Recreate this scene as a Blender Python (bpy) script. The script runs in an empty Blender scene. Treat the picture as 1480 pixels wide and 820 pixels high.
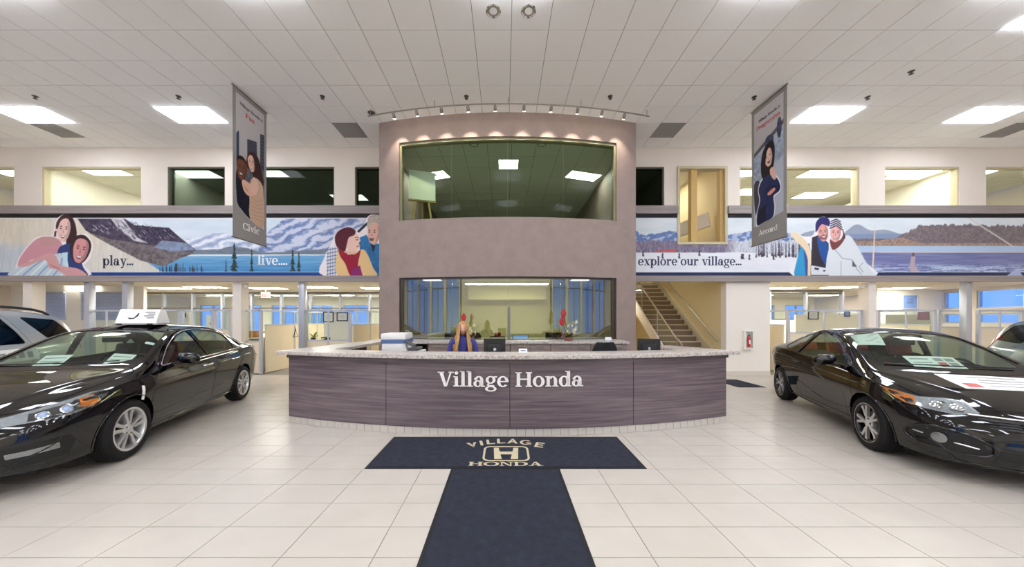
import bpy, bmesh, math, random
import numpy as np
from mathutils import Vector, Matrix
from mathutils.bvhtree import BVHTree

# ------------------------------------------------------------------ camera, sky, exposure
SC = bpy.context.scene
COL = SC.collection
F = 456.0            # focal length in pixels of the 1480 px wide frame
CX, CY = 729.0, 461.0
HC = 1.6             # eye height
cam = bpy.data.cameras.new('camera')
cam.sensor_width = 36.0
cam.lens = 36.0 * F / 1480.0
cam.shift_x = (740.0 - CX) / 1480.0
cam.shift_y = (CY - 410.0) / 1480.0
cam.clip_end = 200.0
camo = bpy.data.objects.new('camera', cam)
COL.objects.link(camo)
camo.location = (0, 0, HC)
camo.rotation_euler = (math.pi / 2, 0, 0)
SC.camera = camo

world = bpy.data.worlds.new('dusk')
SC.world = world
world.use_nodes = True
_bg = world.node_tree.nodes['Background']
_bg.inputs[0].default_value = (0.15, 0.31, 0.82, 1)
_bg.inputs[1].default_value = 0.9

SC.view_settings.view_transform = 'Standard'
SC.view_settings.look = 'None'
SC.view_settings.gamma = 1.0
SC.view_settings.use_curve_mapping = False
SC.view_settings.exposure = 0.85
SC.cycles.max_bounces = 10
SC.cycles.diffuse_bounces = 8
SC.cycles.glossy_bounces = 5
SC.cycles.transmission_bounces = 8
SC.cycles.transparent_max_bounces = 16
SC.cycles.sample_clamp_indirect = 6.0

TROFFER = 11.0       # radiance of the showroom ceiling lights
OFFICE_LIGHT = 17.0

# ------------------------------------------------------------------ helpers
PI = math.pi
def px(x, d): return (x - CX) * d / F
def pz(y, d): return HC + (CY - y) * d / F
def s2l(c):
    c = np.asarray(c, dtype=float) / 255.0
    return np.where(c <= 0.04045, c / 12.92, ((c + 0.055) / 1.055) ** 2.4)
def hexc(h):
    h = h.lstrip('#')
    return tuple(s2l([int(h[i:i + 2], 16) for i in (0, 2, 4)])) + (1.0,)

MATS = {}
def mat(name, color='#808080', rough=0.5, metal=0.0, spec=0.5, noise=None, bump=None, coat=0.0, emit=None, aniso=None):
    """principled material; noise=(scale, amount, stretch xyz) tints, bump=(scale, strength)"""
    if name in MATS: return MATS[name]
    m = bpy.data.materials.new(name); m.use_nodes = True
    nt = m.node_tree; N = nt.nodes; L = nt.links
    b = N['Principled BSDF']
    c = hexc(color) if isinstance(color, str) else tuple(color)
    b.inputs['Base Color'].default_value = c
    b.inputs['Roughness'].default_value = rough
    b.inputs['Metallic'].default_value = metal
    b.inputs['Specular IOR Level'].default_value = spec
    if coat:
        b.inputs['Coat Weight'].default_value = coat
        b.inputs['Coat Roughness'].default_value = 0.03
        b.inputs['Coat IOR'].default_value = 1.6
    if emit:
        b.inputs['Emission Color'].default_value = hexc(emit[0])
        b.inputs['Emission Strength'].default_value = emit[1]
    if noise or bump:
        tc = N.new('ShaderNodeTexCoord')
    if noise:
        mp = N.new('ShaderNodeMapping'); L.new(tc.outputs['Object'], mp.inputs[0])
        mp.inputs['Scale'].default_value = noise[2] if len(noise) > 2 else (1, 1, 1)
        nz = N.new('ShaderNodeTexNoise'); nz.inputs['Scale'].default_value = noise[0]
        nz.inputs['Detail'].default_value = 6; nz.inputs['Roughness'].default_value = 0.6
        L.new(mp.outputs[0], nz.inputs['Vector'])
        r = N.new('ShaderNodeValToRGB')
        a = noise[1]
        r.color_ramp.elements[0].position = 0.3; r.color_ramp.elements[1].position = 0.7
        r.color_ramp.elements[0].color = tuple(max(0, v * (1 - a)) for v in c[:3]) + (1,)
        r.color_ramp.elements[1].color = tuple(min(1, v * (1 + a)) for v in c[:3]) + (1,)
        L.new(nz.outputs[0], r.inputs[0]); L.new(r.outputs[0], b.inputs['Base Color'])
    if bump:
        nb = N.new('ShaderNodeTexNoise'); nb.inputs['Scale'].default_value = bump[0]; nb.inputs['Detail'].default_value = 4
        L.new(tc.outputs['Object'], nb.inputs['Vector'])
        bp = N.new('ShaderNodeBump'); bp.inputs['Strength'].default_value = bump[1]; bp.inputs['Distance'].default_value = 0.01
        L.new(nb.outputs[0], bp.inputs['Height']); L.new(bp.outputs[0], b.inputs['Normal'])
    MATS[name] = m
    return m

def glassmat(name, tint='#e8f2ec', refl=0.08, rough=0.0, ior=1.5):
    """thin pane: tinted see-through mixed with a mirror coat by Fresnel"""
    if name in MATS: return MATS[name]
    m = bpy.data.materials.new(name); m.use_nodes = True
    nt = m.node_tree; N = nt.nodes; L = nt.links
    N.remove(N['Principled BSDF'])
    tr = N.new('ShaderNodeBsdfTransparent'); tr.inputs[0].default_value = hexc(tint)
    gl = N.new('ShaderNodeBsdfGlossy'); gl.inputs['Roughness'].default_value = rough
    lw = N.new('ShaderNodeLayerWeight'); lw.inputs[0].default_value = 0.5
    pw = N.new('ShaderNodeMath'); pw.operation = 'POWER'; L.new(lw.outputs['Facing'], pw.inputs[0]); pw.inputs[1].default_value = 5.0
    ma = N.new('ShaderNodeMath'); ma.operation = 'MULTIPLY_ADD'
    L.new(pw.outputs[0], ma.inputs[0]); ma.inputs[1].default_value = 0.9; ma.inputs[2].default_value = refl
    ma.use_clamp = True
    mx = N.new('ShaderNodeMixShader')
    L.new(ma.outputs[0], mx.inputs[0]); L.new(tr.outputs[0], mx.inputs[1]); L.new(gl.outputs[0], mx.inputs[2])
    L.new(mx.outputs[0], N['Material Output'].inputs[0])
    MATS[name] = m
    return m

def emitmat(name, color, strength):
    if name in MATS: return MATS[name]
    m = bpy.data.materials.new(name); m.use_nodes = True
    nt = m.node_tree
    nt.nodes.remove(nt.nodes['Principled BSDF'])
    e = nt.nodes.new('ShaderNodeEmission'); e.inputs[0].default_value = hexc(color); e.inputs[1].default_value = strength
    nt.links.new(e.outputs[0], nt.nodes['Material Output'].inputs[0])
    MATS[name] = m
    return m

def tag(o, label=None, cat=None, group=None, kind=None):
    if label: o['label'] = label
    if cat: o['category'] = cat
    if group: o['group'] = group
    if kind: o['kind'] = kind
    return o
def empty(name, loc=(0, 0, 0), rz=0.0, label=None, cat=None, group=None, parent=None):
    o = bpy.data.objects.new(name, None); COL.objects.link(o)
    o.empty_display_size = 0.1
    o.location = loc; o.rotation_euler = (0, 0, rz)
    if parent: o.parent = parent
    return tag(o, label, cat, group)
def link(name, me, material=None, parent=None, loc=None, rot=None):
    o = bpy.data.objects.new(name, me); COL.objects.link(o)
    if material is not None and not me.materials:
        for m in (material if isinstance(material, (list, tuple)) else [material]): me.materials.append(m)
    if parent is not None: o.parent = parent
    if loc is not None: o.location = loc
    if rot is not None: o.rotation_euler = rot
    return o
def copy_tree(o, parent=None):
    c = o.copy(); COL.objects.link(c)
    if parent is not None: c.parent = parent
    for ch in list(o.children): copy_tree(ch, c)
    return c

class MB:
    """collects simple shapes, then links them as one mesh object"""
    def __init__(s): s.v = []; s.f = []; s.mi = []; s.cur = 0
    def add(s, vs, fs):
        n = len(s.v); s.v += [tuple(map(float, v)) for v in vs]
        for f in fs: s.f.append(tuple(i + n for i in f)); s.mi.append(s.cur)
        return s
    def box(s, x0, y0, z0, x1, y1, z1):
        x0, x1 = min(x0, x1), max(x0, x1); y0, y1 = min(y0, y1), max(y0, y1); z0, z1 = min(z0, z1), max(z0, z1)
        v = [(x0, y0, z0), (x1, y0, z0), (x1, y1, z0), (x0, y1, z0), (x0, y0, z1), (x1, y0, z1), (x1, y1, z1), (x0, y1, z1)]
        return s.add(v, [(3, 2, 1, 0), (4, 5, 6, 7), (0, 1, 5, 4), (1, 2, 6, 5), (2, 3, 7, 6), (3, 0, 4, 7)])
    def bar(s, a, b, w, h, up=(0, 0, 1)):
        """rectangular bar from a to b"""
        a = Vector(a); b = Vector(b); t = (b - a).normalized(); up = Vector(up)
        if abs(t.dot(up)) > .98: up = Vector((0, 1, 0))
        r = t.cross(up).normalized(); u = r.cross(t)
        v = []
        for p in (a, b):
            for i, j in ((-1, -1), (1, -1), (1, 1), (-1, 1)): v.append(p + r * (i * w / 2) + u * (j * h / 2))
        return s.add(v, [(0, 3, 2, 1), (4, 5, 6, 7), (0, 1, 5, 4), (1, 2, 6, 5), (2, 3, 7, 6), (3, 0, 4, 7)])
    def tube(s, pts, r, n=10, cap=True):
        pts = [Vector(p) for p in pts]; rs = r if isinstance(r, (list, tuple)) else [r] * len(pts)
        v = []; f = []; prev = None
        for i, p in enumerate(pts):
            t = (pts[min(i + 1, len(pts) - 1)] - pts[max(i - 1, 0)]).normalized()
            if prev is None:
                q = Vector((0, 0, 1)) if abs(t.z) < .9 else Vector((1, 0, 0))
            else: q = prev
            a = (q - t * q.dot(t)).normalized(); b = t.cross(a); prev = a
            for k in range(n):
                an = 2 * PI * k / n
                v.append(p + a * (math.cos(an) * rs[i]) + b * (math.sin(an) * rs[i]))
        for i in range(len(pts) - 1):
            for k in range(n):
                f.append((i * n + k, i * n + (k + 1) % n, (i + 1) * n + (k + 1) % n, (i + 1) * n + k))
        if cap:
            f.append(tuple(range(n - 1, -1, -1))); f.append(tuple((len(pts) - 1) * n + k for k in range(n)))
        return s.add(v, f)
    def lathe(s, prof, n=24, origin=(0, 0, 0), axis='z', a0=0.0, a1=2 * PI):
        """prof: list of (radius, height)"""
        v = []; f = []; full = abs(a1 - a0 - 2 * PI) < 1e-6
        m = n if full else n + 1
        for k in range(m):
            an = a0 + (a1 - a0) * k / n
            for r, h in prof:
                x, y, z = r * math.cos(an), r * math.sin(an), h
                if axis == 'y': x, y, z = x, h, y
                elif axis == 'x': x, y, z = h, x, y
                v.append((x + origin[0], y + origin[1], z + origin[2]))
        p = len(prof)
        for k in range(n):
            k2 = (k + 1) % m
            for i in range(p - 1):
                q = (k * p + i, k2 * p + i, k2 * p + i + 1, k * p + i + 1)
                f.append(q if axis != 'y' else q[::-1])
        return s.add(v, f)
    def prism(s, poly, z0, z1, M=None):
        """poly in 2D (x, y) extruded z0..z1, M maps to world"""
        n = len(poly); v = [(x, y, z0) for x, y in poly] + [(x, y, z1) for x, y in poly]
        ar = sum(poly[i][0] * poly[(i + 1) % n][1] - poly[(i + 1) % n][0] * poly[i][1] for i in range(n))
        if M is not None: v = [tuple(M @ Vector(p)) for p in v]
        f = [tuple(range(n - 1, -1, -1)), tuple(range(n, 2 * n))] + [(i, (i + 1) % n, (i + 1) % n + n, i + n) for i in range(n)]
        if ar < 0: f = [q[::-1] for q in f]
        return s.add(v, f)
    def grid(s, P):
        """P array (a, b, 3)"""
        a, b = P.shape[:2]
        return s.add([tuple(p) for p in P.reshape(-1, 3)],
                     [(i * b + j, i * b + j + 1, (i + 1) * b + j + 1, (i + 1) * b + j) for i in range(a - 1) for j in range(b - 1)])
    def mesh(s, name, smooth=None, bevel=None):
        me = bpy.data.meshes.new(name); me.from_pydata(s.v, [], s.f)
        if any(s.mi): me.polygons.foreach_set('material_index', s.mi)
        me.update()
        if bevel:
            bm = bmesh.new(); bm.from_mesh(me)
            bmesh.ops.remove_doubles(bm, verts=bm.verts, dist=1e-5)
            es = [e for e in bm.edges if len(e.link_faces) == 2 and e.calc_face_angle(0) > 0.5]
            bmesh.ops.bevel(bm, geom=es, offset=bevel, segments=2, affect='EDGES', profile=0.6, clamp_overlap=True)
            bm.to_mesh(me); bm.free()
        if smooth is not None: shade(me, smooth)
        return me
    def build(s, name, material, parent=None, smooth=None, bevel=None, loc=None, rot=None):
        return link(name, s.mesh(name, smooth, bevel), material, parent, loc, rot)

def shade(me, angle=35):
    me.shade_smooth()
    me.set_sharp_from_angle(angle=math.radians(angle))
def structure(o, label=None):
    o['kind'] = 'structure'
    if label: o['label'] = label
    return o
def boxobj(name, x0, y0, z0, x1, y1, z1, material, parent=None, bevel=None):
    return MB().box(x0, y0, z0, x1, y1, z1).build(name, material, parent, bevel=bevel, smooth=40 if bevel else None)
def pchip(xk, yk, x):
    xk = np.asarray(xk, float); yk = np.asarray(yk, float); x = np.asarray(x, float)
    h = np.diff(xk); d = np.diff(yk) / h; m = np.zeros_like(yk)
    for i in range(1, len(xk) - 1):
        if d[i - 1] * d[i] > 0:
            w1 = 2 * h[i] + h[i - 1]; w2 = h[i] + 2 * h[i - 1]
            m[i] = (w1 + w2) / (w1 / d[i - 1] + w2 / d[i])
    m[0], m[-1] = d[0], d[-1]
    i = np.clip(np.searchsorted(xk, x) - 1, 0, len(h) - 1)
    t = np.clip((x - xk[i]) / h[i], 0, 1)
    return ((1 + 2 * t) * (1 - t) ** 2 * yk[i] + t * (1 - t) ** 2 * h[i] * m[i] + t * t * (3 - 2 * t) * yk[i + 1] + t * t * (t - 1) * h[i] * m[i + 1])
def crom(pts, n=6, closed=False):
    """Catmull-Rom through 2D / 3D points"""
    P = np.asarray(pts, float); m = len(P); out = []
    for i in range(m if closed else m - 1):
        g = lambda k: P[k % m] if closed else P[min(max(k, 0), m - 1)]
        a, b, c, d = g(i - 1), g(i), g(i + 1), g(i + 2)
        for k in range(n):
            t = k / n
            out.append(0.5 * (2 * b + (c - a) * t + (2 * a - 5 * b + 4 * c - d) * t * t + (3 * b - a - 3 * c + d) * t ** 3))
    if not closed: out.append(P[-1])
    return np.array(out)
def rrect(x0, y0, x1, y1, r, n=4):
    out = []
    for cx, cy, a in ((x1 - r, y0 + r, -PI / 2), (x1 - r, y1 - r, 0), (x0 + r, y1 - r, PI / 2), (x0 + r, y0 + r, PI)):
        for k in range(n + 1):
            t = a + k * PI / 2 / n
            out.append((cx + r * math.cos(t), cy + r * math.sin(t)))
    return out

# ------------------------------------------------------------------ slab-serif lettering (own glyph shapes)
def _R(x0, y0, x1, y1): return [(x0, y0), (x1, y0), (x1, y1), (x0, y1)]
def _E(cx, cy, rx, ry, tx, ty, a0=0, a1=360, n=28):
    """band of an ellipse as quads"""
    out = []; A = np.radians(np.linspace(a0, a1, n + 1))
    for k in range(n):
        a, b = A[k], A[k + 1]
        out.append([(cx + rx * math.cos(a), cy + ry * math.sin(a)), (cx + rx * math.cos(b), cy + ry * math.sin(b)),
                    (cx + (rx - tx) * math.cos(b), cy + (ry - ty) * math.sin(b)), (cx + (rx - tx) * math.cos(a), cy + (ry - ty) * math.sin(a))])
    return out
def _C(cx, cy, r): return [(cx + r * math.cos(2 * PI * k / 14), cy + r * math.sin(2 * PI * k / 14)) for k in range(14)]
GL = {
 'V': ([[(.06,.7),(.21,.7),(.385,0),(.27,0)],[(.52,.7),(.585,.7),(.385,0),(.315,0)],_R(0,.645,.27,.7),_R(.45,.645,.66,.7)],.64),
 'H': ([_R(.06,0,.20,.7),_R(.48,0,.62,.7),_R(.2,.33,.48,.39),_R(0,0,.26,.055),_R(0,.645,.26,.7),_R(.42,0,.68,.055),_R(.42,.645,.68,.7)],.70),
 'A': ([[(.09,0),(.155,0),(.35,.7),(.29,.7)],[(.28,.7),(.40,.7),(.61,0),(.46,0)],_R(.18,.2,.47,.255),_R(0,0,.24,.055),_R(.38,0,.68,.055)],.69),
 'C': (_E(.36,.35,.34,.36,.14,.06,42,318)+[_R(.56,.5,.62,.7),_R(.56,.02,.62,.2)],.66),
 'P': ([_R(.06,0,.2,.7),_R(.2,.645,.3,.7),_R(.2,.3,.3,.355),_R(0,0,.28,.055),_R(0,.645,.2,.7)]+_E(.3,.5,.25,.2,.14,.055,-90,90),.58),
 'F': ([_R(.06,0,.2,.7),_R(.2,.645,.54,.7),_R(.49,.5,.54,.7),_R(.2,.34,.42,.395),_R(.38,.26,.42,.47),_R(0,0,.28,.055),_R(0,.645,.2,.7)],.58),
 'O': (_E(.37,.35,.37,.36,.15,.06),.76),
 'N': ([_R(.08,0,.14,.7),_R(.5,0,.56,.7),[(.06,.7),(.2,.7),(.56,0),(.46,0)],_R(0,0,.22,.055),_R(0,.645,.15,.7),_R(.42,.645,.64,.7)],.67),
 'D': ([_R(.06,0,.2,.7),_R(.2,.645,.3,.7),_R(.2,0,.3,.055),_R(0,0,.1,.055),_R(0,.645,.1,.7)]+_E(.3,.35,.36,.35,.15,.055,-90,90),.69),
 'i': ([_R(.06,0,.19,.5),_R(0,0,.25,.05),_R(.01,.45,.19,.5),_C(.125,.645,.08)],.27),
 'l': ([_R(.06,0,.19,.74),_R(0,0,.25,.05),_R(0,.69,.19,.74)],.27),
 'a': ([_R(.27,.03,.40,.34),_R(.38,0,.47,.05),_R(.3,.0,.4,.1),_C(.09,.37,.06)]+_E(.22,.32,.18,.19,.13,.06,0,150)+_E(.18,.15,.18,.16,.12,.05),.48),
 'g': (_E(.21,.33,.2,.18,.12,.05)+_E(.22,-.09,.23,.13,.1,.05)+[_R(.33,.44,.47,.5),_R(.09,.02,.36,.085),[(.05,.07),(.11,.2),(.17,.17),(.14,.05)]],.47),
 'e': (_E(.23,.25,.23,.26,.13,.055,0,318)+[_R(.1,.225,.45,.28)],.47),
 'o': (_E(.24,.25,.24,.26,.13,.055),.5),
 'n': ([_R(.06,0,.19,.5),_R(0,.45,.1,.5),_R(0,0,.25,.05),_R(.35,0,.48,.3),_R(.29,0,.54,.05)]+_E(.3,.3,.18,.2,.13,.06,0,150),.55),
 'd': (_E(.22,.25,.22,.26,.13,.055)+[_R(.33,0,.46,.74),_R(.26,.69,.4,.74),_R(.42,0,.52,.05)],.53),
 'p': ([_R(.06,-.22,.19,.5),_R(0,-.22,.26,-.17),_R(0,.45,.1,.5)]+_E(.3,.25,.22,.26,.13,.055),.54),
 'y': ([[(.04,.5),(.18,.5),(.33,.06),(.24,0)],[(.4,.5),(.46,.5),(.23,-.2),(.15,-.2)],_R(0,.45,.24,.5),_R(.33,.45,.52,.5),_C(.12,-.165,.06)],.5),
 'v': ([[(.04,.5),(.18,.5),(.32,0),(.22,0)],[(.39,.5),(.45,.5),(.31,0),(.255,0)],_R(0,.45,.24,.5),_R(.32,.45,.51,.5)],.49),
 'x': ([[(.05,.5),(.2,.5),(.46,0),(.31,0)],[(.38,.5),(.44,.5),(.13,0),(.07,0)],_R(0,.45,.24,.5),_R(.32,.45,.5,.5),_R(0,0,.18,.05),_R(.27,0,.51,.05)],.51),
 'r': ([_R(.06,0,.19,.5),_R(0,.45,.1,.5),_R(0,0,.27,.05),_C(.345,.425,.065)]+_E(.3,.3,.15,.2,.1,.07,70,155),.42),
 'u': ([_R(.06,.18,.19,.5),_R(0,.45,.1,.5),_R(.34,0,.47,.5),_R(.28,.45,.4,.5),_R(.44,0,.53,.05)]+_E(.22,.18,.16,.19,.13,.06,180,335),.54),
 'c': (_E(.24,.25,.24,.26,.13,.055,52,312)+[_C(.37,.39,.06)],.45),
 's': (_E(.18,.365,.155,.14,.11,.055,35,272)+_E(.18,.14,.17,.15,.11,.055,-145,92),.37),
 '.': ([_C(.075,.07,.07)],.17), ' ': ([], .25)}
def text_width(t): return sum(GL[c][1] for c in t)
def text_polys(t):
    """[(char, [polygons], x offset)]"""
    x = 0.0; out = []
    for c in t:
        out.append((c, [[(a + x, b) for a, b in q] for q in GL[c][0]], x)); x += GL[c][1]
    return out
def flat_text(name, t, size, M, m, parent, thick=0.002, sx=1.0):
    """one part per letter, or one joined part when the letters are tiny"""
    out = []; mb = MB()
    for c, polys, x in text_polys(t):
        for q in polys: mb.prism([(a * size * sx, b * size) for a, b in q], 0, thick, M)
        if name == 'letter' and polys:
            out.append(mb.build(name, m, parent)); mb = MB()
    if name != 'letter': out.append(tag(mb.build(name, m, parent), kind='stuff'))
    for o in out: o.location = -parent.location
    return out

# ------------------------------------------------------------------ flat prints: a fine grid of coloured vertices
_rs = np.random.RandomState(7)
_NT = _rs.rand(256, 256)
def vnoise(x, y):
    xi = np.floor(x).astype(int); yi = np.floor(y).astype(int); u = x - xi; v = y - yi
    u = u * u * (3 - 2 * u); v = v * v * (3 - 2 * v)
    g = lambda a, b: _NT[a % 256, b % 256]
    return (g(xi, yi) * (1 - u) + g(xi + 1, yi) * u) * (1 - v) + (g(xi, yi + 1) * (1 - u) + g(xi + 1, yi + 1) * u) * v
def fbm(x, y, o=4):
    s = 0; a = .5; t = 0
    for k in range(o):
        s = s + a * vnoise(x * 2 ** k + 17 * k, y * 2 ** k + 5 * k); t += a; a *= .55
    return s / t
class Canvas:
    def __init__(s, x0, y0, x1, y1, k=1.3):
        s.b = (x0, y0, x1, y1); s.w = int((x1 - x0) * k) + 1; s.h = int((y1 - y0) * k) + 1
        s.X, s.Y = np.meshgrid(np.linspace(x0, x1, s.w), np.linspace(y0, y1, s.h))
        s.C = np.zeros((s.h, s.w, 3)); s.px = 1.0 / k
    def blend(s, m, col):
        col = np.asarray(col, float)
        s.C += (col - s.C) * m[..., None] if col.ndim < 3 else (col - s.C) * m[..., None]
    def fill(s, col, m=None): s.blend(np.ones_like(s.X) if m is None else m, col)
    def poly(s, pts, col, curve=0, tex=0.0, ts=.2):
        P = crom(pts, curve, True) if curve else np.asarray(pts, float)
        x0, y0 = P.min(0) - 1; x1, y1 = P.max(0) + 1
        ii = np.where((s.Y[:, 0] >= y0) & (s.Y[:, 0] <= y1))[0]; jj = np.where((s.X[0] >= x0) & (s.X[0] <= x1))[0]
        if len(ii) == 0 or len(jj) == 0: return
        sl = (slice(ii[0], ii[-1] + 1), slice(jj[0], jj[-1] + 1))
        X, Y = s.X[sl], s.Y[sl]; acc = np.zeros(X.shape)
        for dx, dy in ((-.25, -.25), (.25, -.25), (-.25, .25), (.25, .25)):
            xx = X + dx * s.px; yy = Y + dy * s.px; ins = np.zeros(X.shape, bool)
            for a, b in zip(P, np.roll(P, -1, 0)):
                if a[1] == b[1]: continue
                c = (a[1] > yy) != (b[1] > yy)
                ins ^= c & (xx < (b[0] - a[0]) * (yy - a[1]) / (b[1] - a[1]) + a[0])
            acc += ins * .25
        c = np.asarray(col, float)
        if tex: c = c * (1 + tex * (fbm(X * ts, Y * ts)[..., None] * 2 - 1))
        s.C[sl] += (c - s.C[sl]) * acc[..., None]
    def ell(s, cx, cy, rx, ry, col, rot=0.0, **k):
        a = np.linspace(0, 2 * PI, 25)[:-1]; c, q = math.cos(rot), math.sin(rot)
        s.poly([(cx + rx * math.cos(t) * c - ry * math.sin(t) * q, cy + rx * math.cos(t) * q + ry * math.sin(t) * c) for t in a], col, **k)
    def line(s, pts, r, col):
        P = np.asarray(pts, float)
        for a, b in zip(P[:-1], P[1:]):
            d = b - a; l = np.linalg.norm(d); n = np.array([-d[1], d[0]]) / max(l, 1e-6) * r
            s.poly([a + n, b + n, b - n, a - n], col)
    def pine(s, x, y0, y1, w, col):
        n = max(4, int((y1 - y0) / 4))
        for k in range(n):
            t = k / n; ya = y0 + (y1 - y0) * t; yb = y0 + (y1 - y0) * min(1, t + 1.6 / n); ww = w * (.25 + .75 * t)
            s.poly([(x, ya), (x + ww * (.8 + .3 * math.sin(k * 2.1)), yb), (x - ww * (.8 + .3 * math.cos(k * 1.7)), yb)], np.array(col) * (1 + .12 * ((k % 2) * 2 - 1)))
    def face(s, cx, cy, rx, ry, skin, rot=0.0, teeth=True, turn=0.0):
        """front-on face in print: shading side, brows, eyes, nose, smile"""
        c, q = math.cos(rot), math.sin(rot)
        T = lambda u, v: (cx + u * rx * c - v * ry * q, cy + u * rx * q + v * ry * c)
        skin = np.array(skin, float)
        s.poly([T(*p) for p in [(-.9, -.5), (-.55, -.95), (0, -1.05), (.55, -.95), (.9, -.5), (.92, .1), (.7, .65), (.3, 1.0), (-.3, 1.0), (-.7, .65), (-.92, .1)]], skin, curve=4)
        s.poly([T(*p) for p in [(.45, -.8), (.9, -.45), (.92, .1), (.7, .65), (.3, 1.0), (.45, .4), (.6, -.1)]], skin * .84, curve=4)
        for u in (-.4 + turn, .38 + turn):
            s.poly([T(u - .22, -.27), T(u, -.36), T(u + .22, -.27), T(u, -.24)], skin * .35)
            s.poly([T(u - .19, -.1), T(u, -.17), T(u + .19, -.1), T(u, -.04)], skin * .28)
        s.poly([T(turn - .05, -.1), T(turn + .14, .26), T(turn - .12, .27)], skin * .78)
        s.poly([T(turn - .42, .42), T(turn, .47), T(turn + .42, .42), T(turn + .2, .72), T(turn - .2, .72)], skin * .45)
        if teeth: s.poly([T(turn - .36, .45), T(turn, .50), T(turn + .36, .45), T(turn + .18, .62), T(turn - .18, .62)], (246, 242, 240))
    def mesh(s, name, fn, hole=None):
        """fn maps (X, Y) pixel arrays to world points"""
        P = fn(s.X, s.Y).reshape(-1, 3)
        idx = np.arange(s.h * s.w).reshape(s.h, s.w)
        q = np.stack([idx[1:, :-1], idx[1:, 1:], idx[:-1, 1:], idx[:-1, :-1]], -1).reshape(-1, 4)
        if hole is not None:
            cx = (s.X[:-1, :-1] + s.X[1:, 1:]).ravel() / 2; cy = (s.Y[:-1, :-1] + s.Y[1:, 1:]).ravel() / 2
            q = q[~((cx > hole[0]) & (cx < hole[2]) & (cy > hole[1]) & (cy < hole[3]))]
        me = bpy.data.meshes.new(name)
        me.vertices.add(len(P)); me.vertices.foreach_set('co', P.astype(np.float32).ravel())
        me.loops.add(q.size); me.loops.foreach_set('vertex_index', q.astype(np.int32).ravel())
        me.polygons.add(len(q)); me.polygons.foreach_set('loop_start', np.arange(0, q.size, 4, dtype=np.int32))
        me.update(calc_edges=True); me.validate()
        at = me.color_attributes.new('print', 'FLOAT_COLOR', 'POINT')
        c = np.ones((len(P), 4), np.float32); c[:, :3] = s2l(np.clip(s.C, 0, 255).reshape(-1, 3))
        at.data.foreach_set('color', c.ravel())
        return me
def printmat():
    if 'print' in MATS: return MATS['print']
    m = bpy.data.materials.new('printed_sheet'); m.use_nodes = True
    N = m.node_tree.nodes; b = N['Principled BSDF']
    a = N.new('ShaderNodeAttribute'); a.attribute_name = 'print'
    m.node_tree.links.new(a.outputs['Color'], b.inputs['Base Color'])
    b.inputs['Roughness'].default_value = .45; b.inputs['Specular IOR Level'].default_value = .25
    MATS['print'] = m
    return m

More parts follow.
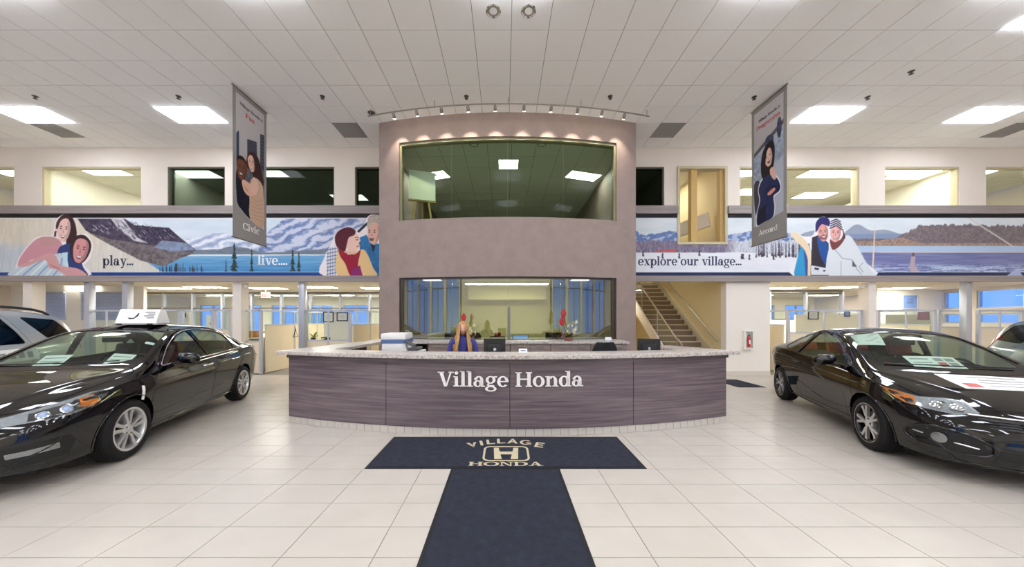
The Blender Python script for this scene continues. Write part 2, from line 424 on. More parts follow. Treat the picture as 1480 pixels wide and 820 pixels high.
def paint_left_mural():
    c = Canvas(-40, 310.5, 571, 399.5); X, Y = c.X, c.Y
    sky = np.stack([200 + 25 * fbm(X * .02, Y * .08), 215 + 18 * fbm(X * .02, Y * .08), 226 + 14 * fbm(X * .02, Y * .08)], -1)
    c.fill(sky)
    # lake and far range
    hm = lambda base, amp, f, o=0: base - amp * fbm(X * f + o, 0 * X + 3.3, 5)
    r1 = np.clip(Y - hm(358, 34, .022, 2), 0, 1) * (X > 225)
    tex = np.clip(.5 + .5 * np.sin(X * .16 + Y * .5 + 9 * fbm(X * .04, Y * .08, 4)) * .8 + .3 * (fbm(X * .3, Y * .3, 3) - .5), 0, 1)
    c.blend(r1, np.stack([150 + 95 * tex, 166 + 82 * tex, 198 + 55 * tex], -1))
    big = np.clip(Y - (352 - 40 * np.clip((X - 372) / 50, 0, 1) - 6 * fbm(X * .06, 0 * Y)), 0, 1) * (X > 375)
    nn = fbm(X * .05, Y * .09, 5); fine = fbm(X * .35, Y * .35, 3)
    st_ = .5 + .5 * np.sin(X * .20 + Y * .42 + 11 * nn); sh = np.clip(st_ * 1.3 - .35 + .5 * (fine - .5), 0, 1)
    c.blend(big, np.stack([206 - 96 * sh, 212 - 82 * sh, 228 - 50 * sh], -1))
    hill = np.clip(Y - (362 - 9 * np.exp(-((X - 345) / 30) ** 2) - 3 * np.sin(X * .03) + 3 * fbm(X * .1, Y * 0)), 0, 1) * (X > 255)
    c.blend(hill, np.stack([96 + 40 * fbm(X * .1, Y * .4), 108 + 38 * fbm(X * .1, Y * .4), 122 + 38 * fbm(X * .1, Y * .4)], -1))
    lake = np.clip(Y - 368, 0, 1) * (X > 215)
    rip = fbm(X * .03, Y * .9, 3); dk = np.clip((Y - 368) / 26, 0, 1)
    c.blend(lake, np.stack([112 - 40 * dk + 60 * (rip - .4), 168 - 30 * dk + 46 * (rip - .4), 208 - 16 * dk + 30 * (rip - .4)], -1))
    c.poly([(232, 369), (270, 368), (480, 368), (480, 369.4), (240, 371)], (222, 232, 236))
    # grass field on the left
    g = np.clip((118 + (Y - 316) * 1.55 - X) / 4, 0, 1)
    st = fbm(X * .35, Y * .06, 4); low = np.clip((Y - 345 + 20 * (fbm(X * .05, Y * .1) - .5)) / 16, 0, 1) * np.clip((150 - X) / 60, .25, 1)
    c.blend(g, np.stack([222 - 24 * low + 30 * (st - .5), 214 - 8 * low + 30 * (st - .5), 196 + 18 * low + 30 * (st - .5)], -1))
    # dark mountain
    c.poly([(112, 314), (178, 314), (197, 326), (246, 330), (262, 344), (285, 362), (262, 372), (236, 384), (205, 376), (158, 350), (126, 334)], (74, 66, 84), tex=.5, ts=.25)
    c.poly([(160, 314), (178, 314), (200, 344), (216, 352), (196, 349), (172, 330)], (188, 186, 190), tex=.25)
    c.poly([(196, 327), (246, 330), (262, 345), (240, 341), (226, 352), (208, 345)], (64, 58, 80), tex=.6, ts=.4)
    for k in range(170):
        x = _rs.uniform(132, 250); y = _rs.uniform(320, 344)
        if y < 316 + max(0, (x - 180) * .2) or y > 334 + (x - 128) * .12: continue
        l_ = _rs.uniform(1.5, 6)
        c.line([(x, y), (x + l_, y + l_ * _rs.uniform(.5, 1.1))], _rs.uniform(.2, .5), [(190, 190, 202), (44, 38, 56), (104, 96, 118)][k % 3])
    c.poly([(128, 336), (160, 346), (200, 352), (284, 366), (262, 374), (238, 386), (205, 377), (160, 354)], (112, 104, 106), tex=.35, ts=.3)
    c.poly([(224, 358), (236, 348), (272, 352), (283, 362), (250, 364)], (132, 146, 172), tex=.2)
    for k in range(40):
        x = _rs.uniform(232, 296); c.pine(x, 386 - 8 * _rs.rand() + abs(x - 258) * .12, 396, 2.2, (46 + 20 * _rs.rand(), 56, 52))
    for x, y0, w in ((340, 351, 8), (365, 358, 4), (424, 359, 6), (433, 363, 4.5), (328, 374, 3)): c.pine(x, y0, 393, w, (48, 66, 62))
    # frame strips above and below the picture
    c.poly([(-60, 309), (580, 309), (580, 315.6), (-60, 315.6)], (34, 30, 32))
    c.poly([(-60, 315.6), (580, 315.6), (580, 316.6), (-60, 316.6)], (238, 238, 238))
    c.poly([(-60, 393.2), (580, 393.2), (580, 394.2), (-60, 394.2)], (226, 230, 236))
    c.poly([(-60, 394.2), (580, 394.2), (580, 400), (-60, 400)], (28, 66, 134))
    # laughing couple in the grass
    W = (242, 232, 232)
    c.poly([(20, 400), (24, 388), (30, 372), (45, 352), (58, 342), (78, 340), (82, 320), (96, 309.5), (108, 318), (114, 338), (126, 339), (136, 352), (132, 374), (124, 384), (128, 400)], W, curve=4)
    c.poly([(83, 333), (84, 322), (92, 312), (101, 311), (109, 319), (113, 336), (110, 350), (98, 355), (100, 330), (95, 318), (88, 320)], (58, 32, 38), curve=4)
    c.poly([(81, 335), (84, 334), (83, 343), (80, 342)], (70, 36, 38))
    c.poly([(28, 384), (32, 372), (46, 354), (60, 344), (78, 343), (90, 350), (92, 366), (70, 372), (48, 376), (34, 386)], (206, 148, 158), curve=4)
    c.poly([(60, 344), (78, 343), (88, 350), (76, 356), (62, 352)], (196, 150, 148), curve=4)
    c.face(94, 333, 10, 16.5, (238, 196, 186), rot=.10)
    c.poly([(84, 322), (92, 312), (100, 311), (106, 318), (98, 316), (90, 320), (85, 332)], (72, 42, 46), curve=4)
    c.poly([(88, 358), (100, 353), (110, 356), (122, 386), (127, 400), (80, 400), (84, 372)], (44, 62, 120), curve=4)
    c.poly([(20, 399.6), (24, 389), (50, 378), (74, 370), (92, 367), (98, 380), (100, 399.6)], (196, 214, 224), curve=4)
    for k in range(7): c.line([(24 + 11 * k, 399), (40 + 10 * k, 386), (62 + 6 * k, 373)], 1.1, (142, 166, 196) if k % 2 else (232, 238, 238))
    c.poly([(92, 366), (100, 365), (99, 387), (95, 388)], (196, 226, 232))
    c.poly([(30, 384), (48, 377), (72, 366), (84, 372), (90, 384), (112, 388), (124, 394), (126, 399.6), (100, 399.6), (84, 390), (74, 388), (66, 376), (40, 386)], (212, 160, 160), curve=4)
    for k in range(4): c.line([(74 + 3 * k, 383 + k * 1.3), (82 + 2.5 * k, 387 + k)], .45, (168, 108, 112))
    c.poly([(105, 372), (103, 356), (108, 344), (118, 340), (128, 344), (134, 354), (131, 368), (122, 380), (112, 381)], (54, 38, 40), curve=4)
    c.face(118.5, 362, 11.5, 18, (212, 148, 148), rot=.22)
    c.poly([(107, 350), (112, 342), (124, 340.5), (133, 350), (132, 360), (128, 349), (118, 345)], (52, 36, 38), curve=4)
    # older couple at the right end
    c.poly([(470, 400), (470, 372), (478, 356), (486, 338), (500, 329), (516, 332), (524, 330), (532, 314), (545, 309), (580, 309), (580, 400)], W, curve=4)
    c.poly([(532, 322), (534, 314), (542, 311), (560, 310), (560, 330), (534, 332)], (178, 168, 156), curve=4, tex=.3, ts=1.0)
    c.poly([(518, 345), (530, 340), (540, 352), (572, 356), (580, 400), (528, 400)], (40, 112, 164), tex=.2)
    c.line([(532, 323), (518, 336)], 1.8, (40, 44, 48))
    c.face(541, 338, 9.5, 15.5, (226, 178, 160), rot=.06, teeth=False, turn=-.3)
    c.poly([(531, 328), (533, 318), (541, 313), (552, 314), (552, 322), (540, 321), (534, 330)], (188, 176, 162), curve=4, tex=.3, ts=1.0)
    c.poly([(536, 352), (543, 356), (540, 366)], (24, 24, 30))
    c.poly([(472, 380), (473, 366), (480, 357), (490, 358), (489, 400), (478, 400)], (226, 228, 234), curve=4)
    for k in range(8): c.line([(473, 362 + 5 * k), (489, 359 + 5 * k)], .5, (82, 90, 132))
    for k in range(5): c.line([(475 + 3.4 * k, 358), (474.5 + 3.6 * k, 400)], .4, (92, 100, 140))
    c.poly([(489, 362), (496, 362), (516, 364), (528, 362), (540, 388), (543, 400), (489, 400)], (234, 198, 140), curve=3)
    c.poly([(490, 358), (500, 366), (514, 368), (522, 362), (518, 384), (525, 400), (508, 400), (500, 382), (492, 370)], (156, 24, 52), curve=3)
    c.poly([(509, 390), (521, 384), (525, 400), (508, 400)], (146, 40, 108))
    c.poly([(500, 364), (512, 362), (510, 368), (504, 369)], (232, 190, 170))
    c.poly([(501, 352), (504, 341), (514, 336), (518, 342), (522, 348), (519, 352), (521, 357), (514, 364), (504, 362)], (240, 200, 182), curve=3)
    c.line([(515, 347.5), (519, 347)], .5, (80, 40, 40)); c.line([(516, 357), (520, 356)], .6, (170, 60, 70)); c.line([(514, 344), (519, 343.5)], .4, (96, 50, 50))
    c.poly([(486, 354), (485, 342), (492, 333), (504, 329), (514, 333), (513, 340), (505, 344), (502, 354), (499, 364), (491, 360)], (88, 24, 40), curve=4, tex=.25, ts=.6)
    return c

def paint_right_mural():
    c = Canvas(894, 310.5, 1520, 399.5); X, Y = c.X, c.Y
    f = fbm(X * .03, Y * .15)
    c.fill(np.stack([206 + 26 * f, 218 + 18 * f, 224 + 14 * f], -1))
    left = X < 1160
    m1 = np.clip(Y - (345 - 16 * fbm(X * .06, 0 * Y + 9.1, 5)), 0, 1) * left
    t = fbm(X * .2, Y * .3, 4)
    c.blend(m1, np.stack([104 + 70 * (t > .56), 128 + 60 * (t > .56), 178 + 34 * (t > .56)], -1))
    m2 = np.clip(Y - (352 - 9 * fbm(X * .22, 0 * Y + 4.4, 4)), 0, 1) * left
    t = fbm(X * .8, Y * .25, 4)
    near = np.clip((X - 1045) / 20, 0, 1)
    c.blend(m2, np.stack([112 + 90 * (t - .3) + 70 * near, 104 + 84 * (t - .3) + 84 * near, 128 + 70 * (t - .3) + 72 * near], -1))
    sn = np.clip(Y - (366 - 2 * fbm(X * .05, 0 * Y) + 5 * np.clip((X - 1080) / 60, 0, 1)), 0, 1) * left
    t = fbm(X * .04, Y * .25)
    c.blend(sn, np.stack([226 + 14 * t, 228 + 14 * t, 234 + 12 * t], -1))
    c.poly([(945, 363), (976, 361), (978, 364), (947, 365)], (206, 92, 92))
    for k in range(46):
        x = _rs.uniform(1090, 1165); c.pine(x, 352 - 6 * _rs.rand(), 369 + _rs.rand() * 4, 1.8, (78, 70, 84))
    for x, y in ((929, 367), (957, 370), (981, 370), (1010, 366), (1071, 371), (1073, 371), (1082, 372), (1117, 372)):
        c.poly([(x - 1, y - 4), (x + 1.2, y - 3), (x + .6, y + 1), (x + 2, y + 4), (x - 1.6, y + 4)], (70, 64, 72))
    # lakeside on the right
    rt = X >= 1160
    hz = np.clip(Y - (341 - 16 * np.exp(-((X - 1237) / 16) ** 2) - 9 * np.exp(-((X - 1275) / 22) ** 2) - 8 * np.exp(-((X - 1180) / 25) ** 2)), 0, 1) * rt
    c.blend(hz, np.stack([142 + 26 * f, 152 + 24 * f, 172 + 20 * f], -1))
    c.blend(np.clip(Y - 338, 0, 1) * rt * (X > 1215), (132, 150, 180))
    tl = np.clip(Y - (346 - 16 * np.clip((X - 1290) / 40, 0, 1) - 9 * fbm(X * .35, 0 * Y + 6.2, 4) * np.clip((X - 1290) / 30, .2, 1)), 0, 1) * rt * (X > 1220)
    t = fbm(X * .35, Y * .5, 4)
    c.blend(tl, np.stack([118 + 60 * (t - .4), 108 + 54 * (t - .4), 112 + 46 * (t - .4)], -1))
    c.poly([(1225, 350), (1262, 349), (1300, 344), (1330, 352), (1400, 352), (1525, 351), (1525, 357), (1225, 357)], (160, 136, 124), tex=.3, ts=.5)
    wt = np.clip(Y - 355.5, 0, 1) * rt
    c.blend(wt, (176, 200, 226))
    w2 = np.clip(Y - 364.5, 0, 1) * rt; t = fbm(X * .03, Y * .5); lo = np.clip((Y - 380) / 8, 0, 1)
    c.blend(w2, np.stack([116 + 50 * (t - .4) + 60 * lo * (fbm(X * .06, Y * 1.2) > .5), 122 + 46 * (t - .4) + 70 * lo * (fbm(X * .06, Y * 1.2) > .5), 168 + 30 * (t - .4) + 50 * lo * (fbm(X * .06, Y * 1.2) > .5)], -1))
    c.poly([(1240, 364), (1525, 364), (1525, 366), (1240, 365.6)], (206, 200, 200))
    # small figures by the water
    c.poly([(1312, 389), (1315, 372), (1318, 367), (1321, 372), (1320, 384), (1326, 392), (1335, 399.6), (1318, 399.6)], (184, 166, 176)); c.ell(1318, 368.5, 2.2, 3, (110, 92, 96))
    c.poly([(1262, 330), (1263.5, 324), (1260.5, 399), (1257.5, 399)], (226, 206, 186))
    c.line([(1392, 312), (1462, 357)], .9, (214, 206, 200))
    c.poly([(880, 309), (1525, 309), (1525, 315.6), (880, 315.6)], (30, 28, 32))
    c.poly([(880, 393.2), (1525, 393.2), (1525, 394.2), (880, 394.2)], (232, 234, 238))
    c.poly([(880, 394.2), (1525, 394.2), (1525, 400), (880, 400)], (42, 52, 86))
    c.poly([(1452, 399.6), (1462, 392), (1470, 391), (1476, 399.6)], (176, 190, 220))
    # couple in winter clothes
    W = (238, 236, 238)
    c.poly([(1146, 400), (1150, 374), (1158, 352), (1142, 342), (1146, 336), (1160, 342), (1174, 340), (1178, 322), (1188, 313.5), (1198, 318), (1208, 316.5), (1218, 328), (1222, 344), (1234, 352), (1250, 380), (1262, 400)], W, curve=3)
    c.poly([(1147, 400), (1150, 378), (1156, 358), (1164, 352), (1168, 366), (1166, 400)], (56, 156, 206), curve=3)
    c.poly([(1160, 360), (1168, 352), (1172, 372), (1170, 400), (1163, 400)], (70, 88, 160))
    c.poly([(1142, 340), (1147, 336), (1158, 343), (1168, 356), (1172, 376), (1171, 400), (1166, 400), (1166, 376), (1160, 360), (1150, 350)], (234, 214, 180), curve=3)
    c.poly([(1172, 344), (1182, 340), (1196, 352), (1198, 400), (1170, 400)], (58, 52, 62))
    c.poly([(1180, 342), (1192, 350), (1196, 360), (1196, 386), (1188, 378), (1182, 362)], (42, 88, 158), curve=3)
    c.poly([(1171, 384), (1198, 389), (1198, 398), (1171, 398)], (222, 226, 232)); c.poly([(1176, 387), (1182, 388), (1182, 391), (1176, 390)], (40, 40, 48)); c.poly([(1188, 391), (1192, 391), (1191, 393), (1188, 393)], (40, 40, 48))
    c.face(1188, 337, 8, 12, (222, 160, 150), rot=-.1)
    c.poly([(1181, 343), (1188, 340), (1195, 341), (1192, 347), (1184, 347)], (150, 96, 92)); c.poly([(1185, 342.5), (1192, 341.5), (1190, 344)], (244, 238, 236))
    c.poly([(1177, 335), (1178, 322), (1186, 314.5), (1195, 316), (1199, 324), (1197, 328), (1186, 325), (1179, 335)], (48, 44, 106), curve=4)
    c.poly([(1197, 400), (1197, 358), (1210, 350), (1224, 340), (1236, 354), (1248, 376), (1258, 392), (1262, 400)], (220, 226, 230), curve=3)
    for p in ([(1206, 362), (1216, 374), (1230, 376)], [(1230, 376), (1236, 388), (1244, 398)], [(1246, 380), (1240, 386), (1246, 394)], [(1214, 378), (1214, 399)]): c.line(p, .5, (150, 156, 166))
    c.poly([(1230, 376), (1237, 386), (1230, 386)], (92, 92, 100))
    c.poly([(1198, 346), (1204, 350), (1214, 346), (1218, 336), (1220, 344), (1212, 356), (1203, 362), (1199, 356)], (120, 66, 66), curve=3)
    c.face(1206, 338, 8, 12, (236, 178, 172), rot=.05)
    c.poly([(1197, 334), (1198, 324), (1206, 318), (1214, 321), (1219, 332), (1217, 338), (1213, 330), (1204, 328)], (232, 232, 238), curve=4)
    for k in range(4): c.line([(1197.5 + k * .6, 331 - 3.4 * k), (1207, 326.5 - 3 * k), (1217 - k * 1.2, 333.5 - 4 * k)], .85, (52, 44, 74))
    c.line([(1217, 334), (1219, 345)], .7, (60, 44, 60))
    return c

def paint_banner(kind):
    c = Canvas(0, 0, 91, 313, 1.25); X, Y = c.X, c.Y
    c.fill((150, 146, 141))
    pic = [(7, 10), (84, 10), (84, 276), (60, 270), (36, 262), (18, 250), (9, 234), (7, 220)] if kind == 'left' else \
          [(7, 10), (84, 10), (84, 258), (60, 262), (36, 266), (10, 270), (7, 250)]
    c.poly(pic, (196, 196, 198))
    top = np.clip((Y - 10) / 120, 0, 1)
    inside = (X > 7) & (X < 84) & (Y > 10) & (Y < 150)
    c.blend(inside * 1.0, np.stack([178 + 24 * (1 - top), 176 + 22 * (1 - top), 174 + 24 * (1 - top)], -1))
    if kind == 'left':
        c.poly([(8, 96), (12, 88), (15, 88), (15, 150), (8, 160)], (52, 62, 92))
        c.poly([(36, 92), (62, 84), (64, 150), (36, 150)], (58, 60, 76)); c.poly([(72, 60), (84, 56), (84, 170), (72, 170)], (62, 66, 82))
        for k in range(9): c.line([(38, 96 + 5 * k), (62, 90 + 5 * k)], .5, (96, 98, 112)); c.line([(73, 64 + 8 * k), (84, 62 + 8 * k)], .6, (110, 112, 124))
        c.poly([(8, 150), (36, 140), (84, 140), (84, 205), (8, 205)], (92, 92, 104), tex=.3, ts=.2)
        c.poly([(8, 172), (22, 184), (34, 196), (46, 215), (48, 262), (20, 250), (9, 232)], (26, 24, 38), curve=4)
        c.poly([(34, 150), (36, 128), (44, 116), (58, 112), (70, 124), (78, 152), (84, 170), (72, 176), (56, 170), (48, 160)], (58, 32, 32), curve=4)
        c.poly([(46, 176), (60, 166), (76, 172), (82, 192), (82, 270), (44, 262), (42, 222), (40, 204)], (206, 172, 146), curve=4)
        c.poly([(10, 166), (9, 148), (16, 138), (28, 138), (35, 150), (33, 172), (24, 188), (14, 184)], (92, 54, 40), curve=4)
        c.face(21, 163, 11, 22, (122, 74, 54), rot=.1)
        c.poly([(9, 150), (14, 139), (26, 137), (34, 148), (26, 144), (15, 146)], (34, 24, 22), curve=4)
        c.face(47, 139, 10, 18, (232, 186, 164), rot=-.12)
        c.poly([(36, 134), (40, 120), (54, 114), (60, 132), (62, 156), (57, 148), (53, 126), (44, 122)], (64, 36, 34), curve=4)
        c.poly([(22, 190), (28, 184), (48, 186), (58, 178), (66, 182), (56, 206), (38, 214), (26, 206)], (226, 180, 156), curve=4)
        c.poly([(52, 168), (64, 172), (66, 190), (56, 206), (46, 200)], (228, 188, 168), curve=4)
        for k in range(3): c.line([(26 + 3 * k, 196 + 3 * k), (36 + 2 * k, 203 + 2 * k)], .5, (168, 116, 96))
        for k in range(6): c.line([(48, 214 + 9 * k), (64, 218 + 8 * k), (80, 208 + 10 * k)], .5, (176, 140, 114))
    else:
        c.poly([(7, 112), (84, 84), (84, 180), (7, 190)], (160, 172, 190), tex=.25, ts=.15)
        c.poly([(7, 100), (84, 66), (84, 76), (7, 110)], (98, 92, 96)); c.ell(48, 92, 12, 13, (70, 74, 98), tex=.5); c.ell(74, 78, 6, 22, (62, 66, 92), tex=.5)
        c.poly([(60, 150), (84, 140), (84, 258), (60, 262)], (178, 184, 196)); c.poly([(7, 190), (26, 186), (30, 268), (7, 270)], (186, 190, 200))
        c.poly([(7, 172), (20, 168), (26, 190), (22, 250), (10, 236)], (62, 60, 68), curve=3)
        c.poly([(14, 270), (14, 240), (22, 214), (18, 190), (24, 172), (40, 164), (58, 168), (70, 180), (78, 198), (76, 214), (62, 220), (64, 240), (60, 262), (36, 266)], (236, 236, 240), curve=4)
        c.poly([(30, 166), (26, 140), (30, 112), (40, 98), (54, 94), (62, 108), (62, 140), (56, 160), (44, 172)], (38, 26, 30), curve=4)
        c.face(46, 127, 11, 20, (236, 196, 178), rot=-.14, teeth=False)
        c.poly([(34, 126), (36, 108), (46, 99), (57, 104), (50, 106), (42, 114), (38, 140)], (34, 24, 28), curve=4)
        c.poly([(16, 268), (16, 240), (24, 214), (20, 190), (26, 174), (40, 166), (56, 170), (68, 182), (76, 200), (74, 212), (60, 218), (62, 240), (58, 262), (36, 266)], (38, 46, 88), curve=4, tex=.2)
        c.poly([(34, 196), (52, 190), (74, 206), (66, 214), (44, 212)], (30, 36, 74), curve=3)
        c.poly([(50, 158), (58, 154), (66, 170), (64, 184), (56, 176)], (232, 186, 168), curve=3); c.poly([(44, 206), (60, 200), (64, 206), (50, 212)], (226, 150, 140), curve=3)
        c.poly([(18, 268), (18, 236), (40, 228), (40, 265)], (24, 26, 48))
    return c

# ------------------------------------------------------------------ cars
def bspl(K, n):
    """uniform cubic B-spline through clamped control points K (m, 2)"""
    K = np.vstack([2 * K[0] - K[1], K, 2 * K[-1] - K[-2]])
    m = len(K) - 3
    t = np.linspace(0, m, n); i = np.minimum(t.astype(int), m - 1); u = (t - i)[:, None]
    return ((1 - u) ** 3 * K[i] + (3 * u ** 3 - 6 * u ** 2 + 4) * K[i + 1] + (-3 * u ** 3 + 3 * u ** 2 + 3 * u + 1) * K[i + 2] + u ** 3 * K[i + 3]) / 6

ACCORD = dict(L=4.86, fa=0.955, ra=3.73, R=0.335, arch=0.375,
    zt=[(0,.60),(.04,.68),(.12,.735),(.35,.825),(.8,.925),(1.25,1.005),(1.42,1.05),(1.7,1.18),(2.0,1.32),(2.3,1.42),(2.6,1.462),(2.9,1.466),(3.3,1.44),(3.7,1.355),(4.05,1.225),(4.3,1.12),(4.5,1.085),(4.75,1.065),(4.82,1.0),(4.86,.85)],
    zb=[(0,.42),(.03,.30),(.08,.22),(.3,.185),(.7,.175),(4.1,.18),(4.5,.24),(4.75,.32),(4.83,.40),(4.86,.55)],
    w=[(0,.55),(.03,.66),(.1,.755),(.25,.83),(.5,.885),(.9,.92),(1.5,.925),(3.4,.925),(4.0,.91),(4.4,.87),(4.7,.80),(4.82,.72),(4.86,.62)],
    zs=[(0,.52),(.05,.60),(.2,.70),(.5,.80),(1.0,.885),(1.4,.93),(2,.955),(3,.985),(3.8,1.015),(4.3,1.03),(4.7,.99),(4.82,.9),(4.86,.72)],
    y6=[(0,.28),(.4,.42),(.8,.52),(1.05,.66),(1.25,.755),(1.7,.70),(2.0,.655),(2.3,.61),(2.7,.585),(3.1,.585),(3.5,.60),(3.9,.63),(4.2,.66),(4.4,.64),(4.7,.52),(4.86,.35)],
    z6=[(0,.59),(.12,.725),(.4,.83),(.8,.915),(1.05,.955),(1.25,.985),(1.7,1.145),(2.0,1.275),(2.3,1.37),(2.7,1.415),(3.1,1.408),(3.5,1.345),(3.9,1.215),(4.2,1.105),(4.4,1.08),(4.75,1.05),(4.82,.985),(4.86,.84)],
    win=[[(1.60,.99),(2.60,1.01),(2.52,1.37),(2.27,1.325),(1.97,1.205)],
         [(2.68,1.012),(3.48,1.04),(3.52,1.12),(3.46,1.27),(3.25,1.335),(3.0,1.362),(2.61,1.375)],
         [(3.56,1.045),(3.86,1.062),(3.74,1.155),(3.53,1.245)]],
    ws=[(1.385,0.0),(1.40,.3),(1.45,.52),(1.56,.665),(2.0,.585),(2.22,.535),(2.25,.3),(2.26,0.0)],
    rw=[(3.52,0.0),(3.51,.3),(3.50,.52),(3.75,.545),(4.10,.60),(4.20,.48),(4.23,.25),(4.24,0.0)],
    doors=[[(1.30,.30),(2.58,.27),(2.66,.33),(2.66,.99),(2.56,1.398),(2.25,1.358),(1.95,1.243),(1.52,1.0),(1.36,.86),(1.27,.62)],
           [(2.685,.29),(3.28,.27),(3.36,.45),(3.52,.72),(3.70,.86),(3.62,1.0),(3.545,1.18),(3.49,1.29),(3.25,1.365),(3.0,1.393),(2.585,1.402),(2.685,1.0)]],
    hood=[(.16,0.0),(.18,.35),(.27,.58),(.55,.70),(1.0,.775),(1.17,.80),(1.30,.70),(1.29,.35),(1.27,0.0)])
CIVIC = dict(L=4.52, fa=0.91, ra=3.53, R=0.322, arch=0.358,
    zt=[(0,.58),(.04,.66),(.12,.715),(.4,.82),(.8,.915),(1.05,.98),(1.4,1.125),(1.75,1.265),(2.05,1.355),(2.35,1.395),(2.6,1.397),(2.95,1.36),(3.3,1.275),(3.65,1.165),(3.9,1.10),(4.1,1.08),(4.35,1.07),(4.47,1.01),(4.52,.85)],
    zb=[(0,.40),(.03,.27),(.08,.19),(.3,.165),(3.9,.17),(4.2,.25),(4.4,.34),(4.48,.42),(4.52,.55)],
    w=[(0,.50),(.03,.61),(.1,.71),(.25,.795),(.5,.845),(.9,.875),(1.5,.878),(3.3,.885),(3.8,.87),(4.2,.80),(4.42,.72),(4.52,.58)],
    zs=[(0,.50),(.05,.58),(.2,.675),(.5,.78),(.9,.865),(1.3,.905),(2,.935),(2.8,.985),(3.4,1.02),(3.9,1.03),(4.35,.99),(4.45,.9),(4.52,.72)],
    y6=[(0,.26),(.4,.40),(.7,.52),(.9,.66),(1.03,.73),(1.4,.685),(1.75,.64),(2.05,.595),(2.4,.565),(2.7,.56),(3.0,.575),(3.3,.595),(3.65,.63),(3.9,.64),(4.3,.50),(4.52,.30)],
    z6=[(0,.57),(.12,.705),(.4,.815),(.7,.885),(.9,.925),(1.03,.955),(1.4,1.085),(1.75,1.215),(2.05,1.302),(2.4,1.348),(2.7,1.345),(3.0,1.305),(3.3,1.23),(3.65,1.135),(3.9,1.088),(4.3,1.065),(4.45,1.0),(4.52,.84)],
    win=[[(1.40,.955),(2.84,1.0),(2.66,1.312),(2.4,1.31),(2.05,1.255),(1.75,1.163)],
         [(2.94,1.012),(3.42,1.055),(3.44,1.085),(3.25,1.19),(3.0,1.265),(2.78,1.298)]],
    ws=[(1.12,0.0),(1.14,.3),(1.21,.52),(1.32,.64),(1.75,.57),(2.0,.525),(2.03,.3),(2.04,0.0)],
    rw=[(2.92,0.0),(2.91,.3),(2.90,.49),(3.3,.53),(3.65,.575),(3.78,.46),(3.82,.25),(3.83,0.0)],
    doors=[[(1.20,.30),(2.74,.27),(2.83,.34),(2.93,.8),(2.89,1.02),(2.70,1.34),(2.4,1.338),(2.04,1.285),(1.72,1.188),(1.38,1.0),(1.24,.86),(1.16,.62)]],
    hood=[(.15,0.0),(.17,.34),(.26,.55),(.5,.68),(.85,.75),(1.0,.76),(1.06,.66),(1.02,.35),(.99,0.0)])
SUV = dict(L=4.6, fa=0.92, ra=3.58, R=0.35, arch=0.39,
    zt=[(0,.72),(.05,.84),(.15,.92),(.5,1.02),(1.0,1.09),(1.15,1.12),(1.5,1.35),(1.8,1.55),(2.1,1.66),(2.6,1.70),(3.3,1.695),(3.9,1.655),(4.22,1.60),(4.36,1.50),(4.48,1.25),(4.56,1.05),(4.6,.8)],
    zb=[(0,.48),(.03,.36),(.08,.28),(.3,.23),(.7,.22),(4.0,.22),(4.3,.28),(4.5,.36),(4.57,.45),(4.6,.6)],
    w=[(0,.55),(.03,.66),(.1,.76),(.25,.84),(.5,.89),(.9,.92),(1.5,.925),(3.6,.925),(4.1,.91),(4.35,.87),(4.5,.80),(4.57,.72),(4.6,.62)],
    zs=[(0,.62),(.1,.80),(.5,.93),(1,1.0),(1.5,1.03),(3,1.065),(4,1.10),(4.35,1.10),(4.5,1.0),(4.57,.88),(4.6,.75)],
    y6=[(0,.28),(.4,.45),(.8,.60),(1.0,.72),(1.12,.785),(1.5,.73),(1.8,.69),(2.1,.665),(2.6,.66),(3.3,.655),(3.9,.645),(4.2,.63),(4.36,.64),(4.48,.66),(4.6,.48)],
    z6=[(0,.70),(.15,.90),(.5,1.0),(.8,1.045),(1.0,1.07),(1.12,1.09),(1.5,1.30),(1.8,1.485),(2.1,1.595),(2.6,1.645),(3.3,1.638),(3.9,1.59),(4.2,1.52),(4.36,1.40),(4.48,1.17),(4.56,.98),(4.6,.78)],
    win=[[(1.52,1.08),(2.36,1.095),(2.34,1.575),(2.1,1.545),(1.85,1.45)],
         [(2.44,1.10),(3.40,1.12),(3.34,1.30),(3.20,1.565),(2.42,1.575)],
         [(3.74,1.18),(4.24,1.23),(4.06,1.50),(3.48,1.545)]],
    ws=[(1.24,0.0),(1.26,.3),(1.32,.56),(1.40,.68),(1.8,.63),(2.0,.60),(2.03,.3),(2.04,0.0)],
    rw=None, doors=[[(1.32,.38),(2.38,.34),(2.40,1.07),(2.385,1.605),(2.1,1.575),(1.82,1.475),(1.45,1.12),(1.28,.75)],
                    [(2.43,.34),(3.08,.34),(3.22,.6),(3.46,.9),(3.47,1.12),(3.38,1.35),(3.25,1.60),(2.41,1.607)]],
    hood=[(.17,0.0),(.19,.35),(.28,.6),(.6,.74),(1.0,.80),(1.08,.70),(1.07,.35),(1.06,0.0)])

def lift(S, k, z0=1.02):
    """raise the roof of a profile by k, leaving everything below the waist alone"""
    H = max(z for _, z in S['zt']); g = lambda z: z + k * min(max((z - z0) / (H - z0), 0.0), 1.0)
    for key in ('zt', 'z6'): S[key] = [(a, g(b)) for a, b in S[key]]
    for key in ('win', 'doors'): S[key] = [[(a, g(b)) for a, b in poly] for poly in S[key]]
lift(ACCORD, .05); lift(CIVIC, .065)

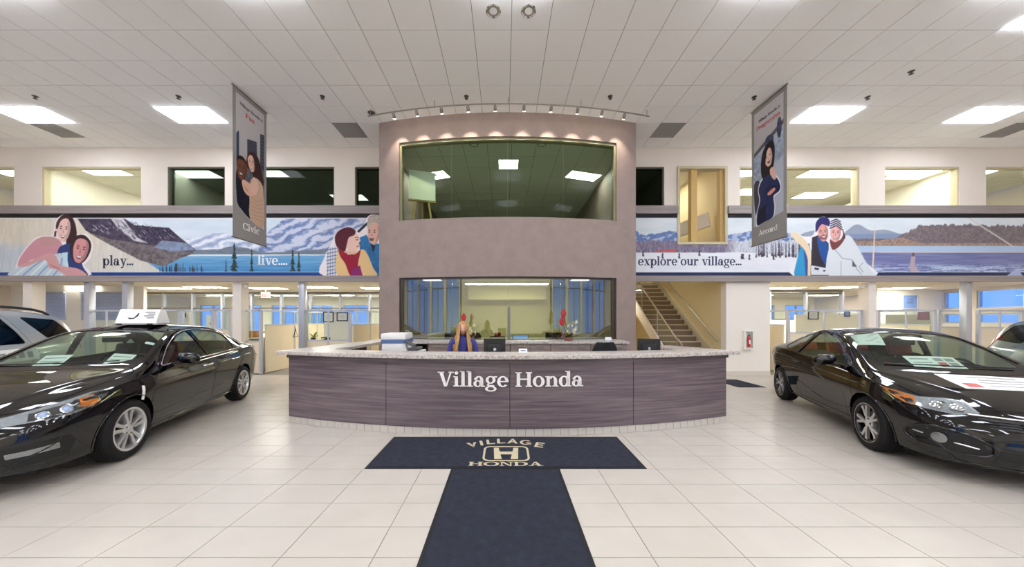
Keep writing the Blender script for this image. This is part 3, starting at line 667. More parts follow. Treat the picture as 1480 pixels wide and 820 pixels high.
def car_surface(S, ns=120, nh=34):
    L = S['L']
    a = np.linspace(0, 1, ns)
    s = L * (0.5 - 0.5 * np.cos(PI * a)) * 0.55 + L * a * 0.45
    ev = lambda k: pchip(*zip(*S[k]), s)
    zt, zb, w, zs, y6, z6 = (ev(k) for k in ('zt', 'zb', 'w', 'zs', 'y6', 'z6'))
    ds = np.gradient(s)
    def sm(v):     # light smoothing along the length, ends kept
        o = v.copy()
        for _ in range(3):
            o[1:-1] = 0.25 * o[:-2] + 0.5 * o[1:-1] + 0.25 * o[2:]
        return o
    zt, zb, w, zs, y6, z6 = map(sm, (zt, zb, w, zs, y6, z6))
    G = np.zeros((ns, nh, 3))
    for i in range(ns):
        ww = w[i]; h = zs[i] - zb[i]
        ysh = ww - 0.035
        K = [(0, zb[i]), (ww * .5, zb[i]), (ww * .86, zb[i] + .005), (ww - .075, zb[i] + .03 * min(1, h / .5)), (ww - .055, zb[i] + .16 * h),
             (ww - .012, zb[i] + .52 * h), (ww + .006, zb[i] + .72 * h), (ww, zb[i] + .80 * h), (ysh, zs[i] - .012), (ysh - .012, zs[i])]
        y5 = ysh - .05; z5 = zs[i] + .012
        up = max(z6[i] - zs[i], 0.0)
        K += [(ysh + (y6[i] - ysh) * .22, zs[i] + up * .18 + .004)]
        K += [(ysh + (y6[i] - ysh) * .6, zs[i] + up * .62 + .012)]
        K += [(y6[i] + .012, z6[i] - .012), (y6[i] - .004, z6[i] + .006), (y6[i] * .85, zt[i] - (zt[i] - z6[i]) * .55), (y6[i] * .45, zt[i] - (zt[i] - z6[i]) * .12), (0, zt[i])]
        q = bspl(np.array(K), nh)
        q[:, 0] = np.maximum(q[:, 0], 0); q[0, 0] = q[-1, 0] = 0
        G[i, :, 1] = q[:, 0]; G[i, :, 2] = q[:, 1]
        fr = math.exp(-(s[i] / .5) ** 2); re = math.exp(-((L - s[i]) / .5) ** 2)
        G[i, :, 0] = s[i] + .16 * (q[:, 0] / .9) ** 2 * fr - .12 * (q[:, 0] / .9) ** 2 * re
    return G

class Car:
    def __init__(s, S, paint, glass, sy=1.0, sz=1.0, sx=1.0, cut=True):
        s.S = S; s.sc = (sx, sy, sz); s.mid = (S['fa'] + S['ra']) / 2
        s.paint = paint; s.glass = glass
        G = car_surface(S)
        s.G = G
        V, Fc = s.ring(G)
        s.bvh = BVHTree.FromPolygons([tuple(v) for v in V], Fc)
        s.V, s.F = V, Fc
    # internal coordinates: (s from nose, y to the car's left, z); local: x forward
    def loc(s, p): return ((s.mid - p[0]) * s.sc[0], p[1] * s.sc[1], p[2] * s.sc[2])
    def ring(s, G, flip=False):
        n, h = G.shape[:2]
        Mi = G[:, 1:-1][:, ::-1].copy(); Mi[..., 1] *= -1
        R = np.concatenate([G, Mi], axis=1); m = R.shape[1]
        V = R.reshape(-1, 3)
        Fc = [(i * m + j, (i + 1) * m + j, (i + 1) * m + (j + 1) % m, i * m + (j + 1) % m) for i in range(n - 1) for j in range(m)]
        # end caps as quad strips
        for i, rev in ((0, False), (n - 1, True)):
            for j in range(h - 1):
                a, b = i * m + j, i * m + j + 1
                c, d = i * m + (m - j - 1 + 1) % m, i * m + (m - j - 1)
                q = [a, b, d, c] if j > 0 else [a, b, d]
                if j == h - 2: q = [a, b, c]
                Fc.append(tuple(q[::-1] if rev else q))
        return V, [tuple(f[::-1]) for f in Fc]
    def shell(s, name, o0, o1):
        """closed hollow shell between inward offsets o0 < o1"""
        me = bpy.data.meshes.new('t'); me.from_pydata([tuple(v) for v in s.V], [], s.F); me.update()
        bm = bmesh.new(); bm.from_mesh(me); bmesh.ops.recalc_face_normals(bm, faces=bm.faces); bm.normal_update()
        vs = [v.co.copy() for v in bm.verts]; nn = [v.normal.copy() for v in bm.verts]
        fs = [tuple(v.index for v in f.verts) for f in bm.faces]
        bm.free(); bpy.data.meshes.remove(me)
        n = len(vs)
        v2 = [a - b * o0 for a, b in zip(vs, nn)] + [a - b * o1 for a, b in zip(vs, nn)]
        f2 = fs + [tuple(i + n for i in f[::-1]) for f in fs]
        me = bpy.data.meshes.new(name); me.from_pydata([tuple(v) for v in v2], [], f2); me.update()
        return me
    def hit(s, p, D):
        D = Vector(D).normalized(); p = Vector(p)
        r = s.bvh.ray_cast(p - D * 3.0, D)
        if r[0] is None:
            q = s.bvh.find_nearest(p); return q[0], q[1]
        n = r[1]
        if n.dot(D) > 0: n = -n
        return r[0], n
    def patch(s, name, pts, D, off, thick, m, parent, step=0.05, smooth=30):
        """a plate that follows the body: outline pts (s, y, z) seen along D"""
        D = Vector(D).normalized()
        U = D.cross(Vector((0, 0, 1)))
        U = Vector((0, 1, 0)) if U.length < 1e-3 else U.normalized()
        W = U.cross(D).normalized(); c = Vector(pts[0])
        bm = bmesh.new()
        vs = [bm.verts.new(((Vector(p) - c).dot(U), (Vector(p) - c).dot(W), 0)) for p in pts]
        bm.faces.new(vs)
        us = [v.co.x for v in vs]; ws = [v.co.y for v in vs]
        for lo, hi, no in ((min(us), max(us), (1, 0, 0)), (min(ws), max(ws), (0, 1, 0))):
            k = max(1, int((hi - lo) / step))
            for i in range(1, k):
                t = lo + (hi - lo) * i / k
                bmesh.ops.bisect_plane(bm, geom=bm.verts[:] + bm.edges[:] + bm.faces[:], plane_co=(no[0] * t, no[1] * t, 0), plane_no=no)
        bm.verts.ensure_lookup_table(); bm.verts.index_update()
        top = []; bot = []
        for v in bm.verts:
            p, n = s.hit(c + U * v.co.x + W * v.co.y, D)
            top.append(p + n * off); bot.append(p + n * (off - thick))
        fs = [[v.index for v in f.verts] for f in bm.faces]
        be = [[v.index for v in e.verts] for e in bm.edges if len(e.link_faces) == 1]
        n = len(top); bm.free()
        V = [s.loc(p) for p in top + bot]
        Fc = fs + [[i + n for i in f[::-1]] for f in fs] + [[a, b, b + n, a + n] for a, b in be]
        me = bpy.data.meshes.new(name); me.from_pydata(V, [], Fc); me.update()
        b2 = bmesh.new(); b2.from_mesh(me); bmesh.ops.recalc_face_normals(b2, faces=b2.faces); b2.to_mesh(me); b2.free()
        shade(me, smooth)
        return link(name, me, m, parent)
    def strip(s, name, pts, D, r, m, parent, off=0.0, n=4, closed=False, dense=8):
        P = crom(pts, dense, closed)
        if closed: P = np.vstack([P, P[:1]])
        q = []
        for p in P:
            h, nn = s.hit(p, D); q.append(s.loc(h + nn * off))
        return MB().tube(q, r, n=6).build(name, m, parent, smooth=60)
    def cutters(s):
        S = s.S; wins = []; rings = []
        def prism(poly, kind, sg=1):
            b = bmesh.new()
            if kind == 'side':
                a = [b.verts.new((p[0], sg * .30, p[1])) for p in poly]; c = [b.verts.new((p[0], sg * 1.3, p[1])) for p in poly]
            else:
                a = [b.verts.new((p[0], p[1], .80)) for p in poly]; c = [b.verts.new((p[0], p[1], 1.9)) for p in poly]
            k = len(poly)
            b.faces.new(a[::-1]); b.faces.new(c)
            for i in range(k): b.faces.new((a[i], a[(i + 1) % k], c[(i + 1) % k], c[i]))
            bmesh.ops.recalc_face_normals(b, faces=b.faces)
            me = bpy.data.meshes.new('cut'); b.to_mesh(me); b.free(); return me
        def ring(poly, kind, sg=1, g=0.0035):
            P = np.array(poly, float); k = len(P)
            T = np.roll(P, -1, 0) - np.roll(P, 1, 0); T /= np.linalg.norm(T, axis=1)[:, None]
            Nn = np.stack([T[:, 1], -T[:, 0]], 1)
            O = P + Nn * g; I = P - Nn * g
            b = bmesh.new()
            mk = (lambda p, t: (p[0], sg * (.45 if t == 0 else 1.3), p[1])) if kind == 'side' else (lambda p, t: (p[0], p[1], .5 if t == 0 else 1.5))
            v = [[[b.verts.new(mk(q[i], t)) for i in range(k)] for t in (0, 1)] for q in (O, I)]
            for i in range(k):
                j = (i + 1) % k
                b.faces.new((v[0][0][i], v[0][0][j], v[0][1][j], v[0][1][i]))
                b.faces.new((v[1][0][j], v[1][0][i], v[1][1][i], v[1][1][j]))
                for t in (0, 1): b.faces.new((v[0][t][j], v[0][t][i], v[1][t][i], v[1][t][j]))
            bmesh.ops.recalc_face_normals(b, faces=b.faces)
            me = bpy.data.meshes.new('cut'); b.to_mesh(me); b.free(); return me
        rnd = lambda poly, n=5: [tuple(p) for p in soft(poly, n)]
        for poly in S['win']:
            for sg in (1, -1): wins.append(prism(rnd(poly), 'side', sg))
        for key in ('ws', 'rw'):
            if S.get(key):
                h = S[key]; full = h + [(a, -b) for a, b in h[::-1] if b > 1e-6]
                wins.append(prism(full, 'top'))
        for poly in S['doors']:
            for sg in (1, -1): rings.append(ring(rnd(poly, 4), 'side', sg))
        h = S['hood']; full = h + [(a, -b) for a, b in h[::-1] if b > 1e-6]
        rings.append(ring([tuple(p) for p in soft(full, 4)], 'top'))
        return wins, rings

def soft(poly, n=5, r=0.05):
    """round the corners of a polygon"""
    P = [np.array(p, float) for p in poly]; k = len(P); out = []
    for i in range(k):
        a, b, c = P[i - 1], P[i], P[(i + 1) % k]
        u = a - b; v = c - b; lu, lv = np.linalg.norm(u), np.linalg.norm(v)
        q = min(r, .4 * lu, .4 * lv); p0 = b + u / lu * q; p1 = b + v / lv * q
        for t in np.linspace(0, 1, n): out.append((1 - t) ** 2 * p0 + 2 * t * (1 - t) * b + t * t * p1)
    return out

def boolean(me, cutters, op):
    o = bpy.data.objects.new('tmp_solid', me); COL.objects.link(o)
    c = bpy.data.collections.new('tmp_cut'); cs = []
    for m in cutters:
        q = bpy.data.objects.new('tmp_cut', m); c.objects.link(q); cs.append(q)
    SC.collection.children.link(c)
    if op == 'DIFFERENCE' or len(cs) > 1:
        md = o.modifiers.new('b', 'BOOLEAN'); md.operand_type = 'COLLECTION'; md.collection = c
    else:
        md = o.modifiers.new('b', 'BOOLEAN'); md.object = cs[0]
    md.operation = op; md.solver = 'EXACT'
    dg = bpy.context.evaluated_depsgraph_get(); dg.update()
    r = bpy.data.meshes.new_from_object(o.evaluated_get(dg))
    bpy.data.objects.remove(o)
    for q in cs: bpy.data.objects.remove(q)
    bpy.data.collections.remove(c)
    return r

def islands(me):
    """split a mesh into connected pieces; returns list of (verts, faces)"""
    n = len(me.vertices); par = np.arange(n)
    def find(a):
        while par[a] != a:
            par[a] = par[par[a]]; a = par[a]
        return a
    for e in me.edges:
        a, b = find(e.vertices[0]), find(e.vertices[1])
        if a != b: par[a] = b
    groups = {}
    for p in me.polygons: groups.setdefault(find(p.vertices[0]), []).append(tuple(p.vertices))
    out = []
    for fs in groups.values():
        ids = sorted({i for f in fs for i in f}); mp = {a: k for k, a in enumerate(ids)}
        out.append(([tuple(me.vertices[i].co) for i in ids], [tuple(mp[i] for i in f) for f in fs]))
    return out

def wheel(parent, car, sgn, axle_s, R, style, ymax):
    """wheel centred on its axle, outer face towards sgn*y"""
    W = 0.215
    x = (car.mid - axle_s) * car.sc[0]
    w = empty('wheel', (x, sgn * ymax, R), 0, parent=parent)
    w.rotation_euler = (0, 0, 0 if sgn > 0 else PI)
    rr = R * 0.715
    # axis y: outer face at +y after rotation; profile (radius, y)
    tp = [(rr - .006, -W), (rr + .03, -W - .006), (R - .025, -W + .002), (R - .004, -W + .03)]
    for k in range(5):
        y0 = -W + .035 + k * (W - .07) / 5; y1 = y0 + (W - .07) / 5
        tp += [(R, y0 + .003), (R, y1 - .006), (R - .008, y1 - .004), (R - .008, y1 - .001)]
    tp += [(R - .004, -.03), (R - .022, -.004), (R - .05, .004), (rr + .02, .002), (rr - .004, -.006), (rr - .006, -.02)]
    MB().lathe(tp, 56, axis='y').build('tyre', MATS['rubber'], w, smooth=30)
    rm = MATS['alloy']; dk = MATS['wheel_black']
    MB().lathe([(rr - .004, -W + .005), (rr - .02, -.10), (rr - .022, -.03), (rr - .004, -.012), (rr + .004, -.004), (rr - .006, .0), (rr - .02, -.006), (rr - .03, -.03), (rr - .035, -.10), (rr - .03, -W + .01)], 56, axis='y').build('rim', rm if style != 'pocket' else dk, w, smooth=30)
    if style == 'pocket': MB().lathe([(rr - .016, -.008), (rr - .004, -.003), (rr + .005, -.002), (rr + .003, -.012), (rr - .014, -.014)], 56, axis='y').build('rim_lip', rm, w, smooth=30)
    MB().lathe([(0.02, -.11), (.15, -.11), (.155, -.095), (.02, -.095)], 40, axis='y').build('brake_disc', MATS['brake'], w, smooth=30)
    MB().lathe([(rr - .03, -.125), (.01, -.125)], 40, axis='y').build('back_plate', dk, w)
    hub = MB().lathe([(.075, -.07), (.072, -.03), (.055, -.014), (.034, -.012), (.032, -.008), (0.001, -.006)], 28, axis='y').build('hub_cap', rm, w, smooth=35)
    if style == 'twin':      # ten slim spokes in pairs
        me = None
        for k in range(10):
            a = 2 * PI * k / 10 + (0.10 if k % 2 else -0.10)
            if me is None:
                P = [(.035, -.026, -.014), (.035, .026, -.014), (rr - .012, .020, -.016), (rr - .012, -.020, -.016)]
                v = []
                for (r_, t, y) in P: v.append((r_, y - .002 + .0, t))
                mb = MB()
                c = [(.045, .018), (.10, .016), (.16, .018), (rr - .010, .030)]
                top = [(-.018), (-.012), (-.016), (-.014)]
                vs = []; fs = []
                for (r_, hw), y in zip(c, top):
                    vs += [(r_, y - .006, -hw), (r_, y, -hw * .45), (r_, y, hw * .45), (r_, y - .006, hw), (r_, y - .035, hw * .8), (r_, y - .035, -hw * .8)]
                for i in range(len(c) - 1):
                    for j in range(6): fs.append((i * 6 + j, i * 6 + (j + 1) % 6, (i + 1) * 6 + (j + 1) % 6, (i + 1) * 6 + j))
                mb.add(vs, fs); me = mb.mesh('spoke', 40)
            o = link('spoke', me, rm, w); o.rotation_euler = (0, a, 0)
    else:                    # five forked spokes over black pockets
        me = md = None
        for k in range(5):
            a = 2 * PI * k / 5
            if me is None:
                def arm(sg):
                    c = [(.04, 0.0, .016), (.10, .012, .015), (.17, .030, .016), (rr - .01, .056, .026)]
                    vs = []; fs = []
                    for i, (r_, off, hw) in enumerate(c):
                        y = (-.018, -.012, -.014, -.012)[i]
                        z0 = sg * off
                        vs += [(r_, y, z0 - hw), (r_, y, z0 + hw), (r_, y - .03, z0 + hw * .8), (r_, y - .03, z0 - hw * .8)]
                    for i in range(len(c) - 1):
                        for j in range(4): fs.append((i * 4 + j, i * 4 + (j + 1) % 4, (i + 1) * 4 + (j + 1) % 4, (i + 1) * 4 + j))
                    return vs, fs
                mb = MB(); mb.add(*arm(1)); mb.add(*arm(-1)); me = mb.mesh('spoke', 40)
                mb = MB().prism([(.08, -.006), (rr - .012, -.05), (rr - .012, .05), (.08, .006)], -.03, -.018, Matrix(((1, 0, 0, 0), (0, 0, 1, 0), (0, 1, 0, 0), (0, 0, 0, 1))))
                md = mb.mesh('spoke_pocket')
            o = link('spoke', me, rm, w); o.rotation_euler = (0, a, 0)
            o = link('spoke_pocket', md, dk, w); o.rotation_euler = (0, a, 0)
    for k in range(5):
        a = 2 * PI * (k + .5) / 5
        MB().lathe([(.011, -.03), (.011, -.012), (.001, -.010)], 8, origin=(.052 * math.cos(a), 0, .052 * math.sin(a)), axis='y').build('lug_nut', dk if style == 'pocket' else MATS['brake'], w, smooth=30)
    return w

def rounded(name, x0, y0, z0, x1, y1, z1, r, m, parent):
    return MB().box(x0, y0, z0, x1, y1, z1).build(name, m, parent, smooth=50, bevel=r)

def seat(parent, car, s0, y0, m, m2, z0=.30):
    """front seat facing +x"""
    L = lambda a, b, c: car.loc((a, b, c))
    e = empty('seat', L(s0, y0, z0), 0, parent=parent)
    c = MB(); c.box(-.24, -.25, 0, .26, .25, .16); c.build('seat_cushion', m, e, smooth=50, bevel=.05)
    for sg in (-1, 1):
        MB().box(-.22, sg * .17, .05, .24, sg * .27, .21).build('seat_bolster', m2, e, smooth=50, bevel=.04)
    b = MB()
    M = Matrix.Translation((-.22, 0, .12)) @ Matrix.Rotation(-.32, 4, 'Y')
    q = MB().box(-.07, -.24, 0, .07, .24, .60)
    q.v = [tuple(M @ Vector(v)) for v in q.v]; q.build('seat_backrest', m, e, smooth=50, bevel=.06)
    for sg in (-1, 1):
        q = MB().box(-.05, sg * .17, .05, .12, sg * .27, .50); q.v = [tuple(M @ Vector(v)) for v in q.v]
        q.build('seat_bolster', m2, e, smooth=50, bevel=.04)
    q = MB().box(-.05, -.13, .64, .06, .13, .82); q.v = [tuple(M @ Vector(v)) for v in q.v]
    q.build('headrest', m2 if m2 is not m else m, e, smooth=50, bevel=.045)
    q = MB(); 
    for sg in (-.06, .06): q.tube([M @ Vector((0, sg, .58)), M @ Vector((0, sg, .66))], .007, 8)
    q.build('headrest_post', MATS['chrome'], e)
    return e

def make_car(name, S, loc, heading, paint, glass, style, label, seatm, seatm2, scale=(1, 1, 1), simple=False):
    car = Car(S, paint, glass, sx=scale[0], sy=scale[1], sz=scale[2])
    root = empty(name, loc, heading, label, 'car', 'cars on the showroom floor')
    wins, rings = car.cutters()
    arches = []
    for ax in (S['fa'], S['ra']):
        for sg in (1, -1):
            b = bmesh.new()
            bmesh.ops.create_cone(b, cap_ends=True, segments=48, radius1=S['arch'], radius2=S['arch'], depth=.9,
                                  matrix=Matrix.Translation((ax, sg * (.56 + .45), S['R'] + .0)) @ Matrix.Rotation(PI / 2, 4, 'X'))
            me = bpy.data.meshes.new('cut'); b.to_mesh(me); b.free(); arches.append(me)
    body = car.shell('body', 0.0, .022)
    res = boolean(body, [m.copy() for m in wins] + arches + rings, 'DIFFERENCE')
    big = sorted(islands(res), key=lambda t: -len(t[1]))
    for k, (v, f) in enumerate(big):
        if len(f) < 6: continue
        A = np.array(v); cen = (A.min(0) + A.max(0)) / 2; ext = A.max(0) - A.min(0)
        if k == 0: nm = 'body'
        elif abs(cen[1]) < .1 and cen[2] > .6 and ext[1] > .8 and cen[0] < 1.4: nm = 'hood'
        elif abs(cen[1]) > .4 and ext[0] > .4 and ext[2] > .3: nm = 'front_door' if cen[0] < 2.3 else 'rear_door'
        else: nm = 'body_panel'
        me = bpy.data.meshes.new(nm); me.from_pydata([car.loc(p) for p in v], [], f); me.update()
        shade(me, 28)
        link(nm, me, paint, root)
    gs = car.shell('glass', .006, .010)
    res = boolean(gs, wins, 'INTERSECT') if False else None
    out = []
    for wmesh in wins:
        r = boolean(car.shell('glass', .006, .010), [wmesh], 'INTERSECT')
        for v, f in islands(r):
            if len(f) < 3: continue
            A = np.array(v); cen = A.mean(0)
            if abs(cen[1]) < .15: nm = 'windshield' if cen[0] < 2.5 else 'rear_window'
            else: nm = 'side_window'
            me = bpy.data.meshes.new(nm); me.from_pydata([car.loc(p) for p in v], [], f); me.update(); shade(me, 30)
            link(nm, me, glass, root)
        bpy.data.meshes.remove(r)
    # wheel wells and wheels
    for ax, fr in ((S['fa'], True), (S['ra'], False)):
        for sg in (1, -1):
            mb = MB().lathe([(S['arch'] + .004, .0), (S['arch'] + .004, .30), (.05, .30)], 32, axis='y', a0=-.1, a1=PI + .1)
            o = mb.build('wheel_well', MATS['black_plastic'], root)
            o.location = car.loc((ax, 0, S['R'])); 
            wy = float(pchip(*zip(*S['w']), [ax])[0])
            o.location.y = sg * (wy - .095) * scale[1]
            o.rotation_euler = (0, 0, PI if sg > 0 else 0)
            wheel(root, car, sg, ax, S['R'] * scale[2], style, (wy - .012) * scale[1])
            q = []
            for a in np.linspace(-.28, PI + .28, 40):
                h, nn = car.hit((ax + (S['arch'] + .006) * math.cos(a), sg * 1.0, S['R'] + (S['arch'] + .006) * math.sin(a)), (0, -sg, 0))
                q.append(car.loc(h + nn * .001))
            MB().tube(q, .008, 6).build('wheel_arch_lip', paint, root, smooth=60)
    # interior
    blk = MATS['cabin_black']; L = S['L']
    cs = S['ws'][0][0]
    fl = MB(); fl.box(*car.loc((cs + .1, -.75, .24)), *car.loc((3.9 if L > 4.8 else 3.6, .75, .28)))
    fl.build('cabin_floor', blk, root)
    zt = lambda s_: float(pchip(*zip(*S['zt']), [s_])[0])
    z0 = zt(cs) - .06
    pr = [(cs - .12, z0 - .02), (cs + .10, z0 + .01), (cs + .42, z0 + .00), (cs + .55, z0 - .05), (cs + .58, z0 - .16), (cs + .50, z0 - .32), (cs + .1, z0 - .45), (cs - .1, z0 - .3)]
    db = MB()
    ys = [-.68, -.4, 0, .4, .68]
    P = np.array([[car.loc((a + .10 * (abs(y) / .68) ** 2, y, b - .03 * (abs(y) / .68) ** 3)) for (a, b) in pr + pr[:1]] for y in ys])
    db.grid(P); db.build('dashboard', blk, root, smooth=40)
    fs = cs + 1.15 if L > 4.6 else cs + 1.12
    for sg in (1, -1): seat(root, car, fs, sg * .37, seatm, seatm2)
    rb = MB(); x0 = fs + .98
    rb.box(*car.loc((x0 - .28, -.62, .30)), *car.loc((x0 + .25, .62, .50))); rb.build('rear_seat', seatm, root, smooth=50, bevel=.06)
    rb = MB(); M = Matrix.Rotation(-.42, 4, 'Y')
    rb.box(-.08, -.60 * scale[1], 0, .08, .60 * scale[1], .62); rb.v = [tuple(M @ Vector(v) + Vector(car.loc((x0 + .20, 0, .42)))) for v in rb.v]
    rb.build('rear_seat_back', seatm, root, smooth=50, bevel=.06)
    for y in (-.36, .36):
        q = MB().box(-.05, -.13, .62, .05, .13, .78); q.v = [tuple(M @ Vector(v) + Vector(car.loc((x0 + .20, y, .42)))) for v in q.v]
        q.build('rear_headrest', seatm2, root, smooth=50, bevel=.04)
    # steering wheel on the left
    M = Matrix.Translation(car.loc((cs + .62, .37, z0 - .04))) @ Matrix.Rotation(-1.15, 4, 'Y')
    pts = [M @ Vector((.185 * math.cos(a), .185 * math.sin(a), 0)) for a in np.linspace(0, 2 * PI, 33)]
    sw = MB().tube(pts, .015, 8); sw.tube([M @ Vector((-.18, 0, 0)), M @ Vector((.0, 0, -.02)), M @ Vector((0, .18, 0))], .018, 8)
    sw.tube([M @ Vector((0, -.18, 0)), M @ Vector((0, 0, -.02)), M @ Vector((0, 0, -.25))], .025, 8)
    sw.build('steering_wheel', blk, root, smooth=60)
    rm_s = S['ws'][-1][0] - .12
    rv = MB().box(-.015, -.12, -.035, .015, .12, .035); rv.build('rear_view_mirror', blk, root, smooth=50, bevel=.012, loc=car.loc((rm_s, 0, zt(rm_s) - .11)))
    # door mirrors
    ms = S['win'][0][0][0] + .16; mz = S['win'][0][0][1] + .055
    for sg in (1, -1):
        h, nn = car.hit((ms, sg, mz - .05), (0, -sg, 0))
        base = Vector(car.loc(h))
        e = empty('door_mirror', base, 0, parent=root)
        U = np.linspace(0, PI, 13); Vv = np.linspace(0, 2 * PI, 25)
        P = np.zeros((13, 25, 3))
        for i, u in enumerate(U):
            for j, v in enumerate(Vv):
                a, b, c = math.cos(u), math.sin(u) * math.cos(v), math.sin(u) * math.sin(v)
                f = lambda t, p: math.copysign(abs(t) ** p, t)
                x = f(b, .8) * .085; x = x if x > 0 else x * .35
                P[i, j] = (x, sg * (.185 + f(a, .75) * .125), .055 + f(c, .75) * .075 - .02 * a)
        mb = MB().grid(P); mb.build('mirror_shell', paint, e, smooth=60)
        MB().bar((0.0, sg * -.02, -.02), (.01, sg * .12, .005), .06, .035).build('mirror_arm', MATS['black_plastic'], e, bevel=.008, smooth=40)
    # door handles
    for dpoly in S['doors']:
        xs = max(p[0] for p in dpoly if p[1] < .9 and p[1] > .6) if len(S['doors']) == 1 else max(p[0] for p in dpoly if .3 < p[1] < 1.02) - (.06 if dpoly is S['doors'][0] else .22)
        if len(S['doors']) == 1: xs -= .04
        hz = S['win'][0][1][1] - .15
        for sg in (1, -1):
            a, na = car.hit((xs - .04, sg, hz + .008), (0, -sg, 0)); b, nb = car.hit((xs - .24, sg, hz), (0, -sg, 0))
            pts = [car.loc(a + na * .002), car.loc(a * .92 + b * .08 + na * .032), car.loc(a * .5 + b * .5 + na * .036), car.loc(a * .08 + b * .92 + nb * .032), car.loc(b + nb * .002)]
            MB().tube(crom(pts, 4), [.011] * 4 + [.014] * 9 + [.011] * 4, 8).build('door_handle', MATS['chrome'] if style == 'twin' else paint, root, smooth=60)
    # wipers
    for y0, y1 in ((.50, -.08), (-.02, -.56)):
        pts = []
        for t in np.linspace(0, 1, 9):
            y = y0 + (y1 - y0) * t
            h, nn = car.hit((cs + .035 + .09 * abs(y) ** 2, y, 2), (0, 0, -1)); pts.append(car.loc(h + nn * (.018 - .008 * t)))
        MB().tube(pts, .007, 6).build('wiper', MATS['black_plastic'], root)
    # number-plate side: under tray
    MB().box(*car.loc((.35, -.6, .15)), *car.loc((L - .6, .6, .17))).build('under_tray', MATS['black_plastic'], root)
    return car, root
mat('rubber', '#1b1a19', .75, spec=.3)
mat('alloy', '#d2d1cf', .28, metal=.7)
mat('brake', '#8d8c8a', .35, metal=1.0)
mat('chrome', '#e6e6e6', .06, metal=1.0)
mat('wheel_black', '#0c0c0d', .3)
mat('black_plastic', '#0d0d0e', .45)
mat('cabin_black', '#151616', .7)
mat('cabin_grey', '#232424', .8)
mat('cabin_red', '#8d1f20', .75)
mat('cabin_tan', '#b9ad9b', .8)
black_paint = mat('black_paint', '#030304', .3, spec=.0, coat=1.0)
brown_paint = mat('brown_black_paint', '#040303', .3, spec=.0, coat=1.0)
silver_paint = mat('silver_paint', '#b4b4b0', .28, metal=.55, coat=1.0, noise=(900, .06))
teal_paint = mat('teal_grey_paint', '#5f7274', .25, metal=.6, coat=1.0, noise=(900, .06))
car_glass = glassmat('car_glass', '#e9f1ec', .02)
dark_glass = glassmat('dark_car_glass', '#7d8888', .03)
lens_glass = glassmat('lens_glass', '#f4f6f6', .06)
mat('lamp_chrome', '#97999b', .12, metal=1.0, bump=(60, .6))
mat('lamp_amber', '#e07a12', .18, coat=1.0)
mat('lamp_red', '#c22a20', .15, coat=1.0)
mat('paper', '#f4f3f0', .7)
mat('print_grey', '#9a9896', .7)
mat('print_dark', '#3b3a3d', .7)
mat('print_red', '#c4605c', .7)

def heading_of(rear, front):
    return math.atan2(front[1] - rear[1], front[0] - rear[0])
def place(S, near_front, near_rear, side, halfw):
    """car origin from ground contacts of the two near wheels; side=+1 when its left flank faces us"""
    f = Vector(near_front); r = Vector(near_rear); h = heading_of(r, f)
    mid = (f + r) / 2; left = Vector((-math.sin(h), math.cos(h)))
    c = mid - left * side * halfw
    return (c.x, c.y, 0.0), h

# ------------------------------------------------------------------ the room
CZ = 6.44; TS = 0.627; TX0 = 0.115; TY0 = 7.17     # ceiling height, ceiling tile module and its origin
WY = 8.92                                          # face of the back wall
cream = mat('cream_wall', '#e6dccf', .85, noise=(2.0, .02), bump=(180, .05))
cream2 = mat('pale_cream_wall', '#efe7da', .85)
office_wall = mat('office_wall', '#f0ebdf', .85)
dim_wall = mat('dim_wall', '#8d8e82', .9)  # darker rooms upstairs: their low light is put into the wall colour
ceil_tile = mat('ceiling_tile', '#f5f3f0', .9, noise=(1.2, .015), bump=(260, .12))
ceil_grid = mat('ceiling_grid', '#8f8b87', .8)
plaster = mat('taupe_plaster', '#938179', .6, noise=(3.5, .09), bump=(95, .35))
grout = mat('grout', '#857d73', .9)
alu = mat('aluminium', '#bfc3cc', .35, metal=.55)
alu_dark = mat('dark_aluminium', '#6d6a66', .45, metal=.5)
beige_frame = mat('beige_frame', '#c9bd9c', .6)
office_ceiling = mat('office_ceiling', '#e9e0cc', .9)
carpet = mat('office_carpet', '#9a958b', .95)
clear_glass = glassmat('clear_glass', '#f8fcfa', .02)
green_glass = glassmat('green_glass', '#e2eadf', .002)
dim_glass = glassmat('dim_glass', '#cfd6cb', .004)
coated_glass = glassmat('coated_glass', '#e8eddc', .18)
troffer_m = emitmat('troffer_diffuser', '#eef3ff', TROFFER)
office_troffer = emitmat('office_diffuser', '#fff9ee', OFFICE_LIGHT)
up_troffer = emitmat('upstairs_diffuser', '#fffaf0', 9.0)
dim_troffer = emitmat('dim_diffuser', '#eef6f4', 2.6)

def floor_tile_mat():
    m = mat('floor_tile', '#d6cfc2', .24, spec=.4)
    N = m.node_tree.nodes; L = m.node_tree.links; b = N['Principled BSDF']
    oi = N.new('ShaderNodeObjectInfo'); tc = N.new('ShaderNodeTexCoord')
    nz = N.new('ShaderNodeTexNoise'); nz.inputs['Scale'].default_value = 3.0; nz.inputs['Detail'].default_value = 5
    ad = N.new('ShaderNodeVectorMath'); ad.operation = 'ADD'
    L.new(tc.outputs['Object'], ad.inputs[0]); L.new(oi.outputs['Location'], ad.inputs[1]); L.new(ad.outputs[0], nz.inputs['Vector'])
    r = N.new('ShaderNodeValToRGB'); r.color_ramp.elements[0].color = hexc('#c2baae'); r.color_ramp.elements[1].color = hexc('#c8c0b4')
    r.color_ramp.elements[0].position = .3; r.color_ramp.elements[1].position = .7
    L.new(nz.outputs[0], r.inputs[0]); L.new(r.outputs[0], b.inputs['Base Color'])
    return m
ftile = floor_tile_mat()

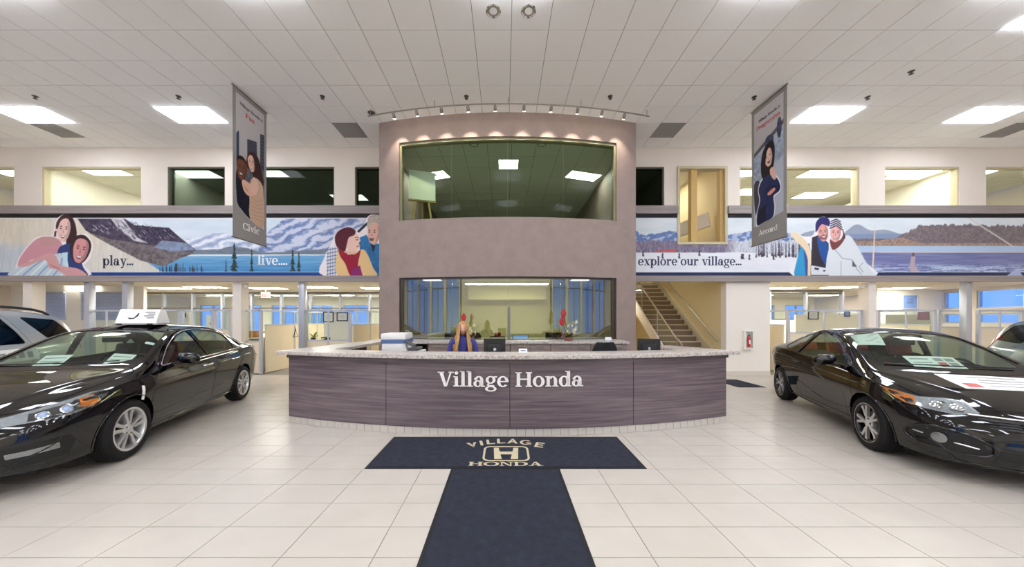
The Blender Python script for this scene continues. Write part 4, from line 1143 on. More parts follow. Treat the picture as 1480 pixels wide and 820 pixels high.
def in_view(x, y, z, mg=0):
    if y < .3: return False
    u = CX + x * F / y; v = CY - (z - HC) * F / y
    return -mg < u < 1480 + mg and -mg < v < 820 + mg
def box_mesh(name, x0, y0, z0, x1, y1, z1): return MB().box(x0, y0, z0, x1, y1, z1).mesh(name)

# floor: grout bed, tiles proud of it
FTX, FTY, FX0, FY0 = 0.6235, 0.3115, 0.37, 2.113
floor = structure(boxobj('floor', -17, -9.2, -.15, 17, 17.5, -.004, grout))
tm = MB().box(.003, .003, -.02, FTX - .003, FTY - .003, 0).mesh('tile', bevel=.0015)
tm.materials.append(ftile)
cells = []
for i in range(-28, 27):
    for j in range(-36, 22):
        x = FX0 + i * FTX; y = FY0 + j * FTY
        cx, cy = x + FTX / 2, y + FTY / 2
        seen = any(in_view(a, b, 0, 0) for a in (x, cx, x + FTX) for b in (y, y + FTY))
        hid = (abs(cx) < 3.0 and 4.95 < cy < 6.7) or (abs(cx - .05) < 1.2 and 3.5 < cy < 4.2)
        cells.append((-(1e3 if seen and not hid else 0) + math.hypot(cx, cy), x, y))
cells.sort()
for k, (q, x, y) in enumerate(cells[:300]): link('tile', tm, None, floor, (x, y, 0))
mb = MB()
for q, x, y in cells[300:]: mb.box(x + .002, y + .002, -.02, x + FTX - .002, y + FTY - .002, 0)
tag(mb.build('tile_field', ftile, floor), kind='stuff')

# ceiling: grid plane above, tiles hung below it
ceiling = structure(boxobj('ceiling', -17, -9.2, CZ + .010, 17, WY + .2, CZ + .12, ceil_grid))
LIGHTS = [(k, 0) for k in (-19, -13, 11, 17)] + [(13, -4)] + [(k, r) for k in (-19, -13, -7, -1, 5, 11, 17) for r in (-5, -9, -13, -17, -21, -25)]
lit = {(k + a, r) for k, r in LIGHTS for a in (0, 1)}
VENTS = [(-19, 1), (-7, 1), (6, 1), (20, 1)]
lit |= set(VENTS)
ctm = MB().box(.005, .005, 0, TS - .005, TS - .005, .016).mesh('ceiling_tile', bevel=.002); ctm.materials.append(ceil_tile)
far = MB(); seenc = []
for i in range(-27, 27):
    for r in range(-27, 3):
        if (i, r) in lit: continue
        x = TX0 + i * TS; y = TY0 + r * TS
        d = WY - y
        if d < .08: continue
        if any(in_view(a, b, CZ, 0) for a in (x, x + TS) for b in (y, min(y + TS, WY))): seenc.append((abs(x) + abs(y), x, y, min(TS, d)))
        else: far.box(x + .005, y + .005, CZ, x + TS - .005, y + min(TS, d) - .005, CZ + .016)
seenc.sort()
for k, (q, x, y, d) in enumerate(seenc):
    if k < 298:
        o = link('ceiling_tile', ctm, None, ceiling, (x, y, CZ))
        if d < TS: o.scale = (1, d / TS, 1)
    else: far.box(x + .005, y + .005, CZ, x + TS - .005, y + d - .005, CZ + .016)
tag(far.build('tile_field', ceil_tile, ceiling), kind='stuff')

# showroom ceiling lights and vents
trof_frame = mat('troffer_frame', '#e9e7e3', .5)
def troffer(x0, y0, w, d, z, m, label, group=None, ang=0.0, name='ceiling_light', drop=0.0):
    t = empty(name, (x0 + w / 2, y0 + d / 2, z), ang, label, 'light', group)
    f = MB(); a, b = w / 2, d / 2; e = .025
    for q in ((-a, -b, a, -b + e), (-a, b - e, a, b), (-a, -b + e, -a + e, b - e), (a - e, -b + e, a, b - e)): f.box(q[0], q[1], -.004, q[2], q[3], .02)
    fo = f.build('frame', trof_frame, t)
    MB().box(-a + e, -b + e, -drop, a - e, b - e, .012).build('diffuser', m, t, bevel=.02 if drop else None)
    return t
names = {(-19, 0): 'lit ceiling panel at the far left edge above the grass mural', (-13, 0): 'lit ceiling panel just left of the hanging couple banner',
         (11, 0): 'lit ceiling panel just right of the hanging businesswoman banner', (17, 0): 'lit ceiling panel at the far right edge near a grey vent',
         (13, -4): 'lit ceiling panel cut off by the top right corner'}
for k, r in LIGHTS:
    troffer(TX0 + k * TS, TY0 + r * TS, 2 * TS, TS, CZ, troffer_m, names.get((k, r), 'lit ceiling panel overhead, out of the picture'), 'showroom ceiling light panels', drop=.025 if r > -5 else .06)  # diffuser drop added so the panels also throw light onto the ceiling
vent_m = mat('vent_grey', '#9a9794', .6); vent_d = mat('vent_slot', '#6a6866', .7)
vl = {-19: 'grey square ceiling vent beside the leftmost light panel', -7: 'grey square ceiling vent just left of the tower',
      6: 'grey square ceiling vent just right of the tower', 20: 'grey square ceiling vent at the right edge of the ceiling'}
for k, r in VENTS:
    v = empty('ceiling_vent', (TX0 + k * TS, TY0 + r * TS, CZ), 0, vl[k], 'vent', 'grey ceiling vents')
    MB().box(.01, .01, .004, TS - .01, TS - .01, .02).build('backing', vent_d, v)
    f = MB()
    for q in ((.005, .005, TS - .005, .03), (.005, TS - .03, TS - .005, TS - .005), (.005, .03, .03, TS - .03), (TS - .03, .03, TS - .005, TS - .03)): f.box(q[0], q[1], -.004, q[2], q[3], .014)
    f.build('frame', vent_m, v)
    sm = MB().box(.03, 0, -.002, TS - .03, .034, .004).mesh('slat'); sm.materials.append(vent_m)
    for s_ in range(13): link('slat', sm, None, v, (0, .034 + s_ * .0435, 0))

# back wall above the mural band, with window openings
WZ0, WZ1 = 4.77, 5.90
WT = .22
def wx(p): return px(p, WY)
OPEN = [(-16.0, wx(20), 0), (wx(60), wx(204), 0), (wx(242), wx(325), 1), (wx(344), wx(483), 1), (wx(513), -3.0, 1), (3.15, wx(960), 1),
        (wx(978), wx(1050), 2), (wx(1069), wx(1242), 0), (wx(1279), wx(1387), 0), (wx(1425), 16.0, 0)]
HOLE = (wx(978), pz(354, WY), wx(1050))       # tall stair-hall opening that cuts into the mural band
wall = MB()
wall.box(-17, WY, WZ1, -3.0, WY + WT, CZ + .12); wall.box(3.15, WY, WZ1, 17, WY + WT, CZ + .12)
xs = [-17]
for a, b, k in OPEN: xs += [a, b]
xs.append(17)
for i in range(0, len(xs), 2):
    if xs[i] == -3.0: continue
    wall.box(xs[i], WY, WZ0 - .05, xs[i + 1], WY + WT, WZ1)
# band behind the murals
wall.box(-17, WY, 2.66, -3.0, WY + WT, WZ0 - .05); wall.box(3.15, WY, 2.66, HOLE[0], WY + WT, WZ0 - .05); wall.box(HOLE[2], WY, 2.66, 17, WY + WT, WZ0 - .05)
wall.box(HOLE[0], WY, 2.66, HOLE[2], WY + WT, HOLE[1])
for a, b, k in OPEN:
    if k != 2: wall.box(a, WY, WZ0 - .05, b, WY + WT, WZ0)
structure(wall.build('wall_back', cream))
n = 0
frame_dark = mat('dark_olive_frame', '#5c5a49', .6)
for a, b, k in OPEN:
    n += 1
    z0 = HOLE[1] if k == 2 else WZ0
    w = empty('window_%d' % n, ((a + b) / 2, WY, z0)); w['kind'] = 'structure'
    f = MB(); m = (a + b) / 2; e = .035 if k != 2 else .07
    for q in ((a, z0, b, z0 + e), (a, WZ1 - e, b, WZ1), (a, z0 + e, a + e, WZ1 - e), (b - e, z0 + e, b, WZ1 - e)):
        f.box(q[0] - m, .02 if k != 2 else -.05, q[1] - z0, q[2] - m, .16, q[3] - z0)
    f.build('window_frame', beige_frame if k != 1 else frame_dark, w)
    if k == 2: continue
    gl = clear_glass if k == 0 else dim_glass
    np_ = 2 if (b - a) > 1.7 else 1
    for i in range(np_):
        x0 = a + e + (b - a - 2 * e) * i / np_; x1 = a + e + (b - a - 2 * e) * (i + 1) / np_
        MB().box(x0 + .003 - m, .08, e, x1 - .003 - m, .09, WZ1 - z0 - e).build('pane', gl, w)

# wood-look trims and murals
def wood_mat(name, c0, c1, c2, stretch, rough=.45):
    m = mat(name, c1, rough); N = m.node_tree.nodes; L = m.node_tree.links; b = N['Principled BSDF']
    tc = N.new('ShaderNodeTexCoord'); mp = N.new('ShaderNodeMapping'); mp.inputs['Scale'].default_value = stretch
    L.new(tc.outputs['Object'], mp.inputs[0])
    nz = N.new('ShaderNodeTexNoise'); nz.inputs['Scale'].default_value = 1.0; nz.inputs['Detail'].default_value = 8; nz.inputs['Roughness'].default_value = .65; nz.inputs['Distortion'].default_value = .35
    L.new(mp.outputs[0], nz.inputs['Vector'])
    r = N.new('ShaderNodeValToRGB'); cr = r.color_ramp
    cr.elements[0].position = .32; cr.elements[0].color = hexc(c0); cr.elements[1].position = .7; cr.elements[1].color = hexc(c2)
    e = cr.elements.new(.5); e.color = hexc(c1)
    L.new(nz.outputs[0], r.inputs[0]); L.new(r.outputs[0], b.inputs['Base Color'])
    return m
trim_wood = wood_mat('grey_wood_trim', '#857b79', '#968c88', '#a59b97', (.6, .6, 40))
desk_wood = wood_mat('dark_wood_panel', '#52474b', '#6c5f63', '#877a78', (.9, .9, 30), .4)
cab_wood = wood_mat('cabinet_wood', '#6f605a', '#8a7a72', '#a08f85', (1.2, 18, 30), .5)
tb = .10
HL, HR = HOLE[0], HOLE[2]
n = 0
for x0, x1 in ((-17, -3.0), (3.15, HL), (HR, 17)):
    n += 1; structure(boxobj('trim_%d' % n, x0, WY - tb, pz(310, WY), x1, WY - .001, WZ0, trim_wood))
for x0, x1 in ((-17, -3.0), (3.15, 17)):
    n += 1; structure(boxobj('trim_%d' % n, x0, WY - tb, 2.64, x1, WY - .001, pz(399.3, WY), trim_wood))
def mural_fn(X, Y): return np.stack([(X - CX) * WY / F, np.full_like(X, WY - .03), HC + (CY - Y) * WY / F], -1)
for nm, fn, hole, lab, x0, x1 in (('left', paint_left_mural, None, 'printed mural of laughing couples, mountains and blue lake on cream wall', -40, 571),
                          ('right', paint_right_mural, (978, 300, 1050, 354), 'printed mural of snow hills, lakeshore and couple in winter hats', 894, 1520)):
    root = empty('wall_mural', (px((x0 + x1) / 2, WY), WY - .03, pz(399.5, WY)), 0, lab, 'mural')
    cv = fn(); me = cv.mesh('printed_picture', mural_fn, hole); o = link('printed_picture', me, printmat(), root)
    o.location = -root.location
    bk = MB(); zz0, zz1 = pz(399.4, WY), pz(310.6, WY); xa, xb = px(x0, WY), px(x1, WY)
    if hole is None: bk.box(xa, WY - .0285, zz0, xb, WY - .001, zz1)
    else:
        bk.box(xa, WY - .0285, zz0, HL, WY - .001, zz1); bk.box(HR, WY - .0285, zz0, xb, WY - .001, zz1); bk.box(HL, WY - .0285, zz0, HR, WY - .001, HOLE[1])
    b2 = bk.build('backing_board', mat('board_black', '#1c1a1c', .6), root); b2.location = -root.location
    texts = [('play...', 150, 384, 195, 'ink', '#3d4460'), ('live....', 373.5, 383.5, 417, 'white_ink', '#f4f6f8')] if nm == 'left' else [('explore our village...', 921.5, 384, 1071, 'ink', '#3d3a4c')]
    for t, xa, yb, xe, mn, col in texts:
        size = (xe - xa) * WY / F / text_width(t)
        M = Matrix.Translation((px(xa, WY), WY - .0305, pz(yb, WY))) @ Matrix.Rotation(PI / 2, 4, 'X')
        flat_text('letter', t, size, M, mat(mn, col, .5), root)

# hanging banners
ban_grey = mat('banner_grey', '#8f8b86', .6); ban_pole = mat('banner_rail', '#77736f', .4, metal=.4)
red_ink = mat('red_ink', '#c8303a', .5); dark_ink = mat('dark_ink', '#33363e', .5); white_ink2 = mat('banner_white', '#f0efec', .5)
for kind, X, lab in (('left', -5.58, 'tall hanging banner with a hugging couple above the left mural'), ('right', 5.80, 'tall hanging banner with a businesswoman with folded arms')):
    y0, y1, zt, zb = 6.48, 7.39, 6.42, 3.29
    s = 1 if kind == 'left' else -1                   # printed side faces the middle of the room
    root = empty('hanging_banner', (X, (y0 + y1) / 2, zb), 0, lab, 'banner', 'hanging banners')
    cv = paint_banner(kind)
    def bfn(U, V, s=s):
        y = y0 + U / 91 * (y1 - y0) if s > 0 else y1 - U / 91 * (y1 - y0)
        return np.stack([np.full_like(U, X + s * .006), y, zt - V / 313 * (zt - zb)], -1)
    o = link('printed_sheet', cv.mesh('printed_sheet', bfn), printmat(), root); o.location = -root.location
    o = boxobj('banner_cloth', X - .004, y0, zb, X + .004, y1, zt, ban_grey, root); o.location = -root.location
    for z in (zt, zb):
        o = MB().tube([(X, y0 - .02, z), (X, y1 + .02, z)], .014, 10).build('banner_rail', ban_pole, root, smooth=50); o.location = -root.location
    for y in (y0 + .06, y1 - .06):
        o = MB().tube([(X, y, zt), (X, y, CZ)], .004, 6).build('hanging_wire', ban_pole, root); o.location = -root.location
    for t, u0, u1, v, m in ((('Civic', 24, 70, 291, white_ink2), ('Fun.', 32, 58, 48, red_ink), ('Village Honda is', 16, 80, 30, dark_ink)) if s > 0 else
                            (('Accord', 20, 70, 293, white_ink2), ('Progressive.', 14, 78, 52, red_ink), ('Village Honda is', 20, 76, 36, dark_ink))):
        size = (u1 - u0) / 91 * (y1 - y0) / text_width(t)
        p = bfn(np.array([u0 * 1.0]), np.array([v * 1.0]))[0]
        M = Matrix.Translation((X + s * .0065, p[1], p[2])) @ Matrix.Rotation(s * PI / 2, 4, 'Z') @ Matrix.Rotation(PI / 2, 4, 'X')
        flat_text('letter' if m is white_ink2 or m is red_ink else 'small_print', t, size, M, m, root)

# curved tower in the middle
TC = Vector((.077, 19.85)); TR = 12.46
def ty(x, off=0.0): return TC.y - math.sqrt((TR + off) ** 2 - (x - TC.x) ** 2)
TX0_, TX1_ = -3.096, 3.25
def curved(mb, x0, x1, z0, z1, off0, off1, n=None):
    """curved slab between radial offsets off0 (front, larger) and off1 (back)"""
    n = n or max(1, int((x1 - x0) / .16)); v = []; f = []
    for i in range(n + 1):
        x = x0 + (x1 - x0) * i / n
        for o, z in ((off0, z0), (off0, z1), (off1, z1), (off1, z0)): v.append((x, ty(x, o), z))
    for i in range(n):
        a, b = i * 4, i * 4 + 4
        for j in range(4): f.append((a + j, b + j, b + (j + 1) % 4, a + (j + 1) % 4)[::-1])
    f.append((0, 1, 2, 3)[::-1]); f.append(tuple(n * 4 + j for j in (0, 1, 2, 3)))
    return mb.add(v, f)
UX0, UX1, UZ0, UZ1 = px(577, 7.68), px(891, 7.68), 3.98, 5.878
LX0, LX1, LZ0, LZ1 = px(578, 7.68), px(889, 7.68), 1.10, 2.594
tw = MB()
for a, b, c, d in ((TX0_, UX0, 0, CZ), (UX1, TX1_, 0, CZ), (UX0, UX1, UZ1, CZ), (UX0, UX1, LZ1, UZ0), (UX0, UX1, 0, LZ0)): curved(tw, a, b, c, d, 0, -.22)
tw.box(TX0_, 7.9, 0, TX0_ + .18, 14.7, CZ); tw.box(TX1_ - .18, 7.9, 0, TX1_, 14.7, CZ)
structure(tw.build('wall_tower', plaster, smooth=30))
def tower_window(nm, x0, x1, z0, z1, fm, gm, splits, e=.05):
    w = empty(nm, ((x0 + x1) / 2, ty((x0 + x1) / 2), z0)); w['kind'] = 'structure'
    f = MB()
    curved(f, x0, x1, z0, z0 + e * .5, -.05, -.20); curved(f, x0, x1, z1 - e, z1, -.05, -.20)
    curved(f, x0, x0 + e, z0 + e * .5, z1 - e, -.05, -.20, 1); curved(f, x1 - e, x1, z0 + e * .5, z1 - e, -.05, -.20, 1)
    o = f.build('window_frame', fm, w); o.location = -w.location
    ed = [x0 + e] + splits + [x1 - e]
    for a, b in zip(ed[:-1], ed[1:]):
        g = MB(); curved(g, a + .004, b - .004, z0 + e * .5, z1 - e, -.11, -.122)
        o = g.build('pane', gm, w, smooth=30); o.location = -w.location
    return w
olive = mat('olive_frame', '#8d8a68', .6)
tower_window('window_11', UX0, UX1, UZ0, UZ1, olive, green_glass, [px(652, 7.5), px(734, 7.3), px(815, 7.5)])
tower_window('window_12', LX0, LX1, LZ0, LZ1, mat('dark_bronze_frame', '#4a423c', .4, metal=.4), coated_glass, [px(653, 7.5), px(733, 7.3), px(811, 7.5)], .035)

# rest of the shell: side walls and the glazed front behind the viewer
structure(boxobj('wall_left', -17.2, -9.2, 0, -17, 17.5, CZ + .12, cream)); wr_ = MB()
RW = [(10.32, 11.36), (11.50, 12.22)]; RZ = [(1.43, 1.79), (1.97, 2.62)]
wr_.box(17, -9.2, 0, 17.2, RW[0][0], CZ + .12); wr_.box(17, RW[0][1], 0, 17.2, RW[1][0], CZ + .12); wr_.box(17, RW[1][1], 0, 17.2, 17.5, CZ + .12)
n = 50
for y0, y1 in RW:
    wr_.box(17, y0, 0, 17.2, y1, RZ[0][0]); wr_.box(17, y0, RZ[0][1], 17.2, y1, RZ[1][0]); wr_.box(17, y0, RZ[1][1], 17.2, y1, CZ + .12)
    for z0, z1 in RZ:
        w = empty('window_%d' % n, (17.1, (y0 + y1) / 2, z0)); w['kind'] = 'structure'; n += 1; a = (y1 - y0) / 2; h_ = z1 - z0
        f = MB()
        for q in ((-a, 0, a, .04), (-a, h_ - .04, a, h_), (-a, .04, -a + .04, h_ - .04), (a - .04, .04, a, h_ - .04)): f.box(-.06, q[0], q[1], .06, q[2], q[3])
        f.build('window_frame', alu, w); MB().box(-.005, -a + .04, .04, .005, a - .04, h_ - .04).build('pane', clear_glass, w)
structure(wr_.build('wall_right', cream))
fw = MB()
FZ0, FZ1 = .35, 5.6
fw.box(-17, -9.2, FZ1, 17, -9.0, CZ + .12); fw.box(-17, -9.2, 0, 17, -9.0, FZ0); fw.box(-6.6, -9.2, FZ0, 6.6, -9.0, FZ1)
GX = [-16.6 + 2.5 * i for i in range(5)] + [6.6 + 2.5 * i for i in range(5)]
for x in GX: fw.box(x - .2, -9.2, FZ0, x + .2, -9.0, FZ1)
structure(fw.build('wall_front', mat('front_wall_paint', '#e9dfcf', .85)))
n = 13
for x in [g for i, g in enumerate(GX) if i not in (4, 9)]:
    w = empty('window_%d' % n, (x + 1.25, -9.1, FZ0)); w['kind'] = 'structure'; n += 1
    H_ = FZ1 - FZ0; f = MB()
    for q in ((-1.05, 0, -1.0, H_), (1.0, 0, 1.05, H_), (-.025, 0, .025, H_), (-1.05, 0, 1.05, .05), (-1.05, H_ - .05, 1.05, H_), (-1.05, 3.7, 1.05, 3.77)): f.box(q[0], -.05, q[1], q[2], .05, q[3])
    f.build('window_frame', alu_dark, w)
    for a in (-1.0, .025):
        MB().box(a, -.006, .05, a + .975, .006, 3.7).build('pane', clear_glass, w); MB().box(a, -.006, 3.77, a + .975, .006, H_ - .05).build('pane', clear_glass, w)

# ------------------------------------------------------------------ second-floor rooms behind the upper windows
Z2 = 5.98; F2 = 3.35; YB = 15.2
up_tile = mat('upper_ceiling_tile', '#e6e4d6', .9); up_tile_dim = mat('dim_ceiling_tile', '#a3a99f', .9)  # dim copy carries the darker rooms' low light in its colour
def room_up(nm, x0, x1, wallm, ceilm, y0=WY + WT, y1=YB, z1=Z2):
    structure(boxobj('floor_' + nm, x0, y0, F2 - .1, x1, y1, F2, carpet))
    structure(boxobj('wall_' + nm + '_back', x0, y1, F2, x1, y1 + .1, z1 + .2, wallm))
    g = structure(boxobj('ceiling_' + nm, x0, y0, z1 + .01, x1, y1, z1 + .1, ceil_grid))
    w = .62; mb = MB(); nx = int((x1 - x0) / w); ny = int((y1 - y0) / w)
    for i in range(nx + 1):
        for j in range(ny + 1):
            a, b = x0 + i * w, y0 + j * w
            mb.box(a + .006, b + .006, z1, min(a + w - .006, x1), min(b + w - .006, y1), z1 + .012)
    tag(mb.build('tile_field', ceilm, g), kind='stuff')
def side_wall(nm, x, y0, y1, z0, z1, m, t=.1): return structure(boxobj('wall_' + nm, x - t / 2, y0, z0, x + t / 2, y1, z1, m))
XA = wx(223); XB = -3.15; XC = 3.30; XD = wx(970); XE = wx(1058); XF = wx(1406)
room_up('upper_west', -16.9, XA, office_wall, up_tile)
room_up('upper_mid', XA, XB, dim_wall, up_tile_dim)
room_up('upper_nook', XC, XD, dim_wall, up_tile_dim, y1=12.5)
room_up('upper_east', XE, XF, office_wall, up_tile)
room_up('upper_corner', XF, 16.9, office_wall, up_tile)
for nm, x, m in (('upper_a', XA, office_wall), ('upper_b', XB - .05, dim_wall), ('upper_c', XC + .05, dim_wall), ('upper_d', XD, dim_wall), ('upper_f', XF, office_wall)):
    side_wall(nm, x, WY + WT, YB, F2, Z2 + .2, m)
side_wall('upper_g', wx(62) - .1, WY + WT + .0, 12.0, F2, Z2, office_wall)
side_wall('upper_h', wx(1330) + .35, 10.4, YB, F2, Z2 - .35, office_wall)
up = [(-11.9, 9.35, 0), (-10.9, 10.6, 0), (-12.1, 11.9, 0), (-14.6, 9.4, 0), (-14.6, 11.4, 0), (-9.3, 9.55, 1), (-7.2, 9.45, 1), (-5.6, 11.4, 1), (-8.8, 12.6, 1),
      (7.2, 9.4, 0), (8.6, 10.9, 0), (9.6, 9.5, 0), (11.2, 9.35, 0), (12.4, 9.6, 0), (11.0, 11.2, 0), (14.0, 9.5, 0), (14.4, 11.3, 0)]
ORD = ['first', 'second', 'third', 'fourth', 'fifth', 'sixth', 'seventh', 'eighth', 'ninth', 'tenth', 'eleventh']
up.sort()
cnt = {}
for k, (x, y, dm) in enumerate(up):
    key = (x < 0, dm); cnt[key] = cnt.get(key, 0) + 1; od = ORD[cnt[key] - 1]
    side = 'left' if x < 0 else 'right'
    troffer(x - .6, y - .3, 1.2, .6, Z2 - .002, dim_troffer if dm else up_troffer,
            '%s lit panel from the left behind the dim upper windows' % od if dm else '%s lit panel from the left behind the bright upper windows on the %s' % (od, side), 'upstairs office ceiling panels ' + ('dim' if dm else side))
# tower room upstairs
room_up('tower', TX0_ + .18, TX1_ - .18, mat('tower_wall', '#c6c8ba', .9), mat('tower_ceiling_tile', '#d8dcd3', .9), y0=7.9, y1=14.6)
g = bpy.data.objects['ceiling_tower']
mb = MB().prism([(x, min(ty(x, -.22), 7.895)) for x in np.linspace(TX0_ + .2, TX1_ - .2, 30)] + [(TX1_ - .2, 7.9), (TX0_ + .2, 7.9)], Z2, Z2 + .05); mb.build('ceiling_edge', mat('tower_ceiling_tile'), g)
tl = emitmat('tower_diffuser', '#f2f6f2', 15.0)
tow = []
tow.append(troffer(.115 - .29, 8.66, .58, .57, Z2 - .003, tl, 'small square light panel in the middle of the tower window', 'tower room lights'))
tow.append(troffer(-2.22 - .52, 9.68 - .25, 1.04, .5, Z2 - .003, tl, 'tilted light panel beside the easel in the tower window', 'tower room lights', math.radians(-17)))
tow.append(troffer(2.42 - .52, 9.68 - .25, 1.04, .5, Z2 - .003, tl, 'tilted light panel at the right of the tower window', 'tower room lights', math.radians(17)))
for t in tow:   # louvre blades across each tower fixture
    w = .58 if t is tow[0] else 1.04; d = .57 if t is tow[0] else .5
    lm = MB().box(-.006, -d / 2 + .03, -.006, .006, d / 2 - .03, .004).mesh('louvre'); lm.materials.append(trof_frame)
    for k in range(1, 6): link('louvre', lm, None, t, (-w / 2 + w * k / 6, 0, 0))
    lm = MB().box(-w / 2 + .03, -.006, -.006, w / 2 - .03, .006, .004).mesh('louvre'); lm.materials.append(trof_frame)
    for k in (1, 2): link('louvre', lm, None, t, (0, -d / 2 + d * k / 3, 0))
for x, lab in ((-.76, 'round recessed downlight left of centre in the tower room'), (.94, 'round recessed downlight right of centre in the tower room')):
    t = empty('downlight', (x, 7.92, Z2), 0, lab, 'light', 'tower room downlights')
    MB().lathe([(.105, -.002), (.11, -.008), (.085, -.012), (.08, .006)], 24).build('trim_ring', mat('chrome'), t, smooth=40)
    MB().lathe([(.08, .006), (.001, .006)], 24).build('reflector', vent_d, t)
# flip-chart easel
ez = F2; E = empty('flip_chart_easel', (-2.2, 8.45, ez), .25, 'white flip chart on a wooden tripod easel in the tower window', 'easel')
ew = mat('easel_wood', '#b89a5e', .6)
for a, b in (((-.36, -.25, 0), (-.05, 0, 2.15)), ((.36, -.25, 0), (.05, 0, 2.15)), ((0, .5, 0), (0, .03, 2.15))): MB().bar(a, b, .05, .03).build('leg', ew, E)
MB().bar((-.36, -.10, 1.36), (.36, -.10, 1.36), .06, .03).build('ledge', ew, E)
P = np.array([[(x, -.13 + .11 * t - .03 + .02 * math.sin(3 * x), .0 + 1.38 + .80 * t) for x in np.linspace(-.34, .34, 8)] for t in np.linspace(0, 1, 8)])
MB().grid(P).build('paper_pad', mat('paper'), E, smooth=60)
MB().bar((-.38, -.0, 2.14), (.38, -.0, 2.14), .05, .03).build('clamp', alu, E)

# stair hall behind the tall opening and the lower right archway
hall = mat('hall_wall', '#e2cf9f', .85); hall_d = mat('hall_wood', '#c9a867', .7)
SX0, SX1 = 4.96, 6.27
structure(boxobj('wall_stair_right', SX1, WY + WT, 0, SX1 + .12, 15.0, Z2 + .3, hall))
structure(boxobj('wall_stair_left', 3.35, WY + WT, 0, 3.45, 15.0, Z2 + .3, hall))
structure(boxobj('wall_stair_back', 3.35, 15.0, 0, SX1 + .1, 15.1, Z2 + .3, hall))
structure(boxobj('ceiling_stair', XD, WY + WT, Z2 + .3, SX1 + .1, 15.0, Z2 + .4, up_tile))
structure(boxobj('floor_landing', 3.45, 13.4, 3.0, SX1, 15.0, 3.1, carpet))
structure(boxobj('ceiling_under_landing', 3.45, 11.3, 2.72, 4.9, 15.0, 2.8, office_ceiling))
structure(boxobj('wall_right_panel', SX1 + .0, WY, 0, wx(1113), WY + WT, 2.66, cream2))
structure(boxobj('baseboard_right', SX1 + .0, WY - .015, 0, wx(1113), WY, .12, mat('baseboard', '#d9cfbf', .5)))
st = empty('staircase', ((SX0 + SX1) / 2, 9.1, 0), 0, 'brown carpeted staircase climbing behind the glass rail right of the tower', 'staircase')
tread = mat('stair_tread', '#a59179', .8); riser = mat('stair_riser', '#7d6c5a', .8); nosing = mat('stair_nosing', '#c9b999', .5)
rise, run = .176, .232
rm_ = MB().box(-(SX1 - SX0) / 2, 0, 0, (SX1 - SX0) / 2, run + .02, rise).mesh('step'); rm_.materials.append(tread)
nm_ = MB().box(-(SX1 - SX0) / 2, -.012, rise - .03, (SX1 - SX0) / 2, .02, rise + .004).mesh('nosing'); nm_.materials.append(nosing)
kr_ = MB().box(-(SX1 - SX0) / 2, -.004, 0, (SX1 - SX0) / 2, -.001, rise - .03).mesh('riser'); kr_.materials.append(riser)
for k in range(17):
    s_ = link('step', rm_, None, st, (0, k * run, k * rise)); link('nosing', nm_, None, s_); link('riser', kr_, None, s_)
hw = (SX1 - SX0) / 2
MB().prism([(-.1, 0), (.2, 0), (17 * run + .2, 17 * rise), (17 * run - .1, 17 * rise + .25), (-.1, .3)], hw - .03, hw - .001, Matrix(((0, 0, 1, 0), (1, 0, 0, 0), (0, 1, 0, 0), (0, 0, 0, 1)))).build('wall_stringer', beige_frame, st)
MB().prism([(-.1, -.0), (.25, 0), (17 * run, 17 * rise - .3), (17 * run, 17 * rise + .18), (0.0, .24)], -hw - .05, -hw, Matrix(((0, 0, 1, 0), (1, 0, 0, 0), (0, 1, 0, 0), (0, 0, 0, 1)))).build('outer_stringer', cream2, st)
steel = mat('brushed_steel', '#b9b2a2', .3, metal=.9)
gr = empty('glass_stair_rail', (SX0, 9.1, 0), 0, 'glass balustrade with steel handrail on the open side of the stairs', 'railing')
sl = rise / run
MB().tube([(0, -.28, .88), (0, -.1, 1.0), (0, .0, 1.02), (0, 3.6, 1.02 + 3.6 * sl)], .025, 10).build('handrail', steel, gr, smooth=50)
MB().tube([(0, -.28, .88), (0, -.28, 0)], .022, 10).build('post', steel, gr, smooth=50)
for k in range(4):
    y = -.02 + 1.15 * k
    MB().tube([(0, y, .15 + max(0, y) * sl), (0, y, 1.0 + max(0, y) * sl)], .018, 10).build('post', steel, gr, smooth=50)
for k in range(3):
    y0, y1 = .04 + 1.15 * k, 1.07 + 1.15 * k
    MB().prism([(y0, .32 + y0 * sl), (y1, .32 + y1 * sl), (y1, .94 + y1 * sl), (y0, .94 + y0 * sl)], -.006, .006, Matrix(((0, 0, 1, 0), (1, 0, 0, 0), (0, 1, 0, 0), (0, 0, 0, 1)))).build('glass_panel', clear_glass, gr)
wr = empty('wall_handrail', (SX1 - .07, 9.2, 0), 0, 'steel handrail fixed to the wall beside the stairs', 'railing')
MB().tube([(.0, -.05, .95), (0, .05, .98), (0, 3.9, .98 + 3.85 * sl)], .024, 10).build('rail', steel, wr, smooth=50)
for k in range(4): MB().tube([(0, .3 + 1.1 * k, .98 + (.25 + 1.1 * k) * sl), (.07, .3 + 1.1 * k, .92 + (.25 + 1.1 * k) * sl)], .009, 8).build('bracket', steel, wr)
# upper hall seen through the tall opening
structure(boxobj('trim_6', HL + (HR - HL) * .30, WY + .02, HOLE[1], HL + (HR - HL) * .42, WY + .17, WZ1, hall_d))
structure(boxobj('trim_7', HR - .16, WY + .02, HOLE[1], HR - .01, WY + .17, WZ1, hall_d))
uh = MB(); uh.bar((SX1 - .1, 9.5, 4.6), (4.0, 12.6, 4.0), .10, .42); structure(uh.build('trim_8', cream2))
structure(boxobj('wall_upper_hall', 4.6, 13.4, 3.1, SX1, 13.5, 5.2, hall))
troffer(5.0, 10.6, .6, 1.0, Z2 + .298, office_troffer, 'lit panel above the stair hall opening', 'stair hall lights')
troffer(4.0, 12.1, .9, .5, 2.718, office_troffer, 'lit panel under the stair landing', 'stair hall lights')

